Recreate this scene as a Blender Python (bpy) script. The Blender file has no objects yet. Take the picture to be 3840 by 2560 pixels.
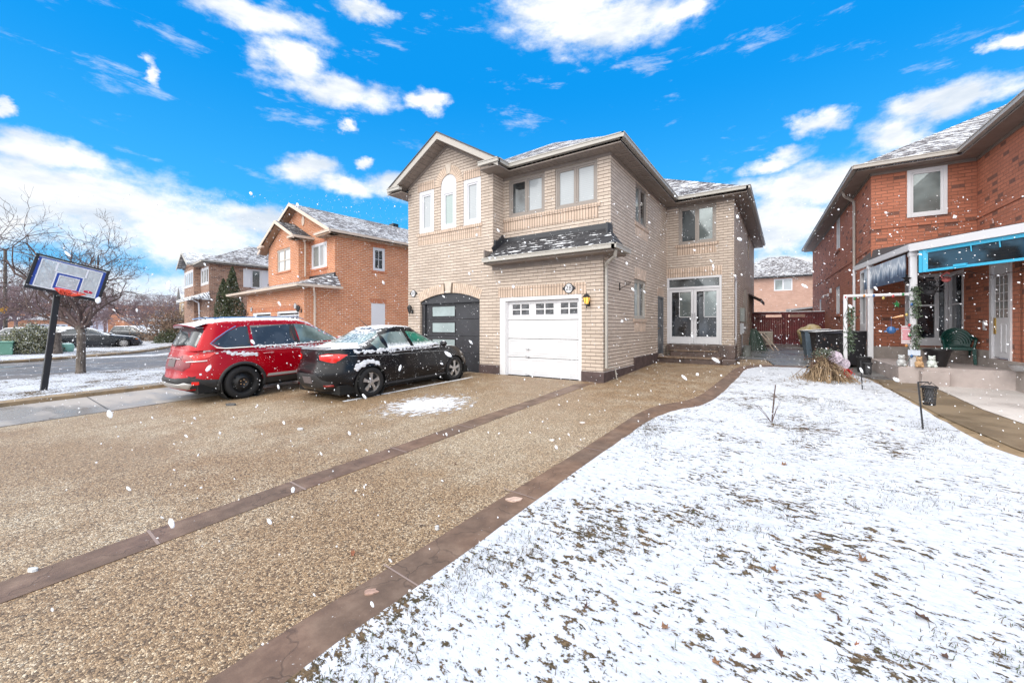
import bpy, bmesh, math, random
from math import sin, cos, pi, radians, sqrt, atan2, hypot
from mathutils import Vector, Matrix, noise
from mathutils.geometry import delaunay_2d_cdt, tessellate_polygon
S = bpy.context.scene
C = S.collection
random.seed(7)
V = Vector

# ------------------------------------------------------------------ node helpers
class NT:
    def __init__(s, tree):
        s.t = tree; s.n = tree.nodes; s.l = tree.links
    def new(s, typ, **kw):
        n = s.n.new(typ)
        for k, v in kw.items():
            if k.startswith('i_'):
                key = k[2:]; key = int(key) if key.isdigit() else key.replace('_', ' ')
                s.set(n.inputs[key], v)
            else: setattr(n, k, v)
        return n
    def set(s, inp, v):
        if isinstance(v, bpy.types.NodeSocket): s.l.new(v, inp)
        else:
            if isinstance(v, (tuple, list)) and len(v) == 3 and inp.type == 'RGBA': v = (*v, 1)
            inp.default_value = v
    def math(s, op, a, b=0.0, c=0.0, clamp=False):
        n = s.n.new('ShaderNodeMath'); n.operation = op; n.use_clamp = clamp
        for i, v in enumerate((a, b, c)): s.set(n.inputs[i], v)
        return n.outputs[0]
    def vmath(s, op, a, b=(0, 0, 0)):
        n = s.n.new('ShaderNodeVectorMath'); n.operation = op
        s.set(n.inputs[0], a)
        if op == 'SCALE': s.set(n.inputs['Scale'], b)
        else: s.set(n.inputs[1], b)
        return n.outputs[0]
    def mix(s, f, a, b, typ='RGBA', blend='MIX'):
        n = s.n.new('ShaderNodeMix'); n.data_type = typ
        if typ == 'RGBA': n.blend_type = blend; ia, ib = n.inputs[6], n.inputs[7]; o = n.outputs[2]
        else: ia, ib = n.inputs[2], n.inputs[3]; o = n.outputs[0]
        s.set(n.inputs[0], f); s.set(ia, a); s.set(ib, b)
        return o
    def noise(s, vec, scale, detail=3, rough=.55, out=0, dist=0):
        n = s.n.new('ShaderNodeTexNoise'); n.inputs['Scale'].default_value = scale
        n.inputs['Detail'].default_value = detail; n.inputs['Roughness'].default_value = rough
        n.inputs['Distortion'].default_value = dist
        if vec is not None: s.l.new(vec, n.inputs['Vector'])
        return n.outputs[out]
    def smooth(s, v, a, b, lo=0.0, hi=1.0):
        n = s.n.new('ShaderNodeMapRange'); n.interpolation_type = 'SMOOTHSTEP'
        s.set(n.inputs[0], v); s.set(n.inputs[1], a); s.set(n.inputs[2], b)
        n.inputs[3].default_value = lo; n.inputs[4].default_value = hi
        return n.outputs[0]
    def ramp(s, v, stops, interp='LINEAR'):
        n = s.n.new('ShaderNodeValToRGB'); n.color_ramp.interpolation = interp
        e = n.color_ramp.elements
        while len(e) < len(stops): e.new(.5)
        for i, (p, c) in enumerate(stops): e[i].position = p; e[i].color = (*c, 1)
        s.set(n.inputs[0], v)
        return n.outputs[0]
    def uv(s): return s.n.new('ShaderNodeUVMap').outputs[0]
    def obj(s): return s.n.new('ShaderNodeTexCoord').outputs['Object']
    def pos(s): return s.n.new('ShaderNodeNewGeometry').outputs['Position']
    def nz(s):
        x = s.n.new('ShaderNodeSeparateXYZ'); s.l.new(s.n.new('ShaderNodeNewGeometry').outputs['Normal'], x.inputs[0])
        return x.outputs[2]
    def xyz(s, v):
        x = s.n.new('ShaderNodeSeparateXYZ'); s.l.new(v, x.inputs[0]); return x.outputs
    def comb(s, x, y, z=0.0):
        n = s.n.new('ShaderNodeCombineXYZ')
        for i, v in enumerate((x, y, z)): s.set(n.inputs[i], v)
        return n.outputs[0]
    def bump(s, h, strength=.3, dist=.01, normal=None):
        n = s.n.new('ShaderNodeBump'); n.inputs['Strength'].default_value = strength; n.inputs['Distance'].default_value = dist
        s.l.new(h, n.inputs['Height'])
        if normal is not None: s.l.new(normal, n.inputs['Normal'])
        return n.outputs[0]

def newmat(name):
    m = bpy.data.materials.new(name); m.use_nodes = True
    t = NT(m.node_tree); b = m.node_tree.nodes['Principled BSDF']
    return m, t, b

def snowmix(t, b, col, rough, up=(.35, .75), amt=1.0, scale=9.0, extra=None):
    """lay patchy snow on upward faces"""
    nz = t.nz(); n = t.noise(t.obj(), scale, 5, .7)
    k = t.smooth(t.math('ADD', nz, t.math('MULTIPLY', t.math('SUBTRACT', n, .5), 1.1)), up[0], up[1])
    k = t.math('MULTIPLY', k, amt)
    if extra is not None: k = t.math('MAXIMUM', k, extra)
    t.set(b.inputs['Base Color'], t.mix(k, col, (.82, .84, .87)))
    t.set(b.inputs['Roughness'], t.mix(k, rough, .9, 'FLOAT'))
    return k

def M(name, col, rough=.6, metal=0., spec=.5, coat=0., nz=None, bump=None, snow=None, emit=None, alpha=None):
    m, t, b = newmat(name)
    c = (*col, 1)
    if nz:
        n = t.noise(t.obj(), nz[0], 4, .6)
        c = t.mix(t.smooth(n, .3, .7), tuple(v * (1 - nz[1]) for v in col), tuple(min(1, v * (1 + nz[1])) for v in col))
    if snow: k = snowmix(t, b, c, rough, **snow)
    else:
        t.set(b.inputs['Base Color'], c); b.inputs['Roughness'].default_value = rough
    b.inputs['Metallic'].default_value = metal
    b.inputs['Specular IOR Level'].default_value = spec
    b.inputs['Coat Weight'].default_value = coat; b.inputs['Coat Roughness'].default_value = .04
    if bump: t.set(b.inputs['Normal'], t.bump(t.noise(t.obj(), bump[0], 4, .6), bump[1], .01))
    if emit: b.inputs['Emission Color'].default_value = (*emit[0], 1); b.inputs['Emission Strength'].default_value = emit[1]
    if alpha is not None: b.inputs['Alpha'].default_value = alpha
    return m

def brick(name, c1, c2, mortar, w=.257, h=.0905, ms=.0065, rot=False, bumps=.9, big=None, cdark=None, bed_shade=None):
    m, t, b = newmat(name)
    u = t.uv()
    if rot:
        x = t.xyz(u); u = t.comb(x[1], x[0])
    bt = t.new('ShaderNodeTexBrick', offset=0. if rot else .5)
    t.set(bt.inputs['Vector'], u)
    for k, v in (('Color1', c1), ('Color2', c2), ('Mortar', mortar)): t.set(bt.inputs[k], v)
    bt.inputs['Scale'].default_value = 1; bt.inputs['Brick Width'].default_value = w; bt.inputs['Row Height'].default_value = h
    bt.inputs['Mortar Size'].default_value = ms; bt.inputs['Mortar Smooth'].default_value = .15; bt.inputs['Bias'].default_value = -.1
    n1 = t.noise(u, 1.3, 3); n2 = t.noise(u, 45, 4, .7)
    c = t.mix(t.smooth(n1, .3, .75), bt.outputs[0], t.vmath('MULTIPLY', bt.outputs[0], (.86, .85, .84)))
    if cdark:   # occasional burnt bricks: white noise per brick cell
        x = t.xyz(u); row = t.math('FLOOR', t.math('DIVIDE', x[1], h))
        colx = t.math('FLOOR', t.math('ADD', t.math('DIVIDE', x[0], w), t.math('MULTIPLY', t.math('MODULO', row, 2.), .5)))
        wn = t.new('ShaderNodeTexWhiteNoise', noise_dimensions='2D'); t.set(wn.inputs['Vector'], t.comb(colx, row))
        k = t.math('MULTIPLY', t.math('GREATER_THAN', wn.outputs[0], cdark[1]), t.math('SUBTRACT', 1., bt.outputs['Fac']))
        c = t.mix(t.math('MULTIPLY', k, .8), c, cdark[0])
    c = t.mix(t.math('MULTIPLY', t.smooth(n2, .35, .75), .35), c, t.vmath('SCALE', c, 1.18))
    if bed_shade:  # dark horizontal joint lines: mortar tone with the joint shadow painted in
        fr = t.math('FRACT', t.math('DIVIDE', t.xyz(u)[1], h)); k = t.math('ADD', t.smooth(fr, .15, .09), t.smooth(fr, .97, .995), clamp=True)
        c = t.mix(k, c, bed_shade)
    t.set(b.inputs['Base Color'], c); b.inputs['Roughness'].default_value = .88
    hgt = t.math('ADD', t.math('MULTIPLY', t.math('SUBTRACT', 1., bt.outputs['Fac']), 1.), t.math('MULTIPLY', n2, .25))
    t.set(b.inputs['Normal'], t.bump(hgt, bumps, .012))
    return m

def shingle(name, dark, light, snow=.5):
    m, t, b = newmat(name)
    u = t.uv(); x = t.xyz(u)
    bt = t.new('ShaderNodeTexBrick', offset=.5); t.set(bt.inputs['Vector'], u)
    for k, v in (('Color1', dark), ('Color2', light), ('Mortar', (.02, .02, .022))): t.set(bt.inputs[k], v)
    bt.inputs['Scale'].default_value = 1; bt.inputs['Brick Width'].default_value = .3; bt.inputs['Row Height'].default_value = .145
    bt.inputs['Mortar Size'].default_value = .008
    nn = t.noise(t.comb(t.math('MULTIPLY', x[0], 3.2), t.math('MULTIPLY', x[1], 6.9)), 1., 4, .7)
    n2 = t.noise(u, .55, 3)
    fr = t.math('FRACT', t.math('DIVIDE', x[1], .145))
    k = t.math('ADD', nn, t.math('MULTIPLY', t.math('SUBTRACT', .5, fr), .25))
    k = t.math('ADD', k, t.math('MULTIPLY', t.math('SUBTRACT', n2, .5), .35))
    k = t.smooth(k, .62 - snow * .25, .70 - snow * .25)
    t.set(b.inputs['Base Color'], t.mix(k, bt.outputs[0], (.80, .82, .85))); b.inputs['Roughness'].default_value = .9
    hgt = t.math('ADD', t.math('MULTIPLY', fr, -.6), t.math('MULTIPLY', k, .7))
    t.set(b.inputs['Normal'], t.bump(hgt, .6, .02))
    return m

# ------------------------------------------------------------------ mesh builder
class MB:
    def __init__(s): s.v = []; s.f = []; s.m = []; s.uv = {}
    def add(s, vs, fs, mi=0, uvs=None):
        o = len(s.v); s.v += [tuple(v) for v in vs]
        for i, f in enumerate(fs):
            s.f.append(tuple(o + k for k in f)); s.m.append(mi)
            if uvs: s.uv[len(s.f) - 1] = uvs[i]
    def box(s, x0, x1, y0, y1, z0, z1, mi=0):
        vs = [(x, y, z) for z in (z0, z1) for y in (y0, y1) for x in (x0, x1)]
        s.add(vs, [(0, 2, 3, 1), (4, 5, 7, 6), (0, 1, 5, 4), (2, 6, 7, 3), (0, 4, 6, 2), (1, 3, 7, 5)], mi)
    def pbox(s, pl, a0, a1, z0, z1, d0, d1, mi=0):
        vs = [pl(a, z, d) for d in (d0, d1) for z in (z0, z1) for a in (a0, a1)]
        s.add(vs, [(0, 2, 3, 1), (4, 5, 7, 6), (0, 1, 5, 4), (2, 6, 7, 3), (0, 4, 6, 2), (1, 3, 7, 5)], mi)
    def bar(s, p, q, w, h=None, mi=0, up=(0, 0, 1)):
        p, q = V(p), V(q); h = h or w; d = (q - p).normalized(); u = V(up)
        if abs(d.dot(u)) > .95: u = V((1, 0, 0))
        a = d.cross(u).normalized() * w / 2; b = a.cross(d).normalized() * h / 2
        vs = [e + i * a + j * b for e in (p, q) for j in (-1, 1) for i in (-1, 1)]
        s.add(vs, [(0, 2, 3, 1), (4, 5, 7, 6), (0, 1, 5, 4), (2, 6, 7, 3), (0, 4, 6, 2), (1, 3, 7, 5)], mi)
    def tube(s, pts, rs, n=8, mi=0, cap=True):
        pts = [V(p) for p in pts]
        if not isinstance(rs, (list, tuple)): rs = [rs] * len(pts)
        o = len(s.v); pu = None
        for i, p in enumerate(pts):
            d = (pts[min(i + 1, len(pts) - 1)] - pts[max(i - 1, 0)])
            d = d.normalized() if d.length > 1e-9 else V((0, 0, 1))
            if pu is None: pu = d.orthogonal().normalized()
            u = (pu - d * pu.dot(d)); u = u.normalized() if u.length > 1e-6 else d.orthogonal().normalized(); pu = u
            w = d.cross(u)
            for k in range(n):
                a = 2 * pi * k / n; s.v.append(tuple(p + (u * cos(a) + w * sin(a)) * rs[i]))
        for i in range(len(pts) - 1):
            for k in range(n):
                a, b = o + i * n + k, o + i * n + (k + 1) % n
                s.f.append((a, b, b + n, a + n)); s.m.append(mi)
        if cap:
            s.f.append(tuple(o + k for k in range(n))[::-1]); s.m.append(mi)
            s.f.append(tuple(o + (len(pts) - 1) * n + k for k in range(n))); s.m.append(mi)
    def lathe(s, prof, n=20, c=(0, 0, 0), ax='z', mi=0, sq=0, cap=True):
        """prof: (r, h)"""
        vs = []
        for r, h in prof:
            for k in range(n):
                a = 2 * pi * k / n; ca, sa = cos(a), sin(a)
                if sq:
                    q = (abs(ca) ** sq + abs(sa) ** sq) ** (-1 / sq); ca *= q; sa *= q
                x, y = r * ca, r * sa
                p = {'z': (x, y, h), 'x': (h, x, y), 'y': (x, h, y)}[ax]
                vs.append((p[0] + c[0], p[1] + c[1], p[2] + c[2]))
        fs = []
        for i in range(len(prof) - 1):
            for k in range(n):
                a, b = i * n + k, i * n + (k + 1) % n; fs.append((a, b, b + n, a + n))
        if cap and prof[0][0] > 1e-4: fs.append(tuple(range(n))[::-1])
        if cap and prof[-1][0] > 1e-4: fs.append(tuple((len(prof) - 1) * n + k for k in range(n)))
        s.add(vs, fs, mi)
    def ball(s, c, r, n=8, mi=0, sx=1, sy=1, sz=1, jit=0):
        vs = []; fs = []; m = max(4, n * 2 // 3)
        for i in range(m + 1):
            th = pi * i / m
            for k in range(n):
                a = 2 * pi * k / n; j = 1 + random.uniform(-jit, jit)
                vs.append((c[0] + r * sx * sin(th) * cos(a) * j, c[1] + r * sy * sin(th) * sin(a) * j, c[2] + r * sz * cos(th) * j))
        for i in range(m):
            for k in range(n):
                a, b = i * n + k, i * n + (k + 1) % n; fs.append((a, a + n, b + n, b))
        s.add(vs, fs, mi)
    def prism(s, pts, pl, d0, d1, mi=0):
        """2-D outline extruded between two offsets of plane function pl(a,z,d)"""
        n = len(pts); tri = tessellate_polygon([[V((a, z, 0)) for a, z in pts]])
        s.add([pl(a, z, d0) for a, z in pts] + [pl(a, z, d1) for a, z in pts],
              [tuple(t) for t in tri] + [tuple(n + k for k in t)[::-1] for t in tri] + [(i, (i + 1) % n, n + (i + 1) % n, n + i) for i in range(n)], mi)
    def wall(s, pl, outline, holes=(), reveal=.1, mi=0, mr=None):
        loops = [outline] + list(holes)
        tri = tessellate_polygon([[V((a, z, 0)) for a, z in l] for l in loops])
        flat = [p for l in loops for p in l]
        s.add([pl(a, z, 0) for a, z in flat], [tuple(t) for t in tri], mi)
        for l in holes:
            n = len(l)
            s.add([pl(a, z, 0) for a, z in l] + [pl(a, z, -reveal) for a, z in l], [(i, (i + 1) % n, n + (i + 1) % n, n + i) for i in range(n)], mi if mr is None else mr)
    def build(s, name, mats, parent=None, smooth=False, bevel=0, label=None, recalc=True, merge=0, ang=40):
        me = bpy.data.meshes.new(name)
        me.from_pydata(s.v, [], s.f)
        uvl = me.uv_layers.new(name='UVMap')
        cr = V((0, 0, 1))
        mats = mats if isinstance(mats, (list, tuple)) else [mats]
        for m in mats: me.materials.append(m)
        buf = [0.0] * (2 * len(me.loops)); co = s.v
        for p in me.polygons:
            p.material_index = s.m[p.index]; p.use_smooth = smooth
            if p.index in s.uv:
                for k, li in enumerate(p.loop_indices): buf[2 * li], buf[2 * li + 1] = s.uv[p.index][k]
                continue
            n = p.normal
            if abs(n.z) > .97: t = V((1, 0, 0)); b = V((0, 1, 0))
            else:
                t = cr.cross(n).normalized(); b = n.cross(t)
                if n.z < -.01: b = -b
                if b.z < 0: b = -b
                if abs(t.x) > abs(t.y):
                    if t.x < 0: t = -t
                elif t.y < 0: t = -t
            for li, vi in zip(p.loop_indices, p.vertices):
                q = co[vi]; buf[2 * li] = q[0] * t[0] + q[1] * t[1] + q[2] * t[2]; buf[2 * li + 1] = q[0] * b[0] + q[1] * b[1] + q[2] * b[2]
        uvl.data.foreach_set('uv', buf)
        if recalc or merge:
            bm = bmesh.new(); bm.from_mesh(me)
            if merge: bmesh.ops.remove_doubles(bm, verts=bm.verts, dist=merge)
            if recalc: bmesh.ops.recalc_face_normals(bm, faces=bm.faces)
            bm.to_mesh(me); bm.free()
        me.update()
        o = bpy.data.objects.new(name, me); C.objects.link(o)
        if parent is not None: o.parent = parent
        if bevel:
            md = o.modifiers.new('bevel', 'BEVEL'); md.width = bevel; md.segments = 2; md.limit_method = 'ANGLE'; md.angle_limit = radians(40)
        if smooth and ang:
            try: me.set_sharp_from_angle(angle=radians(ang))
            except Exception: pass
        if label: o['label'] = label
        return o

def F(c): return lambda a, z, d=0: (a, c - d, z)          # faces -Y
def Rt(c): return lambda a, z, d=0: (c + d, a, z)         # faces +X
def Lf(c): return lambda a, z, d=0: (c - d, a, z)         # faces -X

def thing(name, label, cat, loc=(0, 0, 0), rz=0, group=None, rot=None):
    o = bpy.data.objects.new(name, None); C.objects.link(o); o.empty_display_size = .2
    o.location = loc; o.rotation_euler = rot if rot else (0, 0, rz)
    return tag(o, label, cat, group)
def tag(o, label, cat, group=None, kind=None):
    if label: o['label'] = label
    if cat: o['category'] = cat
    if group: o['group'] = group
    if kind: o['kind'] = kind
    return o
def dup(src, loc, rz=0, label=None, rot=None, scale=None):
    r = src.copy(); C.objects.link(r); r.location = loc; r.rotation_euler = rot if rot else (0, 0, rz)
    if scale: r.scale = scale
    if label: r['label'] = label
    for ch in [k for k in bpy.data.objects if k.parent == src]:
        c = ch.copy(); C.objects.link(c); c.parent = r
        for g in [k for k in bpy.data.objects if k.parent == ch]:
            d = g.copy(); C.objects.link(d); d.parent = c
    return r
def txt(mb, s, size, pl, a, z, d, mi=0, ext=.004):
    cu = bpy.data.curves.new('t', 'FONT'); cu.body = s; cu.size = size; cu.align_x = 'CENTER'; cu.align_y = 'CENTER'; cu.resolution_u = 3
    o = bpy.data.objects.new('t', cu); C.objects.link(o)
    dg = bpy.context.evaluated_depsgraph_get(); me = bpy.data.meshes.new_from_object(o.evaluated_get(dg))
    mb.add([pl(a + v.co.x, z + v.co.y, d) for v in me.vertices], [tuple(p.vertices) for p in me.polygons], mi)
    bpy.data.objects.remove(o); bpy.data.curves.remove(cu); bpy.data.meshes.remove(me)

def sm(v, a, b):
    k = min(1, max(0, (v - a) / (b - a))); return k * k * (3 - 2 * k)
def zg(x, y):
    yy = min(30, max(-12, y)); base = .031 * (yy - 9.31)
    left = -.30 + sm(y, 7, 14) * .25
    k = sm(-x, 13.2, 17.5)
    left += .17 * sm(-x, 30, 34)
    z = base * (1 - k) + left * k
    return z
def grid_poly(poly, step, holes=()):
    xs = [p[0] for p in poly]; ys = [p[1] for p in poly]
    pts = [V(p) for p in poly]; n = len(poly); edges = [(i, (i + 1) % n) for i in range(n)]
    def inside(x, y):
        c = False
        for i in range(n):
            x1, y1 = poly[i]; x2, y2 = poly[(i + 1) % n]
            if (y1 > y) != (y2 > y) and x < (x2 - x1) * (y - y1) / (y2 - y1) + x1: c = not c
        return c
    x = min(xs) + step / 2; 
    while x < max(xs):
        y = min(ys) + step / 2
        while y < max(ys):
            if inside(x, y): pts.append(V((x + step * .13 * sin(y * 37), y + step * .11 * sin(x * 41))))
            y += step
        x += step
    r = delaunay_2d_cdt(pts, edges, [list(range(n))], 1, 1e-5)
    return [(p.x, p.y) for p in r[0]], [tuple(f) for f in r[2]]
def sheet(name, poly, mat, dz, step=.6, zf=None, label=None, kind='structure', cat=None, smooth=True, thick=0):
    pts, fs = grid_poly(poly, step); zf = zf or zg
    mb = MB(); uvs = [[pts[k] for k in f] for f in fs]
    mb.add([(x, y, zf(x, y) + dz) for x, y in pts], fs, 0, uvs)
    if thick:
        n = len(poly); q = [(x, y, zf(x, y) + dz) for x, y in poly]; q2 = [(x, y, z - thick) for x, y, z in q]
        mb.add(q + q2, [(i, (i + 1) % n, n + (i + 1) % n, n + i) for i in range(n)])
    o = mb.build(name, mat, smooth=smooth, recalc=False)
    for p in o.data.polygons:
        if p.normal.z < 0: p.flip()
    tag(o, label, cat, None, kind)
    return o
# ------------------------------------------------------------------ camera, world, light
cam = bpy.data.objects.new('camera', bpy.data.cameras.new('camera')); C.objects.link(cam); S.camera = cam
cam.location = (0, 0, 1.35); cam.rotation_euler = (pi / 2, 0, radians(34.21))
cam.data.sensor_width = 36; cam.data.lens = 1510.6 / 3840 * 36; cam.data.shift_y = -54 / 3840
cam.data.clip_end = 3000; cam.data.clip_start = .05
S.view_settings.view_transform = 'Standard'; S.view_settings.look = 'None'; S.view_settings.exposure = 0.62; S.view_settings.gamma = 1

SUN_EL, SUN_AZ = radians(42), radians(186)      # azimuth measured from +Y clockwise: high behind and right of the viewer
w = bpy.data.worlds.new('World'); S.world = w; w.use_nodes = True
t = NT(w.node_tree); bg = w.node_tree.nodes['Background']
sky = t.new('ShaderNodeTexSky', sky_type='NISHITA'); sky.sun_disc = False
sky.sun_elevation = SUN_EL; sky.sun_rotation = SUN_AZ; sky.air_density = 1.; sky.dust_density = .4; sky.ozone_density = 3.
g = t.new('ShaderNodeTexCoord').outputs['Generated']
x, y, z = t.xyz(g)
az = t.math('ARCTAN2', x, y)
el = t.math('DIVIDE', z, t.math('SQRT', t.math('ADD', t.math('MULTIPLY', x, x), t.math('ADD', t.math('MULTIPLY', y, y), 1e-5))))
wz = t.noise(t.comb(t.math('MULTIPLY', az, 7.), t.math('MULTIPLY', el, 9.), 0.), 1., 6, .62, out=1)
wx, wy, _ = t.xyz(wz)
az2 = t.math('ADD', az, t.math('MULTIPLY', t.math('SUBTRACT', wx, .5), .17))
el2 = t.math('ADD', el, t.math('MULTIPLY', t.math('SUBTRACT', wy, .5), .10))
CL = [(-66.2, .655, 5.6, .034), (-53.71, .737, 3.2, .02), (-62.6, .583, 3.4, .038), (-57.4, .535, 6.4, .032), (-46.53, .5439, 2.17, .023),
      (-26.3, .7908, 8.87, .075), (-20.81, .7251, 9.96, .058), (-10.93, .7151, 2.56, .024), (-76.93, .4688, .78, .019), (2.83, .3942, 2.06, .02), (11.71, .3942, 3.12, .023),
      (14.5, .3783, 2.15, .024), (9.81, .3503, 2.94, .031), (17.01, .4503, 1.19, .012), (-1.5, .3515, 2.96, .016), (1.1, .2841, 6.07, .043), (-.71, .2076, 5.28, .061),
      (-61.22, .3515, 3.31, .03), (-56.85, .3214, 3.87, .022), (-54.22, .3819, 1.07, .012), (-56.2, .4653, 1.3, .012), (-50.45, .3343, 3.5, .027), (-85.72, .3465, .73, .011),
      (-84.21, .2898, 4.41, .026), (-82.08, .2158, 9.06, .064), (-72.67, .1793, 8.9, .064), (-86.02, .1907, 4.39, .07), (-65.55, .2239, 4.42, .034),
      (-80.0, .0608, 10.23, .034), (1.35, .1217, 7.55, .032), (-100, .25, 9, .2), (-118, .35, 8, .12), (30, .3, 9, .08), (40, .5, 10, .1), (-45, 1.3, 20, .14), (0, 1.4, 22, .16)]
mask = None
for a0, e0, ra, re in CL:
    da = t.math('DIVIDE', t.math('SUBTRACT', az2, radians(a0)), radians(ra) * 1.15); de = t.math('DIVIDE', t.math('SUBTRACT', el2, e0), re * 1.15)
    q = t.math('SUBTRACT', 1.15, t.math('SQRT', t.math('ADD', t.math('MULTIPLY', da, da), t.math('MULTIPLY', de, de))))
    mask = q if mask is None else t.math('SMOOTH_MAX', mask, q, .25)
for_w = t.noise(t.comb(t.math('MULTIPLY', az, 6.), t.math('MULTIPLY', el, 17.), 5.), 1., 8, .66, dist=.15)
fine = t.noise(t.comb(t.math('MULTIPLY', az, 16.), t.math('MULTIPLY', el, 24.), 3.), 1., 7, .62)
cov = t.smooth(t.math('ADD', mask, t.math('MULTIPLY', t.math('SUBTRACT', fine, .5), 1.45)), -.16, .80)
cov = t.math('MAXIMUM', cov, t.math('MULTIPLY', t.smooth(for_w, .56, .74), .45))
# unseen bright overcast added behind and above the viewer to keep the light neutral
deck = t.math('MAXIMUM', t.smooth(y, .02, -.30), t.smooth(z, .74, .90))
cov = t.math('MAXIMUM', cov, deck)
shade = t.mix(t.smooth(t.noise(t.comb(t.math('MULTIPLY', az, 5.), t.math('MULTIPLY', el, 12.), 9.), 1., 5, .6), .30, .62), (.62, .70, .80), (1.0, 1.0, 1.0))
skyc = t.vmath('MULTIPLY', t.vmath('SCALE', sky.outputs[0], .10), (.10, .74, 1.28))
skyc = t.mix(.78, skyc, (.002, .245, .66))
skyc = t.mix(t.smooth(el, .60, .0), skyc, (.06, .38, .70))
lum = t.mix(deck, t.vmath('SCALE', shade, .76), (1.78, 1.76, 1.74))
hz = t.smooth(el, .16, -.02)
out = t.mix(cov, skyc, lum)
out = t.mix(t.math('MULTIPLY', hz, .8), out, (.62, .70, .80))
t.set(bg.inputs[0], out); bg.inputs[1].default_value = 1.0

sl = bpy.data.lights.new('sun', 'SUN'); sl.energy = .8; sl.angle = radians(25); sl.color = (1, .965, .91)
so = bpy.data.objects.new('sun', sl); C.objects.link(so)
sd = V((sin(SUN_AZ) * cos(SUN_EL), cos(SUN_AZ) * cos(SUN_EL), sin(SUN_EL)))
so.rotation_euler = (-sd).to_track_quat('-Z', 'Y').to_euler()

# ------------------------------------------------------------------ materials
BEIGE = dict(c1=(.565, .475, .40), c2=(.475, .395, .33), mortar=(.36, .29, .245), bed_shade=(.10, .07, .055), w=.275)
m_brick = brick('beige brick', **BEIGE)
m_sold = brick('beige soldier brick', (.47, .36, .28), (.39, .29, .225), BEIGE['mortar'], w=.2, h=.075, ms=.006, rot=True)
m_sold = brick('beige soldier brick', (.60, .465, .37), (.51, .39, .305), BEIGE['mortar'], w=.30, h=.082, ms=.006, rot=True, bed_shade=(.13, .09, .068))
m_vous = M('voussoir brick', (.55, .43, .34), .88, nz=(6, .18), bump=(60, .5))
m_mortar = M('mortar', (.13, .095, .07), .9)
m_key = M('cast keystone', (.52, .45, .38), .8, nz=(8, .1), bump=(40, .3))
m_red = brick('orange brick', (.60, .215, .095), (.47, .152, .066), (.62, .43, .30), w=.257, h=.0905, ms=.013)
m_redsold = brick('orange soldier brick', (.56, .19, .085), (.42, .13, .06), (.40, .26, .18), w=.26, h=.082, ms=.008, rot=True)
m_rbrick = brick('rust brick', (.47, .172, .102), (.38, .138, .082), (.25, .115, .078), w=.257, h=.0905, ms=.007, cdark=((.11, .06, .05), .93))
m_brown = brick('brown brick', (.36, .205, .14), (.27, .145, .10), (.40, .31, .25), ms=.009, cdark=((.13, .07, .06), .8))
m_brownsold = brick('brown soldier brick', (.34, .20, .14), (.25, .14, .10), (.36, .28, .23), w=.26, h=.082, ms=.009, rot=True)
m_pink = brick('pink brick', (.50, .31, .24), (.43, .255, .195), (.44, .33, .28), ms=.007)
m_yel = brick('pale brick', (.45, .33, .2), (.38, .27, .16), (.4, .32, .24))
m_found = M('painted foundation', (.075, .05, .048), .75, nz=(5, .25), bump=(30, .3), snow=dict(up=(.8, 1.1), amt=.6))
m_conc = M('concrete', (.33, .29, .265), .8, nz=(3, .12), bump=(30, .25))
m_sh_main = shingle('shingle main', (.045, .04, .045), (.105, .09, .095), .31)
m_sh_dark = shingle('shingle dark', (.018, .018, .022), (.04, .04, .045), .06)
m_sh_grey = shingle('shingle grey', (.09, .08, .085), (.16, .145, .145), .31)
m_sh_light = shingle('shingle frosted', (.12, .115, .12), (.22, .21, .21), .62)
m_alu = M('painted aluminium', (.40, .38, .345), .5, nz=(2, .05))
m_sof = M('soffit', (.215, .178, .155), .6, nz=(3, .1))
m_fas = M('fascia', (.40, .37, .335), .55)
m_fasc = M('cream fascia', (.60, .49, .40), .55)
m_white = M('white paint', (.62, .62, .645), .45)
m_whited = M('white door paint', (.66, .66, .68), .5, nz=(1.5, .03))
m_frame = M('taupe window frame', (.27, .235, .21), .5)
m_black = M('black paint', (.012, .012, .014), .4)
m_char = M('charcoal door', (.030, .031, .037), .42, nz=(3, .15))
m_flash = M('flashing', (.03, .032, .038), .35)
m_greyd = M('grey door', (.11, .115, .125), .4)
m_gold = M('brass', (.6, .4, .1), .3, metal=1)
m_green = M('green plastic', (.0, .052, .042), .32, nz=(4, .15))
m_steel = M('galvanised', (.45, .46, .48), .35, metal=.8)

def glassmat(name, base, metal=.35, rough=.06, pat=None, amt=.5):
    m, t, b = newmat(name)
    c = (*base, 1)
    if pat:
        n = t.noise(t.vmath('MULTIPLY', t.obj(), pat), 1., 3, .5)
        c = t.mix(t.smooth(n, .42, .6), tuple(v * (1 - amt) for v in base), tuple(min(1, v * (1 + amt)) for v in base))
    t.set(b.inputs['Base Color'], c); b.inputs['Metallic'].default_value = metal; b.inputs['Roughness'].default_value = rough
    b.inputs['Specular IOR Level'].default_value = .6; b.inputs['Coat Weight'].default_value = .6
    return m
def blinds(name, base):
    m, t, b = newmat(name)
    x = t.xyz(t.obj()); f = t.math('FRACT', t.math('DIVIDE', x[2], .05))
    n = t.noise(t.obj(), 1.2, 3)
    c = t.mix(t.smooth(f, .0, .35), tuple(v * .82 for v in base), base)
    c = t.mix(t.math('MULTIPLY', t.smooth(n, .35, .65), .25), c, tuple(v * .7 for v in base))
    t.set(b.inputs['Base Color'], c); b.inputs['Roughness'].default_value = .3; b.inputs['Coat Weight'].default_value = 1.; b.inputs['Coat Roughness'].default_value = .02
    return m
g_blind = blinds('glass over white blind', (.36, .39, .41))
g_green = blinds('greenish glass over blind', (.30, .38, .37))
g_dark = glassmat('dark glass', (.075, .085, .09), .25, .04, ((1.2, 1.2, .9)), .6)
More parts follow.
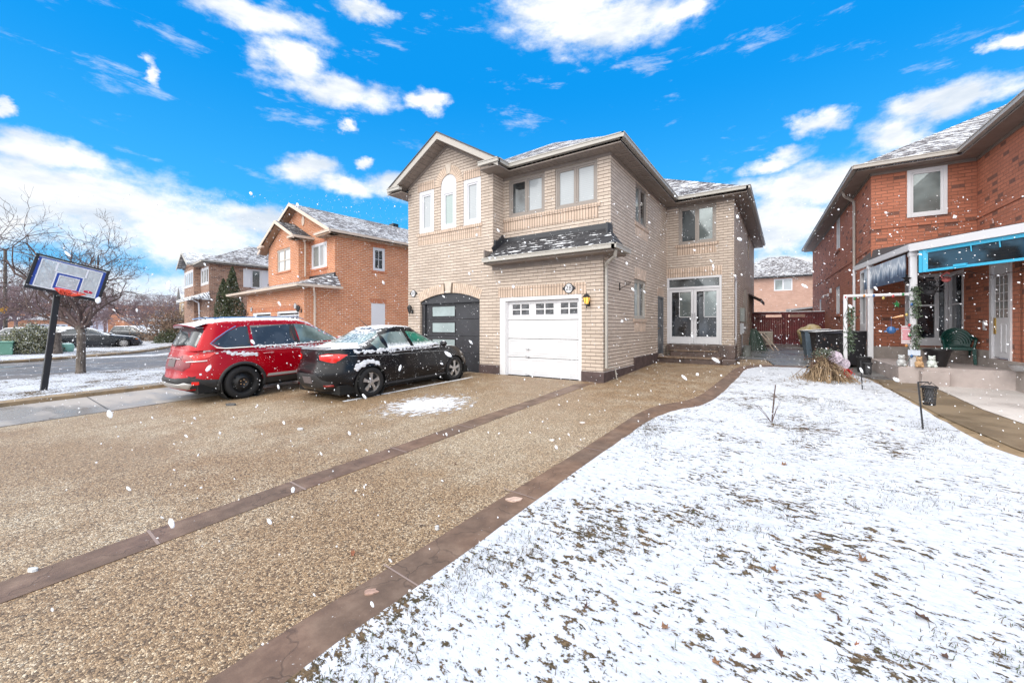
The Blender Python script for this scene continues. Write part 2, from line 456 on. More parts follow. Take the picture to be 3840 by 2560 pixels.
g_room = glassmat('dark room glass', (.035, .04, .048), .12, .03, ((2.2, 2.2, 1.4)), .7)
g_grey = glassmat('grey glass', (.24, .28, .28), .3, .05, ((.8, .8, .8)), .4)
g_frost = M('frosted glass', (.30, .37, .375), .35, nz=(2.5, .12), coat=.6)
g_dgarage = glassmat('garage pane', (.06, .06, .065), .2, .08, ((6, 3, 9)), .5)

# ---- ground materials
def m_aggregate():
    m, t, b = newmat('exposed aggregate')
    u = t.uv()
    vo = t.new('ShaderNodeTexVoronoi', voronoi_dimensions='2D', feature='F1'); vo.inputs['Scale'].default_value = 88; t.set(vo.inputs['Vector'], u); vo.inputs['Randomness'].default_value = 1
    vd = t.new('ShaderNodeTexVoronoi', voronoi_dimensions='2D', feature='DISTANCE_TO_EDGE'); vd.inputs['Scale'].default_value = 88; t.set(vd.inputs['Vector'], u)
    wn = t.new('ShaderNodeSeparateColor'); t.set(wn.inputs[0], vo.outputs['Color'])
    pebb = t.ramp(wn.outputs[0], [(0, (.075, .06, .048)), (.2, (.20, .155, .115)), (.42, (.34, .275, .205)), (.62, (.42, .33, .23)), (.8, (.52, .45, .36)), (.93, (.74, .69, .60)), (1, (.27, .265, .25))])
    c = t.mix(t.smooth(vd.outputs[0], .0, .16), (.135, .10, .07), pebb)
    c = t.vmath('MULTIPLY', c, (1.13, 1.09, 1.0)); big = t.noise(u, .32, 4, .6); mid = t.noise(u, 2.2, 4, .6)
    wet = t.smooth(t.math('ADD', t.math('MULTIPLY', big, .75), t.math('MULTIPLY', mid, .3)), .42, .62)
    x = t.xyz(u)
    far = t.smooth(x[1], 2.5, 8.5)          # the strip near the houses stays wet and mud-stained
    trk = t.math('MULTIPLY', t.smooth(t.noise(t.comb(t.math('MULTIPLY', x[0], 3.4), t.math('MULTIPLY', x[1], .25)), 1., 3, .5), .52, .66), .5)
    far = t.math('MULTIPLY', far, t.smooth(mid, .25, .62)); wet = t.math('MAXIMUM', t.math('MAXIMUM', t.math('MULTIPLY', wet, .75), trk), t.math('MULTIPLY', far, .9))
    c = t.mix(wet, c, t.vmath('MULTIPLY', c, (.68, .54, .40)))
    t.set(b.inputs['Base Color'], c); t.set(b.inputs['Roughness'], t.mix(wet, .62, .42, 'FLOAT'))
    b.inputs['Specular IOR Level'].default_value = .4
    t.set(b.inputs['Normal'], t.bump(t.smooth(vd.outputs[0], 0, .3), .55, .006))
    return m
def m_stamped():
    m, t, b = newmat('stamped brown border')
    u = t.uv()
    n = t.noise(u, 5, 5, .65); n2 = t.noise(u, 1.1, 3)
    c = t.ramp(n, [(.25, (.085, .048, .03)), (.5, (.15, .088, .056)), (.75, (.235, .15, .10))])
    c = t.mix(t.smooth(n2, .35, .65), c, t.vmath('MULTIPLY', c, (.80, .88, .98)))
    vo = t.new('ShaderNodeTexVoronoi', voronoi_dimensions='2D', feature='DISTANCE_TO_EDGE'); vo.inputs['Scale'].default_value = 2.1
    t.set(vo.inputs['Vector'], t.vmath('ADD', u, t.vmath('SCALE', t.noise(u, 3, 3, .6, out=1), .45)))
    cr = t.smooth(vo.outputs[0], .0, .022)
    c = t.mix(cr, t.vmath('SCALE', c, .68), c)
    s = t.noise(u, 60, 2, .5); s2 = t.noise(u, 6.5, 3, .7)
    k = t.math('MULTIPLY', t.smooth(s, .68, .74), t.smooth(s2, .5, .7))
    c = t.mix(k, c, (.75, .77, .8))
    t.set(b.inputs['Base Color'], c); t.set(b.inputs['Roughness'], t.mix(t.smooth(n2, .4, .6), .48, .7, 'FLOAT'))
    t.set(b.inputs['Normal'], t.bump(t.math('ADD', n, t.math('MULTIPLY', cr, .3)), .4, .012))
    return m
def m_snow(name='snowy lawn', k0=.0, grass=(.085, .066, .036), g2=(.17, .115, .066)):
    m, t, b = newmat(name)
    p = t.uv()
    big = t.noise(p, .42, 3, .55); mid = t.noise(p, 2.3, 4, .6)
    x = t.xyz(p)
    f1 = t.noise(t.comb(t.math('ADD', t.math('MULTIPLY', x[0], 13), t.math('MULTIPLY', x[1], 5)), t.math('MULTIPLY', x[1], 21)), 1., 5, .70)
    f2 = t.noise(p, 46, 3, .6)
    v = t.math('ADD', t.math('MULTIPLY', f1, .8), t.math('MULTIPLY', f2, .28))
    v = t.math('ADD', v, t.math('MULTIPLY', t.math('SUBTRACT', big, .5), .38))
    v = t.math('ADD', v, t.math('MULTIPLY', t.math('SUBTRACT', mid, .5), .42))
    for cx, cy, r_, a_ in ((.1, 6.9, .8, .055), (1.5, 2.5, 1.1, .07), (-.95, 3.2, 1.0, .05), (-.8, 2.0, 1.0, .055), (-1.0, 5.4, .9, .03), (.3, 2.0, .8, .03)):
        dd = t.vmath('SUBTRACT', p, (cx, cy, 0)); ln = t.n.new('ShaderNodeVectorMath'); ln.operation = 'LENGTH'; t.set(ln.inputs[0], dd); v = t.math('ADD', v, t.math('MULTIPLY', t.smooth(ln.outputs[1], r_, 0.), a_))
    k = t.smooth(v, .602 - k0, .640 - k0)
    gc = t.mix(t.smooth(t.noise(p, 9, 3), .4, .6), grass, g2)
    gc = t.mix(t.smooth(f2, .4, .6), gc, t.vmath('SCALE', gc, .5))
    sn = t.mix(t.smooth(f1, .3, .6), (.60, .615, .65), (.46, .49, .545))
    t.set(b.inputs['Base Color'], t.mix(k, sn, gc)); t.set(b.inputs['Roughness'], .85)
    b.inputs['Specular IOR Level'].default_value = .25
    h = t.math('ADD', t.math('MULTIPLY', k, -1.0), t.math('ADD', t.math('MULTIPLY', mid, .6), t.math('MULTIPLY', f1, -.8)))
    t.set(b.inputs['Normal'], t.bump(h, .55, .03))
    return m
def m_wetconc(name, base, wetcol=.55, wet=(.4, .6), scale=.8, streak=(1, 1), snow=0):
    m, t, b = newmat(name)
    u = t.uv(); us = t.vmath('MULTIPLY', u, (streak[0], streak[1], 1))
    n = t.noise(us, scale, 5, .6); n2 = t.noise(u, 25, 4, .7); k = t.smooth(n, *wet)
    c = t.mix(k, base, tuple(v * wetcol for v in base))
    c = t.mix(t.math('MULTIPLY', t.smooth(n2, .3, .7), .4), c, t.vmath('SCALE', c, .8))
    if snow:
        n3 = t.noise(us, 3.5, 5, .7); s = t.smooth(n3, .62 - snow * .2, .68 - snow * .2); c = t.mix(s, c, (.78, .8, .84))
    t.set(b.inputs['Base Color'], c); t.set(b.inputs['Roughness'], t.mix(k, .7, .22, 'FLOAT'))
    t.set(b.inputs['Normal'], t.bump(n2, .15, .006))
    return m
m_agg = m_aggregate(); m_stamp = m_stamped(); m_lawn = m_snow(); m_verge = m_snow('snowy verge', .03)
m_walk = m_wetconc('sidewalk concrete', (.36, .33, .305), .62, (.42, .58), .6, (.5, 1.4))
m_walkT = m_wetconc('tan kerb', (.30, .215, .125), .7, (.4, .6), 2)
m_road = m_wetconc('wet asphalt', (.17, .155, .15), .5, (.42, .62), .9, (1, .22), snow=.12)
m_path = m_wetconc('brown path', (.20, .148, .092), .6, (.4, .7), 1.0)
m_patio = m_wetconc('pale patio', (.55, .515, .49), .8, (.45, .7), .9)
m_grey = m_wetconc('wet grey slab', (.20, .195, .19), .55, (.35, .6), .9, (1, 2))
m_farground = m_snow('snowy ground', -.02)

# ------------------------------------------------------------------ ground
def zground(x, y): return zg(x, y)
def far_sheet():
    mb = MB(); xs = [-600, -300, -150, -90, -70, -55, -45, -38, -33, -29, -25, -22, -20, -18, -17, -16, -15, -14.2, -13.4, -12.6, -11, -8, -4, 0, 4, 8, 14, 30, 80, 250, 600]
    ys = [-600, -200, -60, -25, -12, -9, -6, -3, 0, 2, 4, 6, 7, 8, 9, 10, 11, 12, 13, 14, 16, 18, 20, 22, 24, 26, 28, 30, 60, 120, 250, 600, 1200]
    nx = len(xs); vs = [(x, y, zg(x, y) - .06) for y in ys for x in xs]
    fs = [(j * nx + i, j * nx + i + 1, (j + 1) * nx + i + 1, (j + 1) * nx + i) for j in range(len(ys) - 1) for i in range(nx - 1)]
    mb.add(vs, fs, 0, [[vs[k][:2] for k in f] for f in fs])
    return tag(mb.build('ground', m_farground, smooth=True, recalc=False), None, None, None, 'structure')
far_sheet()
BIN = [(-2.165, -6), (-2.165, -4.2), (-2.165, -2.4), (-2.165, -.9), (-2.165, .3), (-2.165, 1.2), (-2.13, 2), (-2.11, 3), (-2.06, 4.2), (-2.03, 5.4), (-2.02, 6.4), (-1.97, 7.0), (-1.86, 7.45), (-1.60, 7.95), (-1.44, 8.5), (-1.38, 9.2), (-1.33, 10.5), (-1.28, 12), (-1.24, 13.2), (-1.13, 13.85), (-.95, 14.3), (-.65, 14.6), (-.3, 14.7), (.5, 14.8)]
BOUT = [(-1.85, -6), (-1.85, -4.2), (-1.85, -2.4), (-1.845, -.9), (-1.84, .3), (-1.84, 1.2), (-1.815, 2), (-1.80, 3), (-1.78, 4.2), (-1.74, 5.4), (-1.70, 6.3), (-1.62, 6.8), (-1.48, 7.2), (-1.24, 7.6), (-1.12, 8.3), (-1.06, 9.1), (-1.01, 10.4), (-.97, 11.6), (-.96, 12.8), (-.88, 13.4), (-.75, 13.8), (-.5, 14.05), (-.25, 14.15), (.5, 14.25)]
def dense(pl, k=4):
    """Catmull-Rom"""
    out = []
    for i in range(len(pl) - 1):
        p0, p1, p2, p3 = pl[max(0, i - 1)], pl[i], pl[i + 1], pl[min(len(pl) - 1, i + 2)]
        for j in range(k):
            s = j / k
            out.append(tuple(.5 * (2 * p1[c] + (p2[c] - p0[c]) * s + (2 * p0[c] - 5 * p1[c] + 4 * p2[c] - p3[c]) * s * s + (3 * p1[c] - p0[c] - 3 * p2[c] + p3[c]) * s ** 3) for c in (0, 1)))
    return out + [pl[-1]]
bi, bo = dense(BIN), dense(BOUT)
def strip(name, A, B, mat, dz, thick=.12, jit=.0):
    mb = MB(); vs = []; u = 0; us = []
    for i, (a, b) in enumerate(zip(A, B)):
        if i: u += hypot(a[0] - A[i - 1][0], a[1] - A[i - 1][1])
        us.append(u)
        za = zg(*a) + dz; zb = zg(*b) + dz
        vs += [(a[0], a[1], za - thick), (a[0], a[1], za), (b[0], b[1], zb), (b[0], b[1], zb - thick)]
    wd = [hypot(a[0] - b[0], a[1] - b[1]) for a, b in zip(A, B)]
    fs = []; uv = []
    for i in range(len(A) - 1):
        for k in range(3):
            p = i * 4 + k; fs.append((p, p + 4, p + 5, p + 1))
            v0 = (0, 0, wd[i], wd[i])[k]; v1 = (0, wd[i], wd[i] + .1)[k]
            uv.append([(us[i], v0), (us[i + 1], v0), (us[i + 1], v1), (us[i], v1)])
    mb.add(vs, fs, 0, uv)
    return tag(mb.build(name, mat, recalc=True), None, None, None, 'structure')
# aggregate driveway (one sheet) reaching facade, side wall and entrance steps
drive = [(-10.45, -6), (-10.45, 9.29)] + [(-3.66, 9.29), (-3.64, 9.6), (-3.64, 14.0), (-3.6, 14.15), (-1.45, 14.15), (-1.45, 16.3), (-.55, 16.3), (-.3, 14.72)]
drive += [p for p in reversed(bi) if p[0] < -.3]
sheet('driveway', drive, m_agg, .004, .8)
strip('driveway_border', bi, bo, m_stamp, .016)
c1 = [(-4.14, y) for y in (-6, -2, 1, 3, 5, 7, 8.8)] ; c2 = [(-3.83, y) for y in (-6, -2, 1, 3, 5, 7, 8.95)]
cc1 = [(x + .012 * sin(y * 2.1), y) for x, y in dense(c1, 8)]; cc2 = [(x + .012 * sin(y * 1.7 + 1), y) for x, y in dense(c2, 8)]
strip('driveway_divider', cc1 + [(-3.72, 9.28)], cc2 + [(-3.55, 9.35)], m_stamp, .009, .03)
# light joints cut across both stamped bands
mb = MB()
for y in (.1, 1.0, 2.1, 3.35, 4.6, 6.0, 7.4):
    q = [(-4.15, y), (-3.82, y - .02), (-3.82, y), (-4.15, y + .02)]
    mb.add([(a, b, zg(a, b) + .0115) for a, b in q], [(0, 1, 2, 3)])
for y in (.35, 1.72, 3.1, 4.6, 6.2):
    q = [(-2.2, y), (-1.78, y - .03), (-1.78, y - .018), (-2.2, y + .012)]
    mb.add([(a, b, zg(a, b) + .0185) for a, b in q], [(0, 1, 2, 3)])
tag(mb.build('border_joint', M('joint dust', (.24, .18, .16), .8), recalc=False), None, None, None, 'structure')
# lawn
lr = dense([(1.95, -6), (2.1, -3), (2.2, -.5), (2.35, 2), (2.42, 3.6), (2.45, 5), (2.2, 6.4), (1.98, 7.1), (1.88, 8.2), (1.83, 9.2), (1.79, 10.2), (1.72, 11.2), (1.62, 12.2), (1.42, 13.2), (1.1, 13.95), (.5, 14.24)], 5)
lr = [(x + .05 * noise.noise(V((y * 1.5, 3, 0))) + .03 * noise.noise(V((y * 6, 5, 0))), y) for x, y in lr]
lawn_poly = [(p[0] - .008, p[1]) for p in bo if p[1] < 14.2] + [p for p in reversed(lr)]
def zlawn(x, y):
    n = noise.noise(V((x * 1.1, y * 1.1, 0))) * .018 + noise.noise(V((x * 4, y * 4, 2))) * .010 + noise.noise(V((x * 13, y * 13, 4))) * .007
    return zg(x, y) + .028 + n
sheet('lawn', lawn_poly, m_lawn, 0, .085, zlawn)
lrp = [(x + .32 * (1 if y < 8 else .6), y) for x, y in lr]
sheet('path_edging', lr + [(2.2, 14.2), (2.75, 6.6), (2.95, 2), (2.5, -6)], m_walkT, -.002, .7)
sheet('path', [(2.5, -6), (3.6, -6), (3.5, 2), (3.0, 7), (2.78, 8.6), (2.62, 9.7), (2.57, 11.5), (2.5, 12.8), (1.78, 12.7), (1.75, 11.8), (1.87, 10.2), (1.98, 8.6), (2.2, 7.2), (2.5, 6.2), (2.7, 2)], m_path, .008, .7)
sheet('patio', [(3.62, -6), (12, -6), (12, 14.5), (5.2, 14.5), (2.3, 13.7), (2.52, 12.8), (2.59, 11.5), (2.64, 9.7), (2.80, 8.6), (3.02, 7), (3.52, 2)], m_patio, .006, .9)
sheet('stepping_slab', [(1.3, 13.45), (1.76, 12.72), (2.5, 12.82), (2.3, 13.7), (3, 14), (2.2, 16.5), (1.6, 16.5), (.6, 14.9), (.52, 14.26), (1.0, 14.1)], m_grey, .004, .7)
sheet('side_passage', [(-1.45, 16.32), (-.53, 16.32), (-.28, 14.83), (.5, 14.9), (1.6, 16.52), (2.1, 16.52), (2.9, 32), (-1.45, 32)], m_grey, .004, .9)
# sidewalk, kerb, verge, road on the left
def zf(dz=0): return lambda x, y: zg(x, y) + dz
sheet('sidewalk', [(-12.95, -6), (-12.95, 9), (-10.47, 9), (-10.47, -6)], m_walk, .012, .8, thick=.05)
mb = MB()
for y in (-1.4, .45, 2.1, 3.9, 5.7):
    q = [(-12.94, y), (-10.48, y - .1), (-10.48, y - .085), (-12.94, y + .015)]
    mb.add([(a, b, zg(a, b) + .0165) for a, b in q], [(0, 1, 2, 3)])
tag(mb.build('sidewalk_joint', m_black, recalc=False), None, None, None, 'structure')
ka = dense([(-13.5, -6), (-13.45, -4), (-13.42, -2), (-13.4, 0), (-13.45, 2), (-13.6, 3.6), (-13.9, 6), (-14.4, 8.5)], 4); kb = dense([(-12.96, -6), (-12.96, -4), (-12.96, -2), (-12.96, 0), (-12.96, 2), (-12.96, 3.6), (-13.0, 6), (-13.2, 8.5)], 4)
strip('kerb', ka, kb, m_walkT, .09, .2)
vg = [(-19.2, -8), (-19.3, 1), (-19.8, 2.2), (-20.5, 3.1), (-20.3, 4.4), (-20.7, 6.0), (-21.8, 7.4), (-24, 8.8), (-27, 9.5), (-36, 10)]
sheet('verge', [(-13.45, -6), (-13.42, 0), (-13.47, 2), (-13.62, 3.6), (-13.92, 6), (-14.42, 8.5), (-16, 9.6), (-36, 10.6)] + list(reversed(dense(vg, 4))), m_verge, 0, .3, lambda x, y: zg(x, y) + .07 + .02 * noise.noise(V((x * 2, y * 2, 0))))
rf = [(-28.9, -8), (-29.2, 0), (-29.7, 2.1), (-31.2, 5.2), (-33.0, 8.2), (-35.8, 10.2)]
sheet('road', vg[:-1] + [(-36, 9.95)] + list(reversed(rf)), m_road, -.02, .8)
strip('road_kerb', [(x - .0, y) for x, y in dense(vg[:9], 4)], [(x + .32, y + .12) for x, y in dense(vg[:9], 4)], m_walkT, .05, .2)
fk = dense(rf, 4)
strip('road_kerb', [(x - .6, y) for x, y in fk], fk, m_walkT, .07, .2)
sheet('boulevard', [(x - .6, y) for x, y in fk] + [(-42, 12), (-60, 20), (-60, -20), (-29.2, -20)], m_verge, 0, .9, lambda x, y: zg(x, y) + .08)
# thin snow lying in a tyre gap and a wind-blown patch on the aggregate
def m_dust():
    m, t, b = newmat('snow dusting'); u = t.uv()
    n = t.noise(t.vmath('MULTIPLY', u, (9, 5, 1)), 1., 6, .75); b.inputs['Base Color'].default_value = (.66, .68, .72, 1); b.inputs['Roughness'].default_value = .9
    at = t.new('ShaderNodeAttribute', attribute_name='edge'); t.set(b.inputs['Alpha'], t.smooth(t.math('ADD', n, t.math('MULTIPLY', at.outputs['Fac'], .42)), .66, .82))
    return m
m_dst = m_dust()
def patch(poly, c, name='snow_patch', dz=.010):
    pts, fs = grid_poly(poly, .12); mb = MB(); mb.add([(x, y, zg(x, y) + dz) for x, y in pts], fs, 0, [[pts[k] for k in f] for f in fs])
    o = mb.build(name, m_dst, recalc=False); a = o.data.attributes.new('edge', 'FLOAT', 'POINT')
    rx = max(abs(p[0] - c[0]) for p in poly); ry = max(abs(p[1] - c[1]) for p in poly)
    for i, v in enumerate(o.data.vertices): a.data[i].value = 1 - min(1, hypot((v.co.x - c[0]) / rx, (v.co.y - c[1]) / ry))
    tag(o, None, None, None, 'structure'); return o
patch([(-6.7, 4.2), (-6.9, 5.3), (-6.5, 6.5), (-5.3, 6.9), (-4.4, 6.9), (-4.4, 5.2), (-4.5, 4.2), (-5.5, 3.9)], (-5.6, 5.4))
mb = MB(); N = 60
for i in range(N):
    y = 4.75 + 3.7 * i / N; y2 = 4.75 + 3.7 * (i + 1) / N; x = -7.30 + .22 * i / N
    wv = .045 + .02 * noise.noise(V((y * 4, 0, 0)))
    mb.add([(x - wv, y, zg(x, y) + .011), (x + wv, y, zg(x, y) + .011), (x + .0037 + wv, y2, zg(x, y2) + .011), (x + .0037 - wv, y2, zg(x, y2) + .011)], [(0, 1, 2, 3)])
tag(mb.build('snow_line', M('snow', (.84, .86, .89), .9), recalc=False), None, None, None, 'structure')
# hill far beyond the street
mb = MB(); R_ = []
for i in range(61):
    a = radians(-100 + 62 * i / 60); k = i / 60
    h = 16 * math.exp(-((k - .50) / .20) ** 2) + 9 * math.exp(-((k - .22) / .12) ** 2) + 6 + 2 * noise.noise(V((k * 14, 0, 0)))
    for r_, hh in ((260, 0), (330, h * .75), (380, h), (460, 0)): R_.append((r_ * sin(a), r_ * cos(a), hh - .4))
fs = [(i * 4 + k, i * 4 + k + 1, i * 4 + k + 5, i * 4 + k + 4) for i in range(60) for k in range(3)]
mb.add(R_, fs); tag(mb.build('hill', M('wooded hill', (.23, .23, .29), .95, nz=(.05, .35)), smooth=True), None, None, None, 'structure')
# ------------------------------------------------------------------ building helpers
def gutter(mb, pts, w=.12, h=.11, mi=0):
    """K-style gutter run along a horizontal polyline (outer top edge)"""
    for p, q in zip(pts, pts[1:]):
        mb.bar((p[0], p[1], p[2] - h / 2), (q[0], q[1], q[2] - h / 2), w, h, mi)
        mb.bar((p[0], p[1], p[2] - .012), (q[0], q[1], q[2] - .012), w + .03, .024, mi)
def downspout(par, pts, mat, w=.075, name='downspout'):
    mb = MB()
    for p, q in zip(pts, pts[1:]): mb.bar(p, q, w, w * .8)
    return mb.build(name, mat, par, bevel=.008)
def window(par, pl, a0, a1, z0, z1, fm, gm, sashes=2, d=-.05, fw=.055, cols=0, rows=0, hung=False, name='window', label=None, sm_=.045, depth=.07):
    mb = MB()
    mb.pbox(pl, a0, a0 + fw, z0, z1, d - depth, d); mb.pbox(pl, a1 - fw, a1, z0, z1, d - depth, d)
    mb.pbox(pl, a0 + fw, a1 - fw, z0, z0 + fw, d - depth, d); mb.pbox(pl, a0 + fw, a1 - fw, z1 - fw, z1, d - depth, d)
    W = (a1 - a0 - 2 * fw) / sashes; d2 = d - .018
    for i in range(sashes):
        s0 = a0 + fw + W * i; s1 = s0 + W
        if i: mb.pbox(pl, s0 - .018, s0 + .018, z0 + fw, z1 - fw, d - depth, d - .003)
        x0 = s0 + (.018 if i else 0); x1 = s1 - (.018 if i < sashes - 1 else 0)
        mb.pbox(pl, x0, x0 + sm_, z0 + fw, z1 - fw, d2 - .05, d2); mb.pbox(pl, x1 - sm_, x1, z0 + fw, z1 - fw, d2 - .05, d2)
        mb.pbox(pl, x0 + sm_, x1 - sm_, z0 + fw, z0 + fw + sm_, d2 - .05, d2); mb.pbox(pl, x0 + sm_, x1 - sm_, z1 - fw - sm_, z1 - fw, d2 - .05, d2)
        if hung: zm = (z0 + z1) / 2; mb.pbox(pl, x0 + sm_, x1 - sm_, zm - .03, zm + .03, d2 - .045, d2 - .002)
        for k in range(1, cols): x = x0 + (x1 - x0) * k / cols; mb.pbox(pl, x - .011, x + .011, z0 + fw + sm_, z1 - fw - sm_, d2 - .04, d2 - .012)
        for k in range(1, rows): zz = z0 + (z1 - z0) * k / rows; mb.pbox(pl, x0 + sm_, x1 - sm_, zz - .011, zz + .011, d2 - .04, d2 - .012)
    o = mb.build(name, fm, par, bevel=.004, label=label)
    gms = gm if isinstance(gm, (list, tuple)) else [gm] * sashes
    for i in range(sashes):
        s0 = a0 + fw + W * i; mb = MB(); mb.pbox(pl, s0 + .01, s0 + W - .01, z0 + fw + .01, z1 - fw - .01, d2 - .036, d2 - .026)
        mb.build('pane', gms[i], o)
    return o
def rect(a0, a1, z0, z1): return [(a0, z0), (a1, z0), (a1, z1), (a0, z1)]
def sill(par, pl, a0, a1, z, mat, h=.085, out=.035, name='window_sill'):
    mb = MB(); mb.pbox(pl, a0, a1, z - h, z, -.09, out); return mb.build(name, mat, par, bevel=.006)
def lamp(par, pl, a, z, lit=False, s=1.0, hookdown=True):
    """coach lantern: bracket, cage, finial, glass"""
    mb = MB(); d = .14 * s
    P_ = lambda x, y, dd: pl(a + x * s, z + y * s, dd)
    def ring(r0, r1, z0, z1, n=6):
        vs = []
        for r, zz in ((r0, z0), (r1, z1)):
            for k in range(n):
                th = 2 * pi * k / n + pi / 6; vs.append(P_(r * cos(th), zz, d + r * s * sin(th)))
        mb.add(vs, [(k, (k + 1) % n, n + (k + 1) % n, n + k) for k in range(n)])
    mb.pbox(pl, a - .035 * s, a + .035 * s, z - .16 * s, z - .02 * s, 0, .02)
    mb.tube([P_(0, -.10, .01), P_(0, -.15, .06 * s), P_(0, -.13, d)], .011 * s, 6)
    ring(.045, .05, -.13, -.105); ring(.05, .0, -.13, -.16)
    for k in range(6):
        th = 2 * pi * k / 6 + pi / 6; c_, s_ = cos(th), sin(th)
        mb.bar(P_(.05 * c_, -.105, d + .05 * s * s_), P_(.085 * c_, .055, d + .085 * s * s_), .011 * s)
    ring(.095, .095, .05, .065); ring(.10, .05, .065, .125); ring(.05, .03, .125, .135); ring(.03, .0, .135, .165)
    mb.tube([P_(0, .16, d), P_(0, .205, d)], [.01 * s, .003 * s], 6)
    mb.tube([P_(0, -.16, d), P_(0, -.27, d)], [.014 * s, .003 * s], 6)
    o = mb.build('wall_lamp', m_black, par)
    mb = MB(); vs = []
    for r, zz in ((.046, -.105), (.08, .053)):
        for k in range(6):
            th = 2 * pi * k / 6 + pi / 6; vs.append(P_(r * cos(th), zz, d + r * s * sin(th)))
    mb.add(vs, [(k, (k + 1) % 6, 6 + (k + 1) % 6, 6 + k) for k in range(6)] + [tuple(range(6)), tuple(range(6, 12))])
    mb.build('lamp_glass', m_lampglow if lit else m_lampoff, o)
    return o
m_lampglow = M('amber lit glass', (.75, .42, .08), .3, emit=((1, .55, .09), .75)); m_lampoff = M('smoked glass', (.05, .05, .05), .15)
def plaque(par, pl, a, z, num, s=1.0):
    mb = MB(); n = 28
    oval = lambda rx, rz: [(a + rx * cos(2 * pi * k / n), z + rz * sin(2 * pi * k / n)) for k in range(n)]
    mb.prism(oval(.122 * s, .135 * s), pl, .004, .022)
    for sg in (-1, 1):
        mb.prism([(a + sg * .105 * s, z - .075 * s), (a + sg * .15 * s, z - .035 * s), (a + sg * .195 * s, z - .03 * s), (a + sg * .175 * s, z), (a + sg * .195 * s, z + .03 * s), (a + sg * .15 * s, z + .035 * s), (a + sg * .105 * s, z + .075 * s)][::sg], pl, .005, .018)
    o = mb.build('house_number', m_black, par, bevel=.003)
    mb = MB(); mb.prism(oval(.10 * s, .113 * s), pl, .016, .027); mb.build('number_plate', m_white, o)
    mb = MB(); txt(mb, num, .175 * s, pl, a, z, .0285); mb.build('number', m_black, o, recalc=False)
    return o
def soldier(par, pl, a0, a1, z0, z1, mat, out=.006, name='soldier_course'):
    mb = MB(); mb.pbox(pl, a0, a1, z0, z1, -.02, out); return mb.build(name, mat, par)
def roofpoly(par, faces, mat, name='roof', t_=.03):
    mb = MB()
    for f in faces:
        n = len(f); mb.add(list(f), [tuple(range(n))]); 
    o = mb.build(name, mat, par, recalc=False)
    for p in o.data.polygons:
        if p.normal.z < 0: p.flip()
    return o
def hip(x0, x1, y0, y1, z, p, front=True, back=True):
    h = (x1 - x0) / 2; xm = (x0 + x1) / 2; zt = z + p * h; ya = y0 + (h if front else 0); yb = y1 - (h if back else 0)
    f = [[(x0, y0, z), (x1, y0, z), (xm, ya, zt)], [(x1, y0, z), (x1, y1, z), (xm, yb, zt), (xm, ya, zt)], [(x0, y1, z), (x0, y0, z), (xm, ya, zt), (xm, yb, zt)]]
    f.append([(x1, y1, z), (x0, y1, z), (xm, yb, zt)])
    return f

# ------------------------------------------------------------------ MAIN HOUSE (28 and its attached half 30)
HM = thing('semi_detached_house', 'beige brick semi-detached house with one white and one black garage door, number 28', 'house', (0, 0, 0))
X0, XB, X1, X4 = -10.58, -6.99, -3.665, -1.46; YF, Y2, Y3, YE = 9.31, 9.83, 15.62, 26.0; ZE = 5.95
fr, f2, sd_, f3, s4 = F(YF), F(Y2), Rt(X1), F(Y3), Rt(X4)
# arch helper
def arch_pts(a0, a1, zs, rise, n=14):
    w_ = (a1 - a0) / 2; R = (w_ * w_ + rise * rise) / (2 * rise); cx = (a0 + a1) / 2; cz = zs + rise - R; th = math.asin(w_ / R)
    return [(cx + R * sin(th - 2 * th * k / n), cz + R * cos(th - 2 * th * k / n)) for k in range(n + 1)], (cx, cz, R, th)
ap, (acx, acz, aR, ath) = arch_pts(-10.0, -7.485, 2.17, .245)
dk = [(-10.0, -.05), (-7.485, -.05)] + ap
def archwin(a0, a1, z0, zs, n=12):
    r = (a1 - a0) / 2; cx = (a0 + a1) / 2
    return [(a0, z0), (a1, z0)] + [(cx + r * cos(pi * k / n), zs + r * sin(pi * k / n)) for k in range(n + 1)]
w2out = archwin(-9.06, -8.41, 4.42, 5.80)
# facade bay + garage front
mb = MB()
notch_low = [(-6.755, -.05), (-4.225, -.05), (-4.225, 2.18), (-6.755, 2.18)]
out_ = [(X0, -.1), (-10.0, -.1)] + [(-10.0, 2.17)] + list(reversed(ap))[1:-1] + [(-7.485, 2.17), (-7.485, -.1), (-6.755, -.1), (-6.755, 2.18), (-4.225, 2.18), (-4.225, -.1), (X1, -.1), (X1, 3.25), (XB, 3.25), (XB, 5.80), (-6.99, 5.95), (-8.785, 7.05), (-10.58, 5.95)]
out_ = [p for i, p in enumerate(out_) if i == 0 or p != out_[i - 1]]
mb.wall(fr, out_, [rect(-10.045, -9.37, 4.42, 5.80), w2out, rect(-8.115, -7.445, 4.42, 5.80)], .12)
# garage door reveals
for a in (-10.0, -7.485, -6.755, -4.225): mb.add([fr(a, -.1), fr(a, 2.18), fr(a, 2.18, -.16), fr(a, -.1, -.16)], [(0, 1, 2, 3)])
mb.add([fr(-6.755, 2.18), fr(-4.225, 2.18), fr(-4.225, 2.18, -.16), fr(-6.755, 2.18, -.16)], [(0, 1, 2, 3)])
mb.add([fr(a, z) for a, z in ap] + [fr(a, z, -.16) for a, z in ap], [(i, i + 1, len(ap) + i + 1, len(ap) + i) for i in range(len(ap) - 1)])
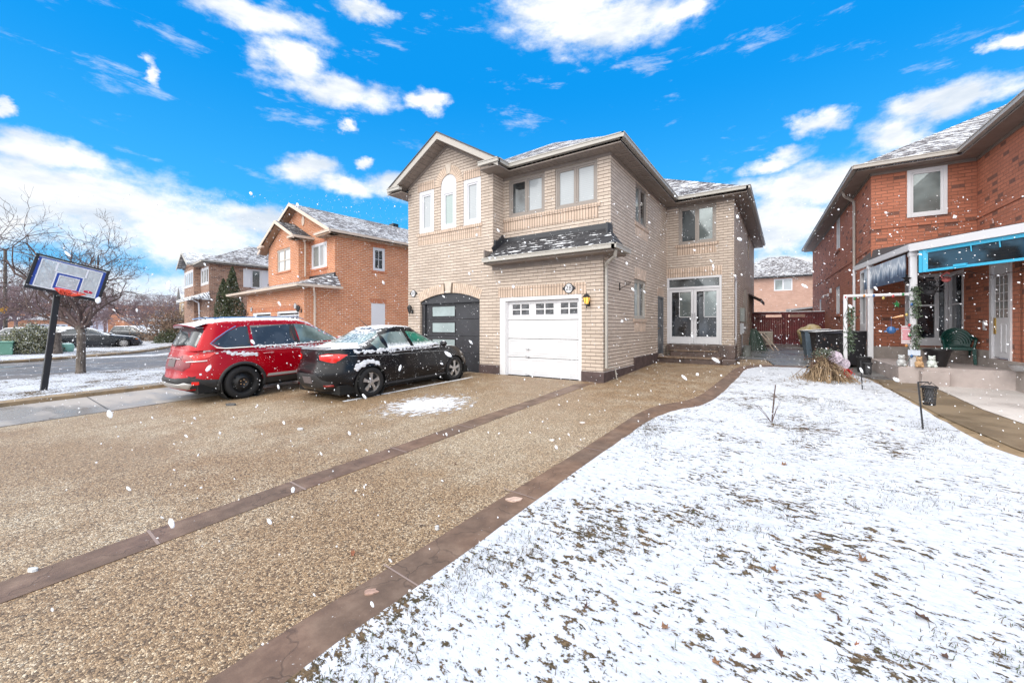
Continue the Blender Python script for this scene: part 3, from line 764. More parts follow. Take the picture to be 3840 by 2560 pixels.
# bay return, upper facade, side wall, entrance block, far sides
mb.add([(XB, YF, 3), (XB, Y2, 3), (XB, Y2, 5.95), (XB, YF, 5.95)], [(0, 1, 2, 3)])
W1 = rect(-6.80, -5.58, 4.58, 5.69); W2 = rect(-5.25, -4.02, 4.56, 5.69)
mb.wall(f2, rect(XB, X1, 3.0, 5.9), [W1, W2], .10)
SW = rect(11.75, 12.92, 1.60, 2.78); SU = rect(11.87, 13.08, 4.46, 5.66); SD = rect(14.36, 15.10, .40, 2.43)
mb.wall(sd_, [(YF, -.1), (Y3 + .02, -.1), (Y3 + .02, 5.9), (Y2, 5.9), (Y2, 3.25), (YF, 3.25)], [SW, SU, SD], .11)
ED = rect(X1 + .01, -1.835, .735, 3.16); EU = rect(-3.25, -2.01, 4.34, 5.69)
mb.wall(f3, rect(X1, X4, 0, 5.9), [ED, EU], .10)
SL = rect(15.90, 16.6, .76, 3.13)
mb.wall(s4, rect(Y3, YE, 0, 5.9), [SL, rect(21.4, 22.4, 4.55, 5.7), rect(20.6, 21.3, 1.1, 2.7)], .1)
mb.wall(Lf(X0), rect(YF, YE, -.3, 5.9), (), .1)
mb.wall(lambda a, z, d=0: (a, YE + d, z), rect(X0, X4, -.3, 5.9), (), .1)
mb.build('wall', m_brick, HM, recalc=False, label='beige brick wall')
# foundation strips
mb = MB()
mb.pbox(fr, -7.485, -6.755, -.1, .255, 0, .035); mb.pbox(fr, -4.225, X1 + .035, -.1, .255, 0, .035); mb.pbox(fr, X0, -10.0, -.1, .25, 0, .03) if False else None
mb.v, mb.f, mb.m = [], [], []
for q in ((-7.485, -6.755, .255), (X0, -10.0, .25)): mb = MB(); mb.pbox(fr, q[0], q[1], -.1, q[2], 0, .035); mb.build('foundation', m_found, HM, bevel=.006)
mb = MB(); mb.pbox(fr, -4.225, X1 + .035, -.1, .255, 0, .035); mb.pbox(sd_, YF, 11.68, -.1, .25, .003, .035); mb.pbox(sd_, 11.68, 14.30, -.1, .47, .003, .035)
mb.build('foundation', m_found, HM, bevel=.006)
# voussoirs of the garage arch, keystones
def voussoirs(par, pl, cx, cz, r0, r1, t0, t1, n, skip=None, mat=m_vous, name='brick_arch', out=.008):
    mb = MB(); bm_ = MB()
    for k in range(n):
        a = t0 + (t1 - t0) * (k + .07) / n; b = t0 + (t1 - t0) * (k + .93) / n; m_ = (a + b) / 2
        if skip and skip[0] < m_ < skip[1]:
            if mb.f: mb.build(name, mat, par, bevel=.004); mb = MB()
            continue
        mb.prism([(cx + r0 * sin(a), cz + r0 * cos(a)), (cx + r0 * sin(b), cz + r0 * cos(b)), (cx + r1 * sin(b), cz + r1 * cos(b)), (cx + r1 * sin(a), cz + r1 * cos(a))], pl, -.02, out)
    o = mb.build(name, mat, par, bevel=.004)
    n = 24; P1 = [(cx + r0 * sin(t0 + (t1 - t0) * k / n), cz + r0 * cos(t0 + (t1 - t0) * k / n)) for k in range(n + 1)]; P2 = [(cx + r1 * sin(t0 + (t1 - t0) * k / n), cz + r1 * cos(t0 + (t1 - t0) * k / n)) for k in range(n + 1)]
    bm_.add([pl(a, z, .003) for a, z in P1 + P2], [(i, i + 1, n + 2 + i, n + 1 + i) for i in range(n)]); bm_.build('mortar_bed', m_mortar, o, recalc=False)
    return o
voussoirs(HM, fr, acx, acz, aR, aR + .30, -ath, ath, 35, (-.055, .055))
mb = MB(); kz = acz + aR; mb.prism([(acx - .10, kz - .0), (acx + .10, kz - .0), (acx + .145, kz + .33), (acx - .145, kz + .33)], fr, -.02, .02); mb.build('keystone', m_key, HM, bevel=.008)
cx2, cz2, rr = -8.735, 5.80, .325
voussoirs(HM, fr, cx2, cz2, rr, rr + .27, -pi / 2, pi / 2, 21, (-.14, .14))
mb = MB(); mb.prism([(cx2 - .075, cz2 + rr + .01), (cx2 + .075, cz2 + rr + .01), (cx2 + .12, cz2 + rr + .32), (cx2 - .12, cz2 + rr + .32)], fr, -.02, .018); mb.build('keystone', m_key, HM, bevel=.008)
soldier(HM, fr, -6.80, -4.10, 2.18, 2.475, m_sold)
soldier(HM, fr, -10.12, -9.35, 5.80, 6.09, m_sold); soldier(HM, fr, -8.12, -7.44, 5.80, 6.07, m_sold)
soldier(HM, fr, -10.10, -7.42, 4.03, 4.31, m_sold)
sill(HM, fr, -10.14, -7.39, 4.42, m_sold, .10, .03)
sill(HM, f2, XB, -3.94, 4.56, m_sold, .10, .03); soldier(HM, f2, XB, -4.0, 4.17, 4.46, m_sold)
soldier(HM, f3, X1, -1.83, 3.16, 3.49, m_sold); sill(HM, f3, -3.36, -1.93, 4.34, m_sold, .10, .03); soldier(HM, f3, -3.30, -2.0, 3.96, 4.24, m_sold)
sill(HM, sd_, 11.66, 12.98, 1.60, m_sold, .11, .03); soldier(HM, sd_, 11.75, 12.9, 1.22, 1.49, m_vous); soldier(HM, sd_, 11.8, 12.96, 2.78, 3.12, m_vous)
sill(HM, sd_, 11.80, 13.2, 4.46, m_sold, .11, .03); soldier(HM, sd_, 11.86, 13.1, 4.07, 4.35, m_vous); soldier(HM, sd_, 14.3, 15.16, 2.43, 2.73, m_sold)
# windows
for a0, a1 in ((-10.045, -9.37), (-8.115, -7.445)):
    window(HM, fr, a0, a1, 4.42, 5.80, m_white, g_blind, 1, d=-.01, fw=.13, sm_=.05, depth=.11, label='white framed casement window')
o = window(HM, fr, -9.06, -8.41, 4.42, 5.66, m_white, g_green, 1, d=-.01, fw=.12, sm_=.05, depth=.11, label='white round-headed window')
mb = MB(); mb.prism(archwin(-9.055, -8.415, 5.66, 5.80), fr, -.1, -.012); mb.build('arched_panel', m_white, o, bevel=.006)
window(HM, f2, -6.80, -5.58, 4.58, 5.69, m_frame, [g_dark, g_blind], 2, d=-.02, fw=.07, sm_=.05)
window(HM, f2, -5.25, -4.02, 4.56, 5.69, m_frame, g_blind, 2, d=-.02, fw=.07, sm_=.05)
window(HM, sd_, 11.87, 13.08, 4.46, 5.66, m_frame, [g_grey, g_dark], 2, d=-.03, fw=.06)
window(HM, sd_, 11.75, 12.92, 1.60, 2.78, m_alu, [g_grey, g_dark], 2, d=-.03, fw=.06, rows=0)
window(HM, f3, -3.25, -2.01, 4.34, 5.69, m_frame, [g_dark, g_grey], 2, d=-.02, fw=.07, sm_=.05)
window(HM, s4, 21.4, 22.4, 4.55, 5.7, m_frame, g_dark, 1); window(HM, s4, 20.6, 21.3, 1.1, 2.7, m_frame, g_dark, 1)
window(HM, s4, 15.90, 16.6, .76, 3.13, m_white, g_dark, 1, d=.0, fw=.09, label='white framed tall sidelight')
# side door
mb = MB(); mb.pbox(sd_, 14.42, 15.04, .42, 2.38, -.07, -.03)
for z0, z1 in ((.55, 1.2), (1.35, 2.2)): mb.pbox(sd_, 14.52, 14.94, z0, z1, -.035, -.018)
o = mb.build('door', m_greyd, HM, bevel=.008, label='grey side door'); mb = MB()
for a0, a1, z0, z1 in ((14.36, 14.42, .40, 2.43), (15.04, 15.10, .40, 2.43), (14.42, 15.04, 2.38, 2.43)): mb.pbox(sd_, a0, a1, z0, z1, -.1, .012)
mb.build('door_frame', m_greyd, o); mb = MB(); mb.lathe([(.0, 0), (.03, .01), (.03, .03), (0, .05)], 10, (X1 - .03, 14.5, 1.3), 'x'); mb.build('handle', m_gold, o)
# glass entrance: transom over a pair of glazed doors
mb = MB(); A0, A1, Z0, Z1, ZT = X1 + .012, -1.84, .735, 3.155, 2.76
for a0, a1, z0, z1 in ((A0, A0 + .075, Z0, Z1), (A1 - .07, A1, Z0, Z1), (A0 + .075, A1 - .07, Z1 - .07, Z1), (A0 + .075, A1 - .07, ZT - .04, ZT + .04)): mb.pbox(f3, a0, a1, z0, z1, -.08, .01)
en = mb.build('entrance_frame', m_white, HM, bevel=.006, label='white framed glass entrance')
mb = MB(); mb.pbox(f3, A0 + .07, A1 - .065, ZT + .04, Z1 - .07, -.05, -.04); mb.build('transom_pane', g_dark, en)
am = (A0 + A1) / 2 + .01
for a0, a1 in ((A0 + .078, am - .004), (am + .004, A1 - .073)):
    mb = MB(); sw = .09
    for q in ((a0, a0 + sw, Z0 + .01, ZT - .043), (a1 - sw, a1, Z0 + .01, ZT - .043), (a0 + sw, a1 - sw, Z0 + .01, Z0 + .26), (a0 + sw, a1 - sw, ZT - .14, ZT - .043)): mb.pbox(f3, *q, -.06, -.01)
    mb.pbox(f3, a0 + sw - .02, a1 - sw + .02, Z0 + .24, Z0 + .27, -.012, -.004)
    dr = mb.build('door', m_white, HM, bevel=.005, label='white glazed entrance door leaf')
    mb = MB(); mb.pbox(f3, a0 + sw - .01, a1 - sw + .01, Z0 + .25, ZT - .13, -.045, -.035); pn_ = mb.build('pane', g_room, dr); mb = MB(); c0, c1 = (a0 + .36, a1 - sw) if a0 < am - .1 else (a0 + sw + .25, a1 - sw); mb.pbox(f3, c0, c1, 1.72, ZT - .15, -.036, -.033); sd2 = mb.build('reflected_window', g_grey, pn_); mb = MB(); mb.pbox(f3, c0 - .02, c0, 1.70, ZT - .15, -.036, -.031); mb.pbox(f3, c0 - .02, c1, 1.70, 1.72, -.036, -.031); sd2.parent = dr; mb.build('reflected_frame', m_white, dr)
    hx = a1 - .04 if a0 < am - .1 else a0 + .04
    mb = MB(); mb.bar(f3(hx, 1.62, .02), f3(hx, 1.86, .02), .025); mb.bar(f3(hx, 1.65, -.01), f3(hx, 1.65, .02), .015); mb.bar(f3(hx, 1.83, -.01), f3(hx, 1.83, .02), .015); mb.build('handle', m_steel, dr)
# pale panels and frames on the door panes imitate a reflection of window outlines
# entrance steps: dark slate treads
mst = M('dark slate step', (.085, .058, .050), .4, nz=(3, .4), bump=(14, .5), snow=dict(up=(1.1, 1.4), amt=.8, scale=5))
stp = thing('entrance_steps', 'dark slate entrance steps below the white glass doors', 'steps', (-2.6, 14.9, .1))
def lb(mb, x0, x1, y0, y1, z0, z1): mb.box(x0 + 2.6, x1 + 2.6, y0 - 14.9, y1 - 14.9, z0 - .1, z1 - .1)
mb = MB(); lb(mb, X1 + .002, -1.70, 14.16, 15.60, 0, .315); lb(mb, -1.70, -1.30, 14.42, 15.95, 0, .315); mb.build('lower_step', mst, stp, bevel=.02)
m_trd = M('wet brown tread', (.20, .135, .09), .35, nz=(6, .35), bump=(40, .3)); mb = MB(); lb(mb, X1 + .002, -1.72, 14.13, 14.86, .316, .345); mb.build('tread', m_trd, stp, bevel=.006); mb = MB(); lb(mb, X1 + .28, -1.87, 14.82, 15.18, .521, .545); mb.build('tread', m_trd, stp, bevel=.005)
mb = MB(); lb(mb, X1 + .30, -1.80, 14.85, 15.60, .315, .52); mb.build('middle_step', mst, stp, bevel=.015)
mb = MB(); lb(mb, X1 + .1, -1.86, 15.2, 15.6, .52, .725); lb(mb, -1.86, -1.36, 14.95, 15.6, .315, .74); mb.build('landing', mst, stp, bevel=.015)
# white sectional garage door
mb = MB()
for q in ((-6.755, -6.56, 0, 2.18), (-4.31, -4.225, 0, 2.18), (-6.56, -4.31, 2.075, 2.18)): mb.pbox(fr, *q, -.13, -.005)
mb.pbox(fr, -6.58, -6.535, 0, 2.075, -.13, -.06)
gd = mb.build('garage_door', m_whited, HM, bevel=.006, label='white panelled garage door')
mb = MB(); D0 = -.115
secs = [(.012, .50), (.515, 1.02), (1.035, 1.535), (1.55, 2.07)]; pc = [-6.55, -5.80, -5.05, -4.31]
for i, (z0, z1) in enumerate(secs):
    cut = MB()
    if i < 3:
        mb.pbox(fr, -6.55, -4.31, z0, z1, D0 - .03, D0)
        for k in range(3):
            a0, a1 = pc[k] + .09, pc[k + 1] - .09; c0, c1 = z0 + .075, z1 - .06
            for q in ((a0 - .018, a1 + .018, c0 - .018, c0), (a0 - .018, a1 + .018, c1, c1 + .018), (a0 - .018, a0, c0, c1), (a1, a1 + .018, c0, c1)): mb.pbox(fr, *q, D0 - .01, D0 + .010)
            mb.pbox(fr, a0 + .035, a1 - .035, c0 + .035, c1 - .035, D0 - .01, D0 + .008)
    else:
        gl = [(-6.385, -5.835), (-5.62, -5.06), (-4.85, -4.30 - .02)]
        gl = [(-6.385, -5.83), (-5.62, -5.07), (-4.865, -4.385)]
        xs = [-6.55] + [q for g_ in gl for q in g_] + [-4.31]
        mb.pbox(fr, -6.55, -4.31, z0, 1.685, D0 - .03, D0); mb.pbox(fr, -6.55, -4.31, 1.985, z1, D0 - .03, D0)
        for k in range(0, 8, 2): mb.pbox(fr, xs[k], xs[k + 1], 1.685, 1.985, D0 - .03, D0)
        for a0, a1 in gl:
            am_ = (a0 + a1) / 2; mb.pbox(fr, am_ - .02, am_ + .02, 1.685, 1.985, D0 - .02, D0 + .005); mb.pbox(fr, a0, am_ - .02, 1.82, 1.85, D0 - .02, D0 + .005); mb.pbox(fr, am_ + .02, a1, 1.82, 1.85, D0 - .02, D0 + .005)
            for q in ((a0 - .03, a1 + .03, 1.655, 1.687), (a0 - .03, a1 + .03, 1.983, 2.012), (a0 - .03, a0 + .002, 1.687, 1.983), (a1 - .002, a1 + .03, 1.687, 1.983)): mb.pbox(fr, *q, D0 - .02, D0 + .012)
gp = mb.build('door_panels', m_whited, gd, bevel=.004)
for a0, a1 in gl: mb = MB(); mb.pbox(fr, a0 - .01, a1 + .01, 1.68, 1.99, D0 - .022, D0 - .016); mb.build('pane', g_dgarage, gd)
for z in (.03, .53, .74): mb = MB(); mb.bar(fr(-5.86, z, -.10), fr(-5.86, z + .015, -.06), .03); mb.bar(fr(-5.93, z + .018, -.07), fr(-5.79, z + .006, -.07), .02, .012); mb.build('handle', m_steel, gd)
mb = MB(); mb.pbox(fr, -6.55, -4.31, -.03, .014, -.15, -.12); mb.build('threshold_gap', m_black, gd)
# charcoal garage door under the arch
mb = MB(); D0 = -.14
for z0, z1 in ((-.04, .53), (.54, 1.06), (1.07, 1.59), (1.60, 2.10)): mb.pbox(fr, -9.86, -7.5, z0, z1, D0 - .03, D0)
dd = mb.build('garage_door', m_char, HM, bevel=.006, label='charcoal garage door with frosted panes')
mb = MB(); mb.pbox(fr, -10.0, -9.86, -.05, 2.12, -.16, -.08); mb.pbox(fr, -7.51, -7.485, -.05, 2.12, -.16, -.05)
mb.prism([(-10.0, 2.115), (-7.485, 2.115), (-7.485, 2.17)] + ap[1:-1] + [(-10.0, 2.17)], fr, -.16, -.06); mb.pbox(fr, -9.99, -7.49, 2.10, 2.15, -.15, -.035)
mb.build('door_frame', m_char, dd, bevel=.006)
for z0, z1 in ((1.70, 2.005), (1.185, 1.485), (.66, .955), (.13, .42)):
    mb = MB(); mb.pbox(fr, -9.565, -8.59, z0, z1, D0 - .005, D0 + .006); mb.build('pane', g_frost, dd)
    mb = MB()
    for q in ((-9.59, -8.565, z0 - .025, z0), (-9.59, -8.565, z1, z1 + .025), (-9.59, -9.565, z0, z1), (-8.59, -8.565, z0, z1)): mb.pbox(fr, *q, D0 - .005, D0 + .014)
    mb.build('pane_frame', m_black, dd)
lamp(HM, fr, -4.03, 2.02, True, 1.0); lamp(HM, fr, -10.37, 1.95, False, .9)
plaque(HM, fr, -4.57, 2.335, '28', 1.0); plaque(HM, fr, -10.31, 2.47, '30', .92)
# garden hose hook on the side wall, meter boxes on the far side wall
mb = MB(); mb.bar((X1 + .02, 10.45, 2.32), (X1 + .02, 10.45, 2.52), .02); mb.bar((X1 + .02, 10.47, 2.36), (X1 + .05, 11.3, 2.62), .012); mb.tube([(X1 + .05, 10.75 + .55 * k / 9, 2.58 + .03 * sin(k * 1.6)) for k in range(10)], .006, 5); mb.build('wall_hook', m_black, HM)
mb = MB(); mb.box(X4, X4 + .16, 17.7, 18.05, 1.55, 2.08); o = mb.build('meter_box', M('grey enamel', (.25, .27, .26), .5), HM, bevel=.015)
mb = MB(); mb.box(X4, X4 + .13, 17.75, 17.98, 1.10, 1.50); mb.lathe([(.075, 0), (.075, .06), (.05, .08), (0, .08)], 14, (X4 + .13, 17.86, 1.30), 'x'); mb.tube([(X4 + .06, 17.86, .3), (X4 + .06, 17.86, 1.1)], .025, 8); mb.build('meter', m_steel, o)
mb = MB(); mb.tube([(X4 + .12, 18.9, 1.6), (X4 + .12, 18.9, 2.2)], .05, 8); mb.box(X4, X4 + .12, 19.3, 19.5, 1.1, 2.9); mb.build('vent_pipe', m_frame, HM)
# roof
zr = 5.95; p_ = .58
roofpoly(HM, [[(-11.01, 9.40, zr), (-3.24, 9.40, zr), (-7.125, 13.285, 8.203)],
              [(-3.24, 9.40, zr), (-3.24, 15.19, zr), (-7.125, 19.075, 8.203), (-7.125, 13.285, 8.203)],
              [(-11.01, 26.4, zr), (-11.01, 9.40, zr), (-7.125, 13.285, 8.203), (-7.125, 26.4, 8.203)],
              [(-3.24, 15.19, zr), (-1.03, 15.19, zr), (-6.02, 20.18, 8.844), (-7.125, 19.075, 8.203)],
              [(-1.03, 15.19, zr), (-1.03, 26.44, zr), (-6.02, 26.44, 8.844), (-6.02, 20.18, 8.844)],
              [(-7.125, 19.075, 8.203), (-6.02, 20.18, 8.844), (-6.02, 26.44, 8.844), (-7.125, 26.4, 8.203)],
              [(-11.01, 26.4, zr), (-1.03, 26.44, zr), (-6.02, 26.44, 8.844), (-7.125, 26.4, 8.203)]], m_sh_main)
gz = 7.27
roofpoly(HM, [[(-6.52, 8.86, zr), (-6.52, 9.40, zr), (-8.785, 11.70, gz), (-8.785, 8.86, gz)], [(-11.05, 9.40, zr), (-11.05, 8.86, zr), (-8.785, 8.86, gz), (-8.785, 11.70, gz)]], m_sh_main, 'gable_roof')
mb = MB()
gutter(mb, [(-6.48, 9.40, zr + .02), (-3.22, 9.40, zr + .02)]); gutter(mb, [(-3.22, 9.34, zr + .02), (-3.22, 15.19, zr + .02)]); gutter(mb, [(-3.28, 15.17, zr + .02), (-1.01, 15.17, zr + .02)]); gutter(mb, [(-1.01, 15.11, zr + .02), (-1.01, 26.44, zr + .02)])
gutter(mb, [(-6.52, 8.86, zr + .02), (-6.52, 9.42, zr + .02)]); gutter(mb, [(-7.15, 8.86, zr + .02), (-6.46, 8.86, zr + .02)]); gutter(mb, [(-11.06, 8.86, zr + .02), (-10.45, 8.86, zr + .02)]); gutter(mb, [(-11.04, 8.86, zr + .02), (-11.04, 26.4, zr + .02)])
mb.build('gutter', m_alu, HM)
mb = MB(); zs_ = 5.80
mb.box(XB + .0, -3.26, 9.42, Y2 + .1, zs_ - .03, zs_); mb.box(X1 - .05, -3.26, Y2 + .1, 15.2, zs_ - .03, zs_); mb.box(-3.26, -1.05, 15.2, Y3 + .1, zs_ - .03, zs_); mb.box(X1 - .05, -3.26, 15.2, Y3 + .1, zs_ - .03, zs_); mb.box(X4 - .1, -1.05, Y3 + .1, 26.4, zs_ - .03, zs_)
mb.box(-7.15, -6.50, 8.88, 9.42, zs_ - .03, zs_); mb.box(-6.99, -6.5, 9.42, Y2, zs_ - .033, zs_ - .003); mb.box(-11.05, -10.42, 8.88, 9.4, zs_ - .03, zs_); mb.box(-11.05, X0 + .02, 9.4, 26.4, zs_ - .03, zs_)
# sloped soffits of the gable
for sg in (-1, 1):
    q = lambda dx, dz, y: (-8.785 + sg * dx, y, gz - .58 * dx + dz)
    mb.add([q(0, -.21, 8.88), q(2.2, -.21, 8.88), q(2.2, -.21, 9.315), q(0, -.21, 9.315), q(0, -.18, 8.88), q(2.2, -.18, 8.88), q(2.2, -.18, 9.315), q(0, -.18, 9.315)], [(0, 1, 2, 3), (4, 5, 6, 7), (0, 1, 5, 4), (1, 2, 6, 5)])
# soffit ribs
for k in range(22): x = -6.4 + k * .145; mb.box(x, x + .012, 9.44, Y2, zs_ - .037, zs_ - .029)
for k in range(38): y = 9.95 + k * .145; mb.box(X1, -3.28, y, y + .012, zs_ - .037, zs_ - .029)
for k in range(14):
    for sg in (-1, 1):
        dx = .12 + k * .145; mb.bar((-8.785 + sg * dx, 8.9, gz - .58 * dx - .216), (-8.785 + sg * dx, 9.31, gz - .58 * dx - .216), .014, .01)
mb.build('soffit', m_sof, HM, recalc=True)
mb = MB()
for sg in (-1, 1):      # rake boards with a dark drip edge above
    mb.prism([(-8.785, gz + .0), (-8.785 + sg * 2.30, gz - .58 * 2.30), (-8.785 + sg * 2.30, gz - .58 * 2.30 - .19), (-8.785, gz - .20)][::sg], F(8.87), 0, .025)
mb.build('rake_board', m_fas, HM)
mb = MB()
for sg in (-1, 1): mb.bar((-8.785, 8.85, gz + .015), (-8.785 + sg * 2.30, 8.85, gz - .58 * 2.30 + .015), .06, .03)
mb.build('drip_edge', m_flash, HM)
mb = MB()   # frieze boards
mb.pbox(f2, XB, X1 + .02, 5.69, 5.78, 0, .02); mb.pbox(sd_, Y2, Y3, 5.69, 5.78, 0, .02); mb.pbox(f3, X1, X4 + .02, 5.69, 5.78, 0, .02); mb.pbox(s4, Y3, YE, 5.69, 5.78, 0, .02)
for sg in (-1, 1): mb.prism([(-8.785, 7.07), (-8.785 + sg * 1.79, 6.03), (-8.785 + sg * 1.79, 5.94), (-8.785, 6.97)][::sg], fr, 0, .02)
mb.build('frieze', m_sof, HM)
# skirt roof over the white garage
roofpoly(HM, [[(-6.99, 8.90, 3.24), (-3.24, 8.90, 3.24), (-3.70, 9.82, 3.88), (-6.99, 9.82, 3.88)], [(-3.24, 8.90, 3.24), (-3.24, 9.86, 3.24), (-3.655, 9.86, 3.80), (-3.70, 9.82, 3.88)]], m_sh_dark, 'skirt_roof')
mb = MB(); mb.add([(-6.99, 9.80, 3.84), (-3.66, 9.80, 3.84), (-3.66, 9.80, 3.99), (-6.99, 9.80, 3.99)], [(0, 1, 2, 3)]); mb.box(-6.99, -3.64, 9.79, 9.83, 3.86, 3.99); mb.box(-3.665, -3.62, 9.5, 9.86, 3.62, 3.93); mb.box(XB, XB + .05, 9.35, 9.8, 3.5, 3.86)
mb.bar((-6.97, 9.30, 3.52), (-6.97, 9.83, 4.0), .03, .25); mb.build('flashing', m_flash, HM)
mb = MB(); gutter(mb, [(-7.02, 8.88, 3.26), (-3.20, 8.88, 3.26)]); gutter(mb, [(-3.22, 8.82, 3.26), (-3.22, 9.88, 3.26)]); mb.build('skirt_gutter', m_alu, HM)
mb = MB(); mb.box(-7.0, -3.26, 8.92, 9.31, 3.10, 3.14); mb.box(X1, -3.26, 9.31, 9.86, 3.10, 3.14); mb.pbox(fr, -7.0, X1 + .03, 2.98, 3.10, 0, .03); mb.box(-7.02, -6.98, 8.9, 9.31, 3.10, 3.5); mb.build('skirt_soffit', m_sof, HM)
downspout(HM, [(-3.24, 9.02, 3.14), (-3.30, 9.12, 3.0), (-3.60, 9.34, 2.88), (-3.62, 9.42, 2.80), (-3.62, 9.42, .34)], m_alu)
mb = MB(); mb.tube([(-3.61, 9.43, .35), (-3.55, 9.62, .36), (-3.52, 9.75, .34), (-3.50, 9.80, .08)], .014, 6); mb.build('drain_spout', m_alu, HM)
# lean-to awning on the far side wall
mb = MB(); mb.add([(X4, 22.0, 2.95), (-.95, 22.0, 2.65), (-.95, 25.6, 2.65), (X4, 25.6, 2.95), (X4, 22.0, 2.89), (-.95, 22.0, 2.59), (-.95, 25.6, 2.59), (X4, 25.6, 2.89)], [(0, 1, 2, 3), (4, 5, 6, 7), (0, 1, 5, 4), (1, 2, 6, 5), (2, 3, 7, 6)])
mb.bar((-.97, 22, 2.6), (-.97, 25.6, 2.6), .05, .14); mb.build('side_awning', m_found, HM)
mb = MB(); mb.box(-6.6, -6.3, 22, 22.35, 8.6, 9.3); mb.build('chimney', m_flash, HM)
# ------------------------------------------------------------------ ORANGE BRICK HOUSE (left neighbour)
def wrect(hm, pl, a0, a1, z0, z1): return rect(a0, a1, z0, z1)
H2 = thing('brick_house', 'orange brick house with twin street gables and white garage doors behind the cars', 'house', (-18.2, 11.4, 0), -radians(5.8))
fa, fb, fg, fs_ = F(0), F(-.6), F(-1.45), Rt(0)
mb = MB()
mb.wall(fa, [(-8.6, -.2), (0, -.2), (0, 5.85), (-4.25, 7.95), (-8.6, 5.85)], [rect(-2.55, -.85, 4.37, 5.65)], .1)
mb.wall(fs_, [(-1.45, -.2), (12, -.2), (12, 5.85), (0, 5.85), (0, 3.3), (-1.45, 3.3)], [rect(2.05, 2.75, 4.34, 5.56), rect(1.95, 2.77, .3, 2.6)], .1)
mb.wall(fg, rect(-7.7, 0, -.2, 3.2), [rect(-6.75, -4.02, -.19, 2.14), rect(-3.2, -.55, -.19, 2.14)], .15)
mb.wall(fb, [(-6.75, 3.4), (-2.7, 3.4), (-2.7, 5.9), (-4.725, 6.95), (-6.75, 5.9)], [rect(-5.55, -3.75, 4.40, 5.66)], .1)
mb.wall(Lf(-8.6), rect(0, 12, -.2, 5.85)); mb.wall(Lf(-7.7), rect(-1.45, 0, -.2, 3.2)); mb.wall(Rt(-2.7), rect(-.6, 0, 3.4, 5.9)); mb.wall(Lf(-6.75), rect(-.6, 0, 3.4, 5.9))
mb.wall(lambda a, z, d=0: (a, 12 + d, z), [(-8.6, -.2), (0, -.2), (0, 5.85), (-4.25, 7.9), (-8.6, 5.85)])
mb.build('wall', m_red, H2, recalc=False)
window(H2, fa, -2.55, -.85, 4.37, 5.65, m_white, [g_grey, g_blind], 2, d=-.0, fw=.09); window(H2, fb, -5.55, -3.75, 4.40, 5.66, M('tan window frame', (.5, .44, .38), .5), g_blind, 2, d=-.03, hung=True)
window(H2, fs_, 2.05, 2.75, 4.34, 5.56, m_white, g_dark, 1, d=.0, fw=.09, cols=2, rows=2)
mb = MB(); mb.pbox(fs_, 1.95, 2.77, .3, 2.6, -.08, .0); mb.build('door', m_white, H2, bevel=.01, label='plain white side door')
sill(H2, fa, -2.65, -.75, 4.37, m_redsold, .1); soldier(H2, fa, -2.6, -.8, 3.98, 4.26, m_redsold); soldier(H2, fa, -2.6, -.8, 5.65, 5.83, m_redsold)
sill(H2, fb, -5.65, -3.65, 4.40, m_redsold, .1); soldier(H2, fg, -6.9, -.4, 2.14, 2.42, m_redsold); sill(H2, fs_, 1.95, 2.85, 4.34, m_redsold, .1); soldier(H2, fs_, 1.9, 2.85, 5.56, 5.80, m_redsold); soldier(H2, fs_, 1.88, 2.84, 2.6, 2.86, m_redsold)
for a0, a1 in ((-6.75, -4.02), (-3.2, -.55)):
    mb = MB()
    for k in range(4): mb.pbox(fg, a0 + .1, a1 - .1, -.15 + .53 * k, -.15 + .53 * k + .515, -.15, -.11)
    for q in ((a0, a0 + .1, -.15, 2.14), (a1 - .1, a1, -.15, 2.14), (a0 + .1, a1 - .1, 2.03, 2.14)): mb.pbox(fg, *q, -.14, -.02)
    o = mb.build('garage_door', m_whited, H2, bevel=.005)
    for k in range(4):
        for i in range(2):
            for j in range(2):
                x = a0 + .30 + k * .58 + i * .20; z = 1.58 + j * .17
                if x + .17 < a1 - .12: mb = MB(); mb.pbox(fg, x, x + .17, z, z + .14, -.112, -.100); mb.build('pane', g_dgarage, o)
mb = MB(); mb.prism([(-3.55 + .16 * cos(2 * pi * k / 16), 7.12 + .27 * sin(2 * pi * k / 16)) for k in range(16)], fa, -.02, .04); mb.build('oval_vent', m_fasc, H2, bevel=.01)
plaque(H2, fg, -6.9, 2.35, '34', 1.1); plaque(H2, fg, -.95, 2.35, '32', 1.1); lamp(H2, fg, -.28, 2.2, False, 1.1); lamp(H2, fg, -7.5, 2.2, False, 1.1)
e = 5.97
roofpoly(H2, [[(-4.25, -.45, 8.12), (.45, -.45, e), (.45, 12.4, e), (-4.25, 12.4, 8.12)], [(-9.05, -.45, e), (-4.25, -.45, 8.12), (-4.25, 12.4, 8.12), (-9.05, 12.4, e)]], m_sh_grey)
roofpoly(H2, [[(-4.725, -1.0, 7.14), (-2.28, -1.0, 6.0), (-2.28, -.0, 6.0), (-4.725, 1.0, 7.14)], [(-7.17, -1.0, 6.0), (-4.725, -1.0, 7.14), (-4.725, 1.0, 7.14), (-7.17, 0, 6.0)]], m_sh_dark, 'bay_roof')
roofpoly(H2, [[(-9.6, -1.9, 3.28), (.45, -1.9, 3.28), (-.05, .0, 3.92), (-8.6, .0, 3.92)], [(.45, -1.9, 3.28), (.45, .1, 3.28), (-.05, .1, 3.92), (-.05, 0, 3.92)]], m_sh_grey, 'skirt_roof')
mb = MB()
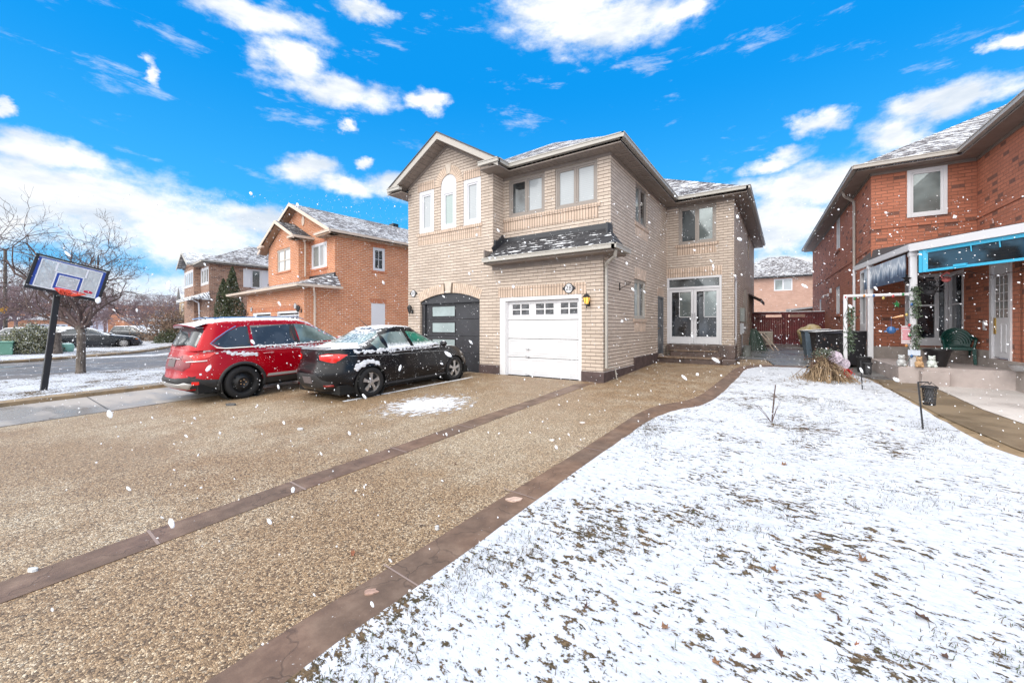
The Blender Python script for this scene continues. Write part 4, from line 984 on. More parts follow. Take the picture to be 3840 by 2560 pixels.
for c, hw, zt, ze, y in ((-4.25, 4.75, 8.14, e, -.46), (-4.725, 2.5, 7.16, 6.0, -1.01)):
    for sg in (-1, 1): mb.prism([(c, zt), (c + sg * hw, ze), (c + sg * hw, ze - .17), (c, zt - .18)][::sg], F(y), 0, .03)
gutter(mb, [(.47, -.45, e + .02), (.47, 12.4, e + .02)]); gutter(mb, [(-1.1, -.47, e + .02), (.5, -.47, e + .02)]); gutter(mb, [(-2.26, -1.0, 6.02), (-2.26, 0, 6.02)]); gutter(mb, [(-2.95, -1.02, 6.02), (-2.22, -1.02, 6.02)]); gutter(mb, [(-7.2, -1.02, 6.02), (-6.5, -1.02, 6.02)])
gutter(mb, [(-9.6, -1.92, 3.3), (.5, -1.92, 3.3)]); gutter(mb, [(.47, -1.92, 3.3), (.47, .15, 3.3)])
mb.build('gutter', m_fasc, H2)
mb = MB()
for c, hw, zt, y0, y1, sl_ in ((-4.25, 4.65, 8.12, -.43, 0, .448), (-4.725, 2.4, 7.14, -.98, -.6, .466)):
    for sg in (-1, 1):
        q = lambda dx, y: (c + sg * dx, y, zt - .2 - sl_ * dx); mb.add([q(0, y0), q(hw, y0), q(hw, y1), q(0, y1)], [(0, 1, 2, 3)])
mb.box(0, .42, -.4, 12.4, 5.80, 5.83); mb.box(-1.1, .42, -.44, 0, 5.80, 5.83); mb.box(-9.5, .42, -1.88, -1.45, 3.14, 3.17); mb.box(-2.7, -2.3, -1, 0, 5.85, 5.88); mb.box(-3, -2.3, -1, -.6, 5.85, 5.88)
mb.build('soffit', M('brown soffit', (.30, .20, .13), .6), H2)
mb = MB(); mb.box(-8.6, .02, -.05, .03, 3.84, 4.02); mb.build('flashing', m_flash, H2)
downspout(H2, [(.42, -1.2, 3.2), (.35, -1.15, 3.02), (.06, -1.0, 2.85), (.06, -1.0, 0)], m_fasc); downspout(H2, [(-2.35, -.5, 5.9), (-2.62, -.3, 5.7), (-2.62, -.3, 4.0)], m_fasc)
mb = MB(); mb.box(-4.6, -4.1, 6.0, 6.4, 7.95, 8.28); mb.box(-4.5, -4.15, 8.6, 8.9, 7.95, 8.25); mb.build('roof_vent', m_black, H2)

# ------------------------------------------------------------------ BROWN BRICK HOUSE further left
H3 = thing('brick_house', 'brown brick house with hipped frosted roof left of the cedars', 'house', (-33.4, 11.4, 0), -radians(8))
mb = MB(); fa, fs_, fb = F(0), Rt(0), F(-.4)
mb.wall(fa, rect(-6.6, 0, -.2, 5.8), [rect(-2.5, -.12, 4.38, 5.62), rect(-2.3, -.5, -.1, 2.1)], .1)
mb.wall(fs_, rect(0, 12, -.2, 5.8), [rect(2.55, 3.22, 4.25, 5.66)], .1)
mb.wall(fb, [(-6.3, -.2), (-2.7, -.2), (-2.7, 5.8), (-4.4, 6.7), (-6.3, 5.8)], [rect(-6.1, -2.95, 4.38, 5.62)], .1); mb.wall(Rt(-2.7), rect(-.4, 0, -.2, 5.8)); mb.wall(Lf(-6.3), rect(-.4, 0, -.2, 5.8))
mb.wall(Lf(-6.6), rect(0, 12, -.2, 5.8)); mb.wall(lambda a, z, d=0: (a, 12 + d, z), rect(-6.6, 0, -.2, 5.8))
mb.build('wall', m_brown, H3, recalc=False)
window(H3, fa, -2.5, -.12, 4.38, 5.62, m_white, g_grey, 3, d=.02, fw=.1, sm_=.08); window(H3, fb, -6.1, -2.95, 4.38, 5.62, m_white, g_grey, 4, d=.02, fw=.1, sm_=.08)
o = window(H3, fs_, 2.55, 3.22, 4.25, 5.66, m_white, g_grey, 1, d=.02, label='window between white shutters'); mb = MB(); mb.pbox(fs_, 2.05, 2.54, 4.3, 5.66, -.02, .05); mb.build('shutter', m_white, o, bevel=.01); mb = MB(); mb.pbox(fs_, 3.23, 3.75, 4.3, 5.66, -.02, .05); mb.build('shutter', m_white, o, bevel=.01)
soldier(H3, fs_, .0, 4.2, 3.98, 4.26, m_brownsold); soldier(H3, fa, -2.6, 0, 3.98, 4.3, m_brownsold); soldier(H3, fb, -6.2, -2.8, 3.98, 4.3, m_brownsold)
mb = MB(); mb.pbox(fa, -2.3, -.5, -.1, 2.1, -.1, -.02); mb.build('garage_door', m_white, H3, bevel=.01)
mb = MB(); mb.pbox(fs_, .6, 1.5, 0, 2.2, -.02, .03); mb.build('door', m_greyd, H3, bevel=.01)
roofpoly(H3, hip(-7.05, .45, -.45, 12.45, 5.95, .52), m_sh_grey)
roofpoly(H3, [[(-4.4, -.85, 7.05), (-2.3, -.85, 5.97), (-2.3, -.4, 5.97), (-4.4, 1.7, 7.05)], [(-6.6, -.85, 5.97), (-4.4, -.85, 7.05), (-4.4, 1.7, 7.05), (-6.6, -.4, 5.97)]], m_sh_light, 'bay_roof')
mb = MB(); gutter(mb, [(.47, -.47, 5.97), (.47, 12.4, 5.97)]); gutter(mb, [(-2.3, -.47, 5.97), (.5, -.47, 5.97)]); gutter(mb, [(-2.28, -.85, 5.97), (-2.28, -.4, 5.97)])
for sg in (-1, 1): mb.prism([(-4.4, 7.07), (-4.4 + sg * 2.15, 5.97), (-4.4 + sg * 2.15, 5.80), (-4.4, 6.89)][::sg], F(-.86), 0, .03)
mb.build('gutter', m_alu, H3); mb = MB(); mb.box(-6.6, .42, -.42, 0, 5.78, 5.81); mb.box(0, .42, 0, 12.4, 5.78, 5.81); mb.build('soffit', m_sof, H3)
mb = MB(); mb.add([(-5.2, -1.0, 3.40), (.35, -1.0, 3.32), (.35, 0, 3.35), (0, 0, 3.82), (-5.2, 0, 3.9)], [(0, 1, 2, 3, 4)]); mb.box(-5.2, .4, -1.04, -.95, 3.22, 3.38); mb.box(.33, .42, -1.0, 0, 3.24, 3.36); mb.build('canopy', m_sh_light, H3)
downspout(H3, [(.3, -1.1, 3.3), (.1, -.6, 3.0), (.08, -.5, 0)], m_white)
H4 = thing('distant_house', 'small pale brick house with frosted roof, far left beyond the brown house', 'house', (-76.5, 22.5, 0), -radians(12))
mb = MB(); mb.wall(F(0), [(-3, -.3), (5, -.3), (5, 5.1), (1, 7.3), (-3, 5.1)], [rect(0, 1.6, 3.6, 4.9)], .1); mb.wall(Rt(5), rect(0, 9, -.3, 5.1)); mb.wall(Lf(-3), rect(0, 9, -.3, 5.1)); mb.build('wall', m_yel, H4, recalc=False)
window(H4, F(0), 0, 1.6, 3.6, 4.9, m_white, g_grey, 2); roofpoly(H4, [[(1, -.4, 7.4), (5.5, -.4, 5.0), (5.5, 9.4, 5.0), (1, 9.4, 7.4)], [(-3.5, -.4, 5.0), (1, -.4, 7.4), (1, 9.4, 7.4), (-3.5, 9.4, 5.0)]], m_sh_light)
# far red houses across the street
def far_house(y0, lbl, n=2):
    h = thing('street_house', lbl, 'house', (-117, y0, -.3), 0); L_ = 17
    mb = MB(); fx = Rt(0); wins = [rect(1.5 + 4.2 * k, 3.2 + 4.2 * k, 4.0, 5.4) for k in range(4)]
    mb.wall(fx, rect(0, L_, 0, 6.3), wins, .1); mb.wall(Rt(3), rect(0, L_, 0, 3.0), [rect(1.2 + 7.6 * k, 6.4 + 7.6 * k, 0, 2.2) for k in range(2)], .1)
    mb.wall(F(0), rect(-10, 0, 0, 6.3)); mb.wall(lambda a, z, d=0: (a, L_ + d, z), rect(-10, 0, 0, 6.3)); mb.wall(F(0), rect(0, 3, 0, 3.0)); mb.build('wall', m_red, h, recalc=False)
    for r_ in wins: window(h, fx, r_[0][0], r_[1][0], 4.0, 5.4, m_white, g_grey, 2, d=.02, cols=2)
    for k in range(2):
        mb = MB(); mb.pbox(Rt(3), 1.2 + 7.6 * k, 6.4 + 7.6 * k, 0, 2.2, -.1, -.02); o = mb.build('garage_door', m_white, h)
        mb = MB(); [mb.pbox(Rt(3), 1.6 + 7.6 * k + .8 * j, 2.1 + 7.6 * k + .8 * j, 1.6, 1.95, -.03, -.01) for j in range(6)]; mb.build('pane', g_dgarage, o)
    roofpoly(h, [[(.5, -.5, 6.35), (.5, L_ + .5, 6.35), (-5, L_ - 5, 9.2), (-5, 5, 9.2)], [(-10.5, -.5, 6.35), (.5, -.5, 6.35), (-5, 5, 9.2)], [(.5, L_ + .5, 6.35), (-10.5, L_ + .5, 6.35), (-5, L_ - 5, 9.2)], [(-10.5, L_ + .5, 6.35), (-10.5, -.5, 6.35), (-5, 5, 9.2), (-5, L_ - 5, 9.2)]], m_sh_grey)
    roofpoly(h, [[(3.4, -.3, 2.95), (3.4, L_ + .3, 2.95), (0, L_ + .3, 3.7), (0, -.3, 3.7)]], m_sh_light, 'garage_roof')
    return h
far_house(2.0, 'red brick house across the street behind the hoop, with snowy garage roof'); far_house(-18, 'red brick house across the street at the left edge'); far_house(24, 'red brick house across the street hidden by bare trees')

# ------------------------------------------------------------------ RIGHT NEIGHBOUR
TR = radians(3.1)
HR = thing('neighbour_house', 'rust brown brick house on the right with glazed porch trimmed in cyan', 'house', (1.65, 15.08, 0), TR)
def rw(u, v, z=0): return (1.65 + u * cos(TR) - v * sin(TR), 15.08 + u * sin(TR) + v * cos(TR), z)
sl_, fw_, lw, uw = Lf(.42), F(.42), Lf(2.0), Lf(2.53)
mb = MB()
mb.wall(sl_, rect(.42, 14.3, .2, 5.85), [rect(5.42, 6.38, 4.48, 5.75), rect(5.5, 6.45, 1.87, 3.0), rect(10.75, 11.5, 2.05, 2.78), rect(.98, 1.76, .83, 3.12)], .1)
mb.wall(fw_, rect(.42, 2.53, .80, 5.85), [rect(1.18, 1.98, 4.40, 5.72), rect(1.14, 1.995, .84, 2.80)], .1)
mb.wall(lw, rect(-6, .42, .2, 3.2), [rect(-.52, .38, .84, 2.80), rect(-2.72, -1.92, .66, 2.72)], .1)
mb.wall(uw, rect(-6.3, .42, 3.1, 5.85)); mb.wall(F(-6.3), rect(2.53, 9, 0, 5.85)); mb.wall(F(-6), rect(2.0, 2.6, 0, 3.2)); mb.wall(lambda a, z, d=0: (a, 14.3 + d, z), rect(.42, 9, 0, 5.85)); mb.wall(Rt(9), rect(-6.3, 14.3, 0, 5.85))
mb.build('wall', m_rbrick, HR, recalc=False)
mb = MB(); mb.pbox(uw, -6.3, .42, 4.18, 4.24, 0, .02); mb.pbox(fw_, .42, 2.53, 4.16, 4.22, 0, .02); mb.pbox(sl_, .42, 14.3, 3.6, 3.64, 0, .02); mb.build('brick_band', m_rbrick, HR)
window(HR, fw_, 1.18, 1.98, 4.40, 5.72, m_white, g_grey, 1, d=.03, fw=.08, sm_=.05)
o = window(HR, sl_, 5.42, 6.38, 4.48, 5.75, m_white, g_room, 2, d=-.02); window(HR, sl_, 5.5, 6.45, 1.87, 3.0, m_white, g_room, 2, d=-.02); window(HR, sl_, 10.75, 11.5, 2.05, 2.78, m_white, g_grey, 1, d=-.02)
sill(HR, sl_, 5.4, 6.4, 4.48, m_rbrick, .1, .05); sill(HR, sl_, 5.4, 6.5, 1.87, m_rbrick, .1, .05)
# ground-floor window bay: three lights with a transom bar
mb = MB()
for q in ((1.14, 1.2, .84, 2.8), (1.93, 1.995, .84, 2.8), (1.2, 1.93, .84, 1.06), (1.2, 1.93, 2.72, 2.8), (1.30, 1.37, 1.06, 2.72), (1.74, 1.82, 1.06, 2.72)): mb.pbox(fw_, *q, -.08, .015)
mb.pbox(fw_, 1.37, 1.74, 1.92, 1.97, -.06, .0); o = mb.build('window', m_white, HR, bevel=.006, label='tall white framed porch window'); mb = MB(); mb.pbox(fw_, 1.2, 1.93, 1.06, 2.72, -.05, -.04); mb.build('pane', g_room, o)
mb = MB()
for q in ((-.52, -.44, .84, 2.8), (.30, .38, .84, 2.8), (-.44, .30, .84, .92), (-.44, .30, 2.72, 2.8)): mb.pbox(lw, *q, -.08, .015)
mb.pbox(lw, -.44, .30, 1.93, 1.97, -.06, 0); o = mb.build('window', m_white, HR, bevel=.006, label='dark side light of the porch window'); mb = MB(); mb.pbox(lw, -.44, .3, .92, 2.72, -.05, -.04); mb.build('pane', g_room, o)
# porch door
mb = MB(); mb.pbox(lw, -2.66, -1.98, .70, 2.66, -.06, -.01)
for a in (-2.50, -2.30): mb.pbox(lw, a, a + .10, .82, 1.42, -.02, .002)
o = mb.build('door', m_white, HR, bevel=.01, label='white porch door with patterned upper glass'); mb = MB(); mb.pbox(lw, -2.58, -2.10, 1.55, 2.42, -.012, .004); mb.build('pane', g_grey, o)
mb = MB()
for k in range(1, 5): mb.pbox(lw, -2.58, -2.10, 1.55 + .174 * k - .006, 1.55 + .174 * k + .006, .002, .010)
for k in range(1, 3): mb.pbox(lw, -2.58 + .16 * k - .006, -2.58 + .16 * k + .006, 1.55, 2.42, .002, .010)
mb.build('muntins', m_white, o)
mb = MB(); mb.lathe([(0, 0), (.028, .01), (.028, .03), (.012, .05), (.03, .07), (0, .09)], 10, (1.99, -2.04, 1.32), 'x'); mb.pbox(lw, -2.07, -2.01, 1.2, 1.55, -.01, .01); mb.build('handle', m_gold, o)
mb = MB()
for q in ((-2.74, -2.66, .66, 2.74), (-1.98, -1.88, .66, 2.74), (-2.66, -1.98, 2.66, 2.74)): mb.pbox(lw, *q, -.08, .03)
mb.build('door_frame', m_white, o)
mb = MB(); mb.pbox(lw, -1.62, -1.58, 1.28, 1.5, 0, .03); mb.pbox(lw, -1.70, -1.58, 1.28, 1.32, 0, .03); mb.build('house_bracket', m_white, HR)
# side door with screen
mb = MB()
for q in ((.98, 1.05, .83, 3.12), (1.69, 1.76, .83, 3.12), (1.05, 1.69, .83, 1.45), (1.05, 1.69, 3.02, 3.12), (1.05, 1.69, 2.28, 2.34)): mb.pbox(sl_, *q, -.07, .02)
o = mb.build('door', m_white, HR, bevel=.006, label='white side door with dark screen'); mb = MB(); mb.pbox(sl_, 1.05, 1.69, 1.45, 3.02, -.05, -.04); mb.build('pane', g_room, o)
# foundation, porch slab, steps
mb = MB(); mb.pbox(fw_, .40, 2.03, 0, .80, -.05, .05); mb.pbox(lw, -6, .42, 0, .66, -.02, .05); mb.pbox(lw, -1.88, .42, .66, .83, -.02, .03); mb.pbox(sl_, .42, 14.3, .1, .55, -.02, .01)
mb.build('foundation', m_conc, HR, bevel=.008); mb = MB(); mb.box(-.15, .42, .75, 2.1, .1, .80); mb.build('side_step', m_conc, HR, bevel=.008)
mb = MB(); P_ = [(.30, -2.70), (2.05, -3.02), (9, -4.2), (9, .42), (.30, .42)]
mb.prism(P_, lambda a, z, d=0: (a, z, d), -.1, .47); mb.box(.62, 1.05, -2.96, -2.62, -.1, .40); mb.build('porch_slab', M('pale pink concrete', (.40, .345, .325), .7, nz=(3, .12), bump=(30, .2)), HR, bevel=.012)
# porch roof
PA, PB, PC, PD = (.50, -2.68), (1.64, -4.15), (2.9, -5.75), (.14, 1.05)
mb = MB()
def fas(p, q, z0, z1, w_=.05): mb.bar((p[0], p[1], (z0 + z1) / 2), (q[0], q[1], (z0 + z1) / 2), w_, z1 - z0)
fas(PA, PC, 3.03, 3.20); fas(PA, PD, 3.06, 3.20); mb.build('porch_fascia', m_white, HR, bevel=.006)
mb = MB(); mb.add([(*PA, 3.21), (*PC, 3.21), (2.9, -.0, 3.62), (.45, .44, 3.58), (*PD, 3.22)], [(0, 1, 2, 3, 4)]); mb.add([(*PA, 3.19), (*PC, 3.19), (2.9, -.0, 3.52), (.45, .44, 3.5), (*PD, 3.19)], [(0, 1, 2, 3, 4)])
mb.build('porch_roof', M('frosted porch roof', (.09, .08, .08), .6, snow=dict(up=(.9, 1.25), amt=.8)), HR, recalc=False)
for (u, v, h) in ((.57, -2.58, 3.05), (.30, -.12, 3.08), (2.06, -3.06, 3.1)):
    mb = MB(); mb.box(u - .06, u + .06, v - .06, v + .06, .47, h); mb.box(u - .075, u + .075, v - .075, v + .075, h - .12, h - .02); mb.build('porch_post', m_white, HR, bevel=.01)
mb = MB(); mb.box(.10, .16, .98, 1.04, .2, 3.1); mb.build('side_frame_post', m_white, HR, bevel=.006)
# tinted transom panel framed in cyan
m_cyan = M('cyan film', (.05, .42, .66), .35); g_tint = glassmat('tinted panel', (.022, .055, .085), .2, .05, ((1.5, 1.5, 2)), .8)
def alongAC(k, z): return (PA[0] + (PC[0] - PA[0]) * k + .03, PA[1] + (PC[1] - PA[1]) * k + .02, z)
mb = MB(); k0 = .055; mb.bar(alongAC(k0, 2.99), alongAC(1, 2.99), .02, .07); mb.bar(alongAC(k0, 2.565), alongAC(1, 2.565), .02, .05); mb.bar(alongAC(k0, 2.54), alongAC(k0, 3.02), .12, .03, up=(1, 1, 0)); mb.bar(alongAC(k0 + .015, 2.54), alongAC(k0 + .015, 3.02), .03, .09)
mb.bar(alongAC(.20, 2.60), alongAC(.255, 2.60), .05, .05); mb.bar(alongAC(.56, 2.54), alongAC(.56, 3.02), .03, .08)
for k in (.27, .38, .50, .62): mb.bar(alongAC(k, 2.97), alongAC(k + .003, 2.84), .015)
o = mb.build('cyan_frame', m_cyan, HR); mb = MB(); a, b = alongAC(k0, 2.55), alongAC(1, 2.55)
mb.add([(a[0] + .02, a[1], 2.55), (b[0] + .02, b[1], 2.55), (b[0] + .02, b[1], 3.0), (a[0] + .02, a[1], 3.0), (a[0] + .03, a[1], 2.55), (b[0] + .03, b[1], 2.55), (b[0] + .03, b[1], 3.0), (a[0] + .03, a[1], 3.0)], [(0, 1, 2, 3), (4, 5, 6, 7), (0, 1, 5, 4), (2, 3, 7, 6)]); mb.build('tinted_panel', g_tint, o)
# frosted side banner hanging under the left eave
m, t, b = newmat('icy banner'); ob = t.obj(); xx = t.xyz(ob); n = t.noise(t.comb(t.math('MULTIPLY', xx[1], 5.5), t.math('MULTIPLY', xx[2], 1.1)), 1., 4, .6)
gr = t.math('ADD', n, t.math('MULTIPLY', t.math('SUBTRACT', xx[2], 2.72), .75)); t.set(b.inputs['Base Color'], t.ramp(gr, [(.36, (.05, .09, .16)), (.47, (.24, .33, .45)), (.56, (.80, .86, .92)), (.66, (.42, .50, .60))])); b.inputs['Roughness'].default_value = .3
mb = MB(); mb.add([(.47, -2.45, 3.0), (.24, .30, 3.0), (.24, .30, 2.42), (.47, -2.45, 2.42), (.485, -2.45, 3.0), (.255, .30, 3.0), (.255, .30, 2.42), (.485, -2.45, 2.42)], [(0, 1, 2, 3), (4, 5, 6, 7), (0, 1, 5, 4), (2, 3, 7, 6)]); mb.build('side_banner', m, HR)
# roof
e = 5.95; k = 4.6
roofpoly(HR, [[(0, 0, e), (2.1, 0, e), (2.1 + k, k, e + .58 * k), (k, k, e + .58 * k)], [(0, 14.7, e), (0, 0, e), (k, k, e + .58 * k), (k, 14.7, e + .58 * k)], [(2.1, 0, e), (2.1, -6.7, e), (2.1 + k, -6.7, e + .58 * k), (2.1 + k, k, e + .58 * k)],
              [(k, k, e + .58 * k), (2.1 + k, k, e + .58 * k), (2.1 + k, 14.7, e + .58 * k), (k, 14.7, e + .58 * k)]], m_sh_grey)
mb = MB(); gutter(mb, [(-.02, -.02, e + .02), (-.02, 14.7, e + .02)]); gutter(mb, [(-.06, -.02, e + .02), (2.12, -.02, e + .02)]); gutter(mb, [(2.08, .04, e + .02), (2.08, -6.7, e + .02)]); mb.build('gutter', m_fas, HR)
mb = MB(); mb.box(.03, .44, .02, 14.6, 5.80, 5.83); mb.box(.03, 2.55, .02, .44, 5.797, 5.827); mb.box(2.12, 2.55, -6.7, .02, 5.80, 5.83); mb.pbox(sl_, .42, 14.3, 5.72, 5.80, 0, .02); mb.pbox(fw_, .42, 2.53, 5.72, 5.80, 0, .02); mb.pbox(uw, -6.3, .42, 5.72, 5.80, 0, .02); mb.build('soffit', m_sof, HR)
downspout(HR, [(.04, 2.2, 5.86), (.10, 2.3, 5.7), (.34, 2.43, 5.55), (.36, 2.43, 5.4), (.36, 2.43, 1.45), (.30, 2.43, 1.3), (.15, 2.3, 1.22)], m_fas)
mb = MB(); mb.pbox(sl_, 8.2, 8.35, 2.75, 2.87, 0, .06); mb.tube([(.36, 8.27, 2.82), (.22, 8.2, 2.78), (.2, 8.1, 2.68)], .03, 8); mb.tube([(.36, 8.27, 2.82), (.22, 8.4, 2.78), (.2, 8.5, 2.70)], .03, 8); mb.build('flood_lamp', m_white, HR); mb = MB(); mb.pbox(sl_, 7.4, 7.55, 2.85, 3.05, 0, .07); mb.build('alarm_box', m_white, HR, bevel=.01)

# ------------------------------------------------------------------ back house, shed, fence
HB = thing('back_house', 'pale pink brick house with frosted hip roof behind the red fence', 'house', (0, 48, .5))
mb = MB(); mb.wall(F(0), rect(-5.9, 4.4, 0, 5.75), [rect(-.98, .53, 4.45, 5.62)], .08); mb.wall(Rt(4.4), rect(0, 8.8, 0, 5.75)); mb.wall(Lf(-5.9), rect(0, 8.8, 0, 5.75)); mb.wall(lambda a, z, d=0: (a, 8.8 + d, z), rect(-5.9, 4.4, 0, 5.75)); mb.build('wall', m_pink, HB, recalc=False)
window(HB, F(0), -.98, .53, 4.45, 5.62, m_white, [g_grey, g_blind], 2, d=.02); A = .4
roofpoly(HB, [[(-6.3, -.4, 5.85), (4.8, -.4, 5.85), (.15, 4.4, 8.45), (-1.65, 4.4, 8.45)], [(4.8, -.4, 5.85), (4.8, 9.2, 5.85), (.15, 4.4, 8.45)], [(-6.3, 9.2, 5.85), (-6.3, -.4, 5.85), (-1.65, 4.4, 8.45)], [(4.8, 9.2, 5.85), (-6.3, 9.2, 5.85), (-1.65, 4.4, 8.45), (.15, 4.4, 8.45)]], m_sh_grey)
mb = MB(); gutter(mb, [(-6.3, -.42, 5.87), (4.8, -.42, 5.87)]); mb.build('gutter', m_flash, HB)
sh = thing('garden_shed', 'low shed with snow covered roof behind the red fence', 'shed', (1.3, 30, .55)); mb = MB(); mb.box(-1.1, 1.6, 0, 2, 0, 1.9); mb.build('wall', m_pink, sh); mb = MB(); mb.add([(-1.3, -.2, 1.88), (1.7, -.2, 2.2), (1.7, 2.2, 2.2), (-1.3, 2.2, 1.88), (-1.3, -.2, 1.78), (1.7, -.2, 2.1), (1.7, 2.2, 2.1), (-1.3, 2.2, 1.78)], [(0, 1, 2, 3), (4, 5, 6, 7), (0, 1, 5, 4), (1, 2, 6, 5)]); mb.build('roof', M('snowy felt', (.6, .62, .65), .9), sh)
m_rw = M('dark red fence paint', (.115, .012, .016), .55, nz=(3, .3), bump=(18, .4))
fe = thing('fence', 'dark red board fence and gate closing the passage', 'fence', (0, 24.6, .45))
mb = MB(); x = -1.44; i = 0
while x < 1.75:
    hh = 1.40 if (-.95 < x < .75 and abs(x + .08) > .1) else 1.62
    mb.box(x, x + .093, 0, .022, .04, hh); x += .097; i += 1
mb.build('boards', m_rw, fe)
for x in (-1.42, -.08, 1.15, 1.7): mb = MB(); mb.box(x - .045, x + .045, -.03, .06, 0, 1.66); mb.build('post', m_rw, fe, bevel=.006)
mb = MB(); mb.box(-1.46, 1.76, -.025, .05, 1.53, 1.62); mb.box(-1.46, 1.76, -.02, -.001, 1.3, 1.39); mb.box(-1.46, 1.76, -.02, -.001, .25, .34); mb.box(-1.5, 1.8, -.04, .06, 1.62, 1.65); mb.build('rail', m_rw, fe)
mb = MB(); mb.box(-1.5, 1.8, -.04, .06, 1.651, 1.685); mb.build('snow_cap', M('snow cap', (.84, .86, .9), .9), fe, bevel=.01)
# ------------------------------------------------------------------ cars
def interp(tb, x):
    if x <= tb[0][0]: return tb[0][1]
    for (a, va), (b, vb) in zip(tb, tb[1:]):
        if x <= b:
            k = (x - a) / (b - a); return va + (vb - va) * k
    return tb[-1][1]
def sinterp(tb, x):
    d = .07; return (interp(tb, x - d) + interp(tb, x) * 2 + interp(tb, x + d)) / 4
def paint(name, col, up=(.62, .9), metal=.0, speck=.0, rough=.3, coat=.7):
    m, t, b = newmat(name)
    sp = t.math('MULTIPLY', t.smooth(t.noise(t.obj(), 75, 1, .4), .79 - speck * .035, .81 - speck * .035), .9)
    sp = t.math('MULTIPLY', sp, t.smooth(t.noise(t.obj(), 2.2, 3), .42, .6))
    snowmix(t, b, (*col, 1), rough, up, extra=sp, scale=13)
    b.inputs['Metallic'].default_value = metal; b.inputs['Coat Weight'].default_value = coat; b.inputs['Coat Roughness'].default_value = .03; b.inputs['Specular IOR Level'].default_value = .25; b.inputs['Coat IOR'].default_value = 1.35
    return m
def carglass(name, base, z0=None, z1=None, up=(1.2, 1.5), amt=1.):
    m, t, b = newmat(name); o = t.obj(); n = t.noise(o, 16, 5, .7); k = None
    k = t.smooth(t.math('ADD', t.nz(), t.math('MULTIPLY', t.math('SUBTRACT', n, .5), 1.0)), up[0], up[1])
    if z0 is not None: k = t.math('MAXIMUM', k, t.smooth(t.math('ADD', t.xyz(o)[2], t.math('MULTIPLY', t.math('SUBTRACT', n, .5), .16)), z1, z0))
    k = t.math('MULTIPLY', k, amt)
    c = t.mix(t.smooth(t.noise(o, 2.5, 3), .4, .6), tuple(v * .6 for v in base), base)
    t.set(b.inputs['Base Color'], t.mix(k, c, (.82, .84, .87))); t.set(b.inputs['Roughness'], t.mix(k, .05, .9, 'FLOAT')); b.inputs['Specular IOR Level'].default_value = .7
    return m
m_tyre = M('tyre rubber', (.012, .012, .013), .8, bump=(60, .3)); m_plast = M('black trim plastic', (.022, .022, .024), .6, nz=(8, .2))
m_rim = M('machined alloy', (.42, .40, .385), .35, metal=.55); m_rimd = M('rim black', (.01, .01, .011), .5); m_chrome = M('satin chrome', (.62, .62, .64), .22, metal=.9)  # near-black for steel rims and the disc behind alloy spokes
m_tail = M('tail lamp red', (.72, .012, .008), .15, coat=.5); m_taild = M('dark tail lamp', (.28, .01, .01), .15, coat=1); m_lens = M('clear lens', (.6, .6, .6), .1, coat=1)
m_plate = M('plate grey', (.13, .11, .115), .6); m_under = M('underbody', (.006, .006, .006), .9); m_silv = M('silver skid plate', (.45, .44, .43), .35, metal=.3)

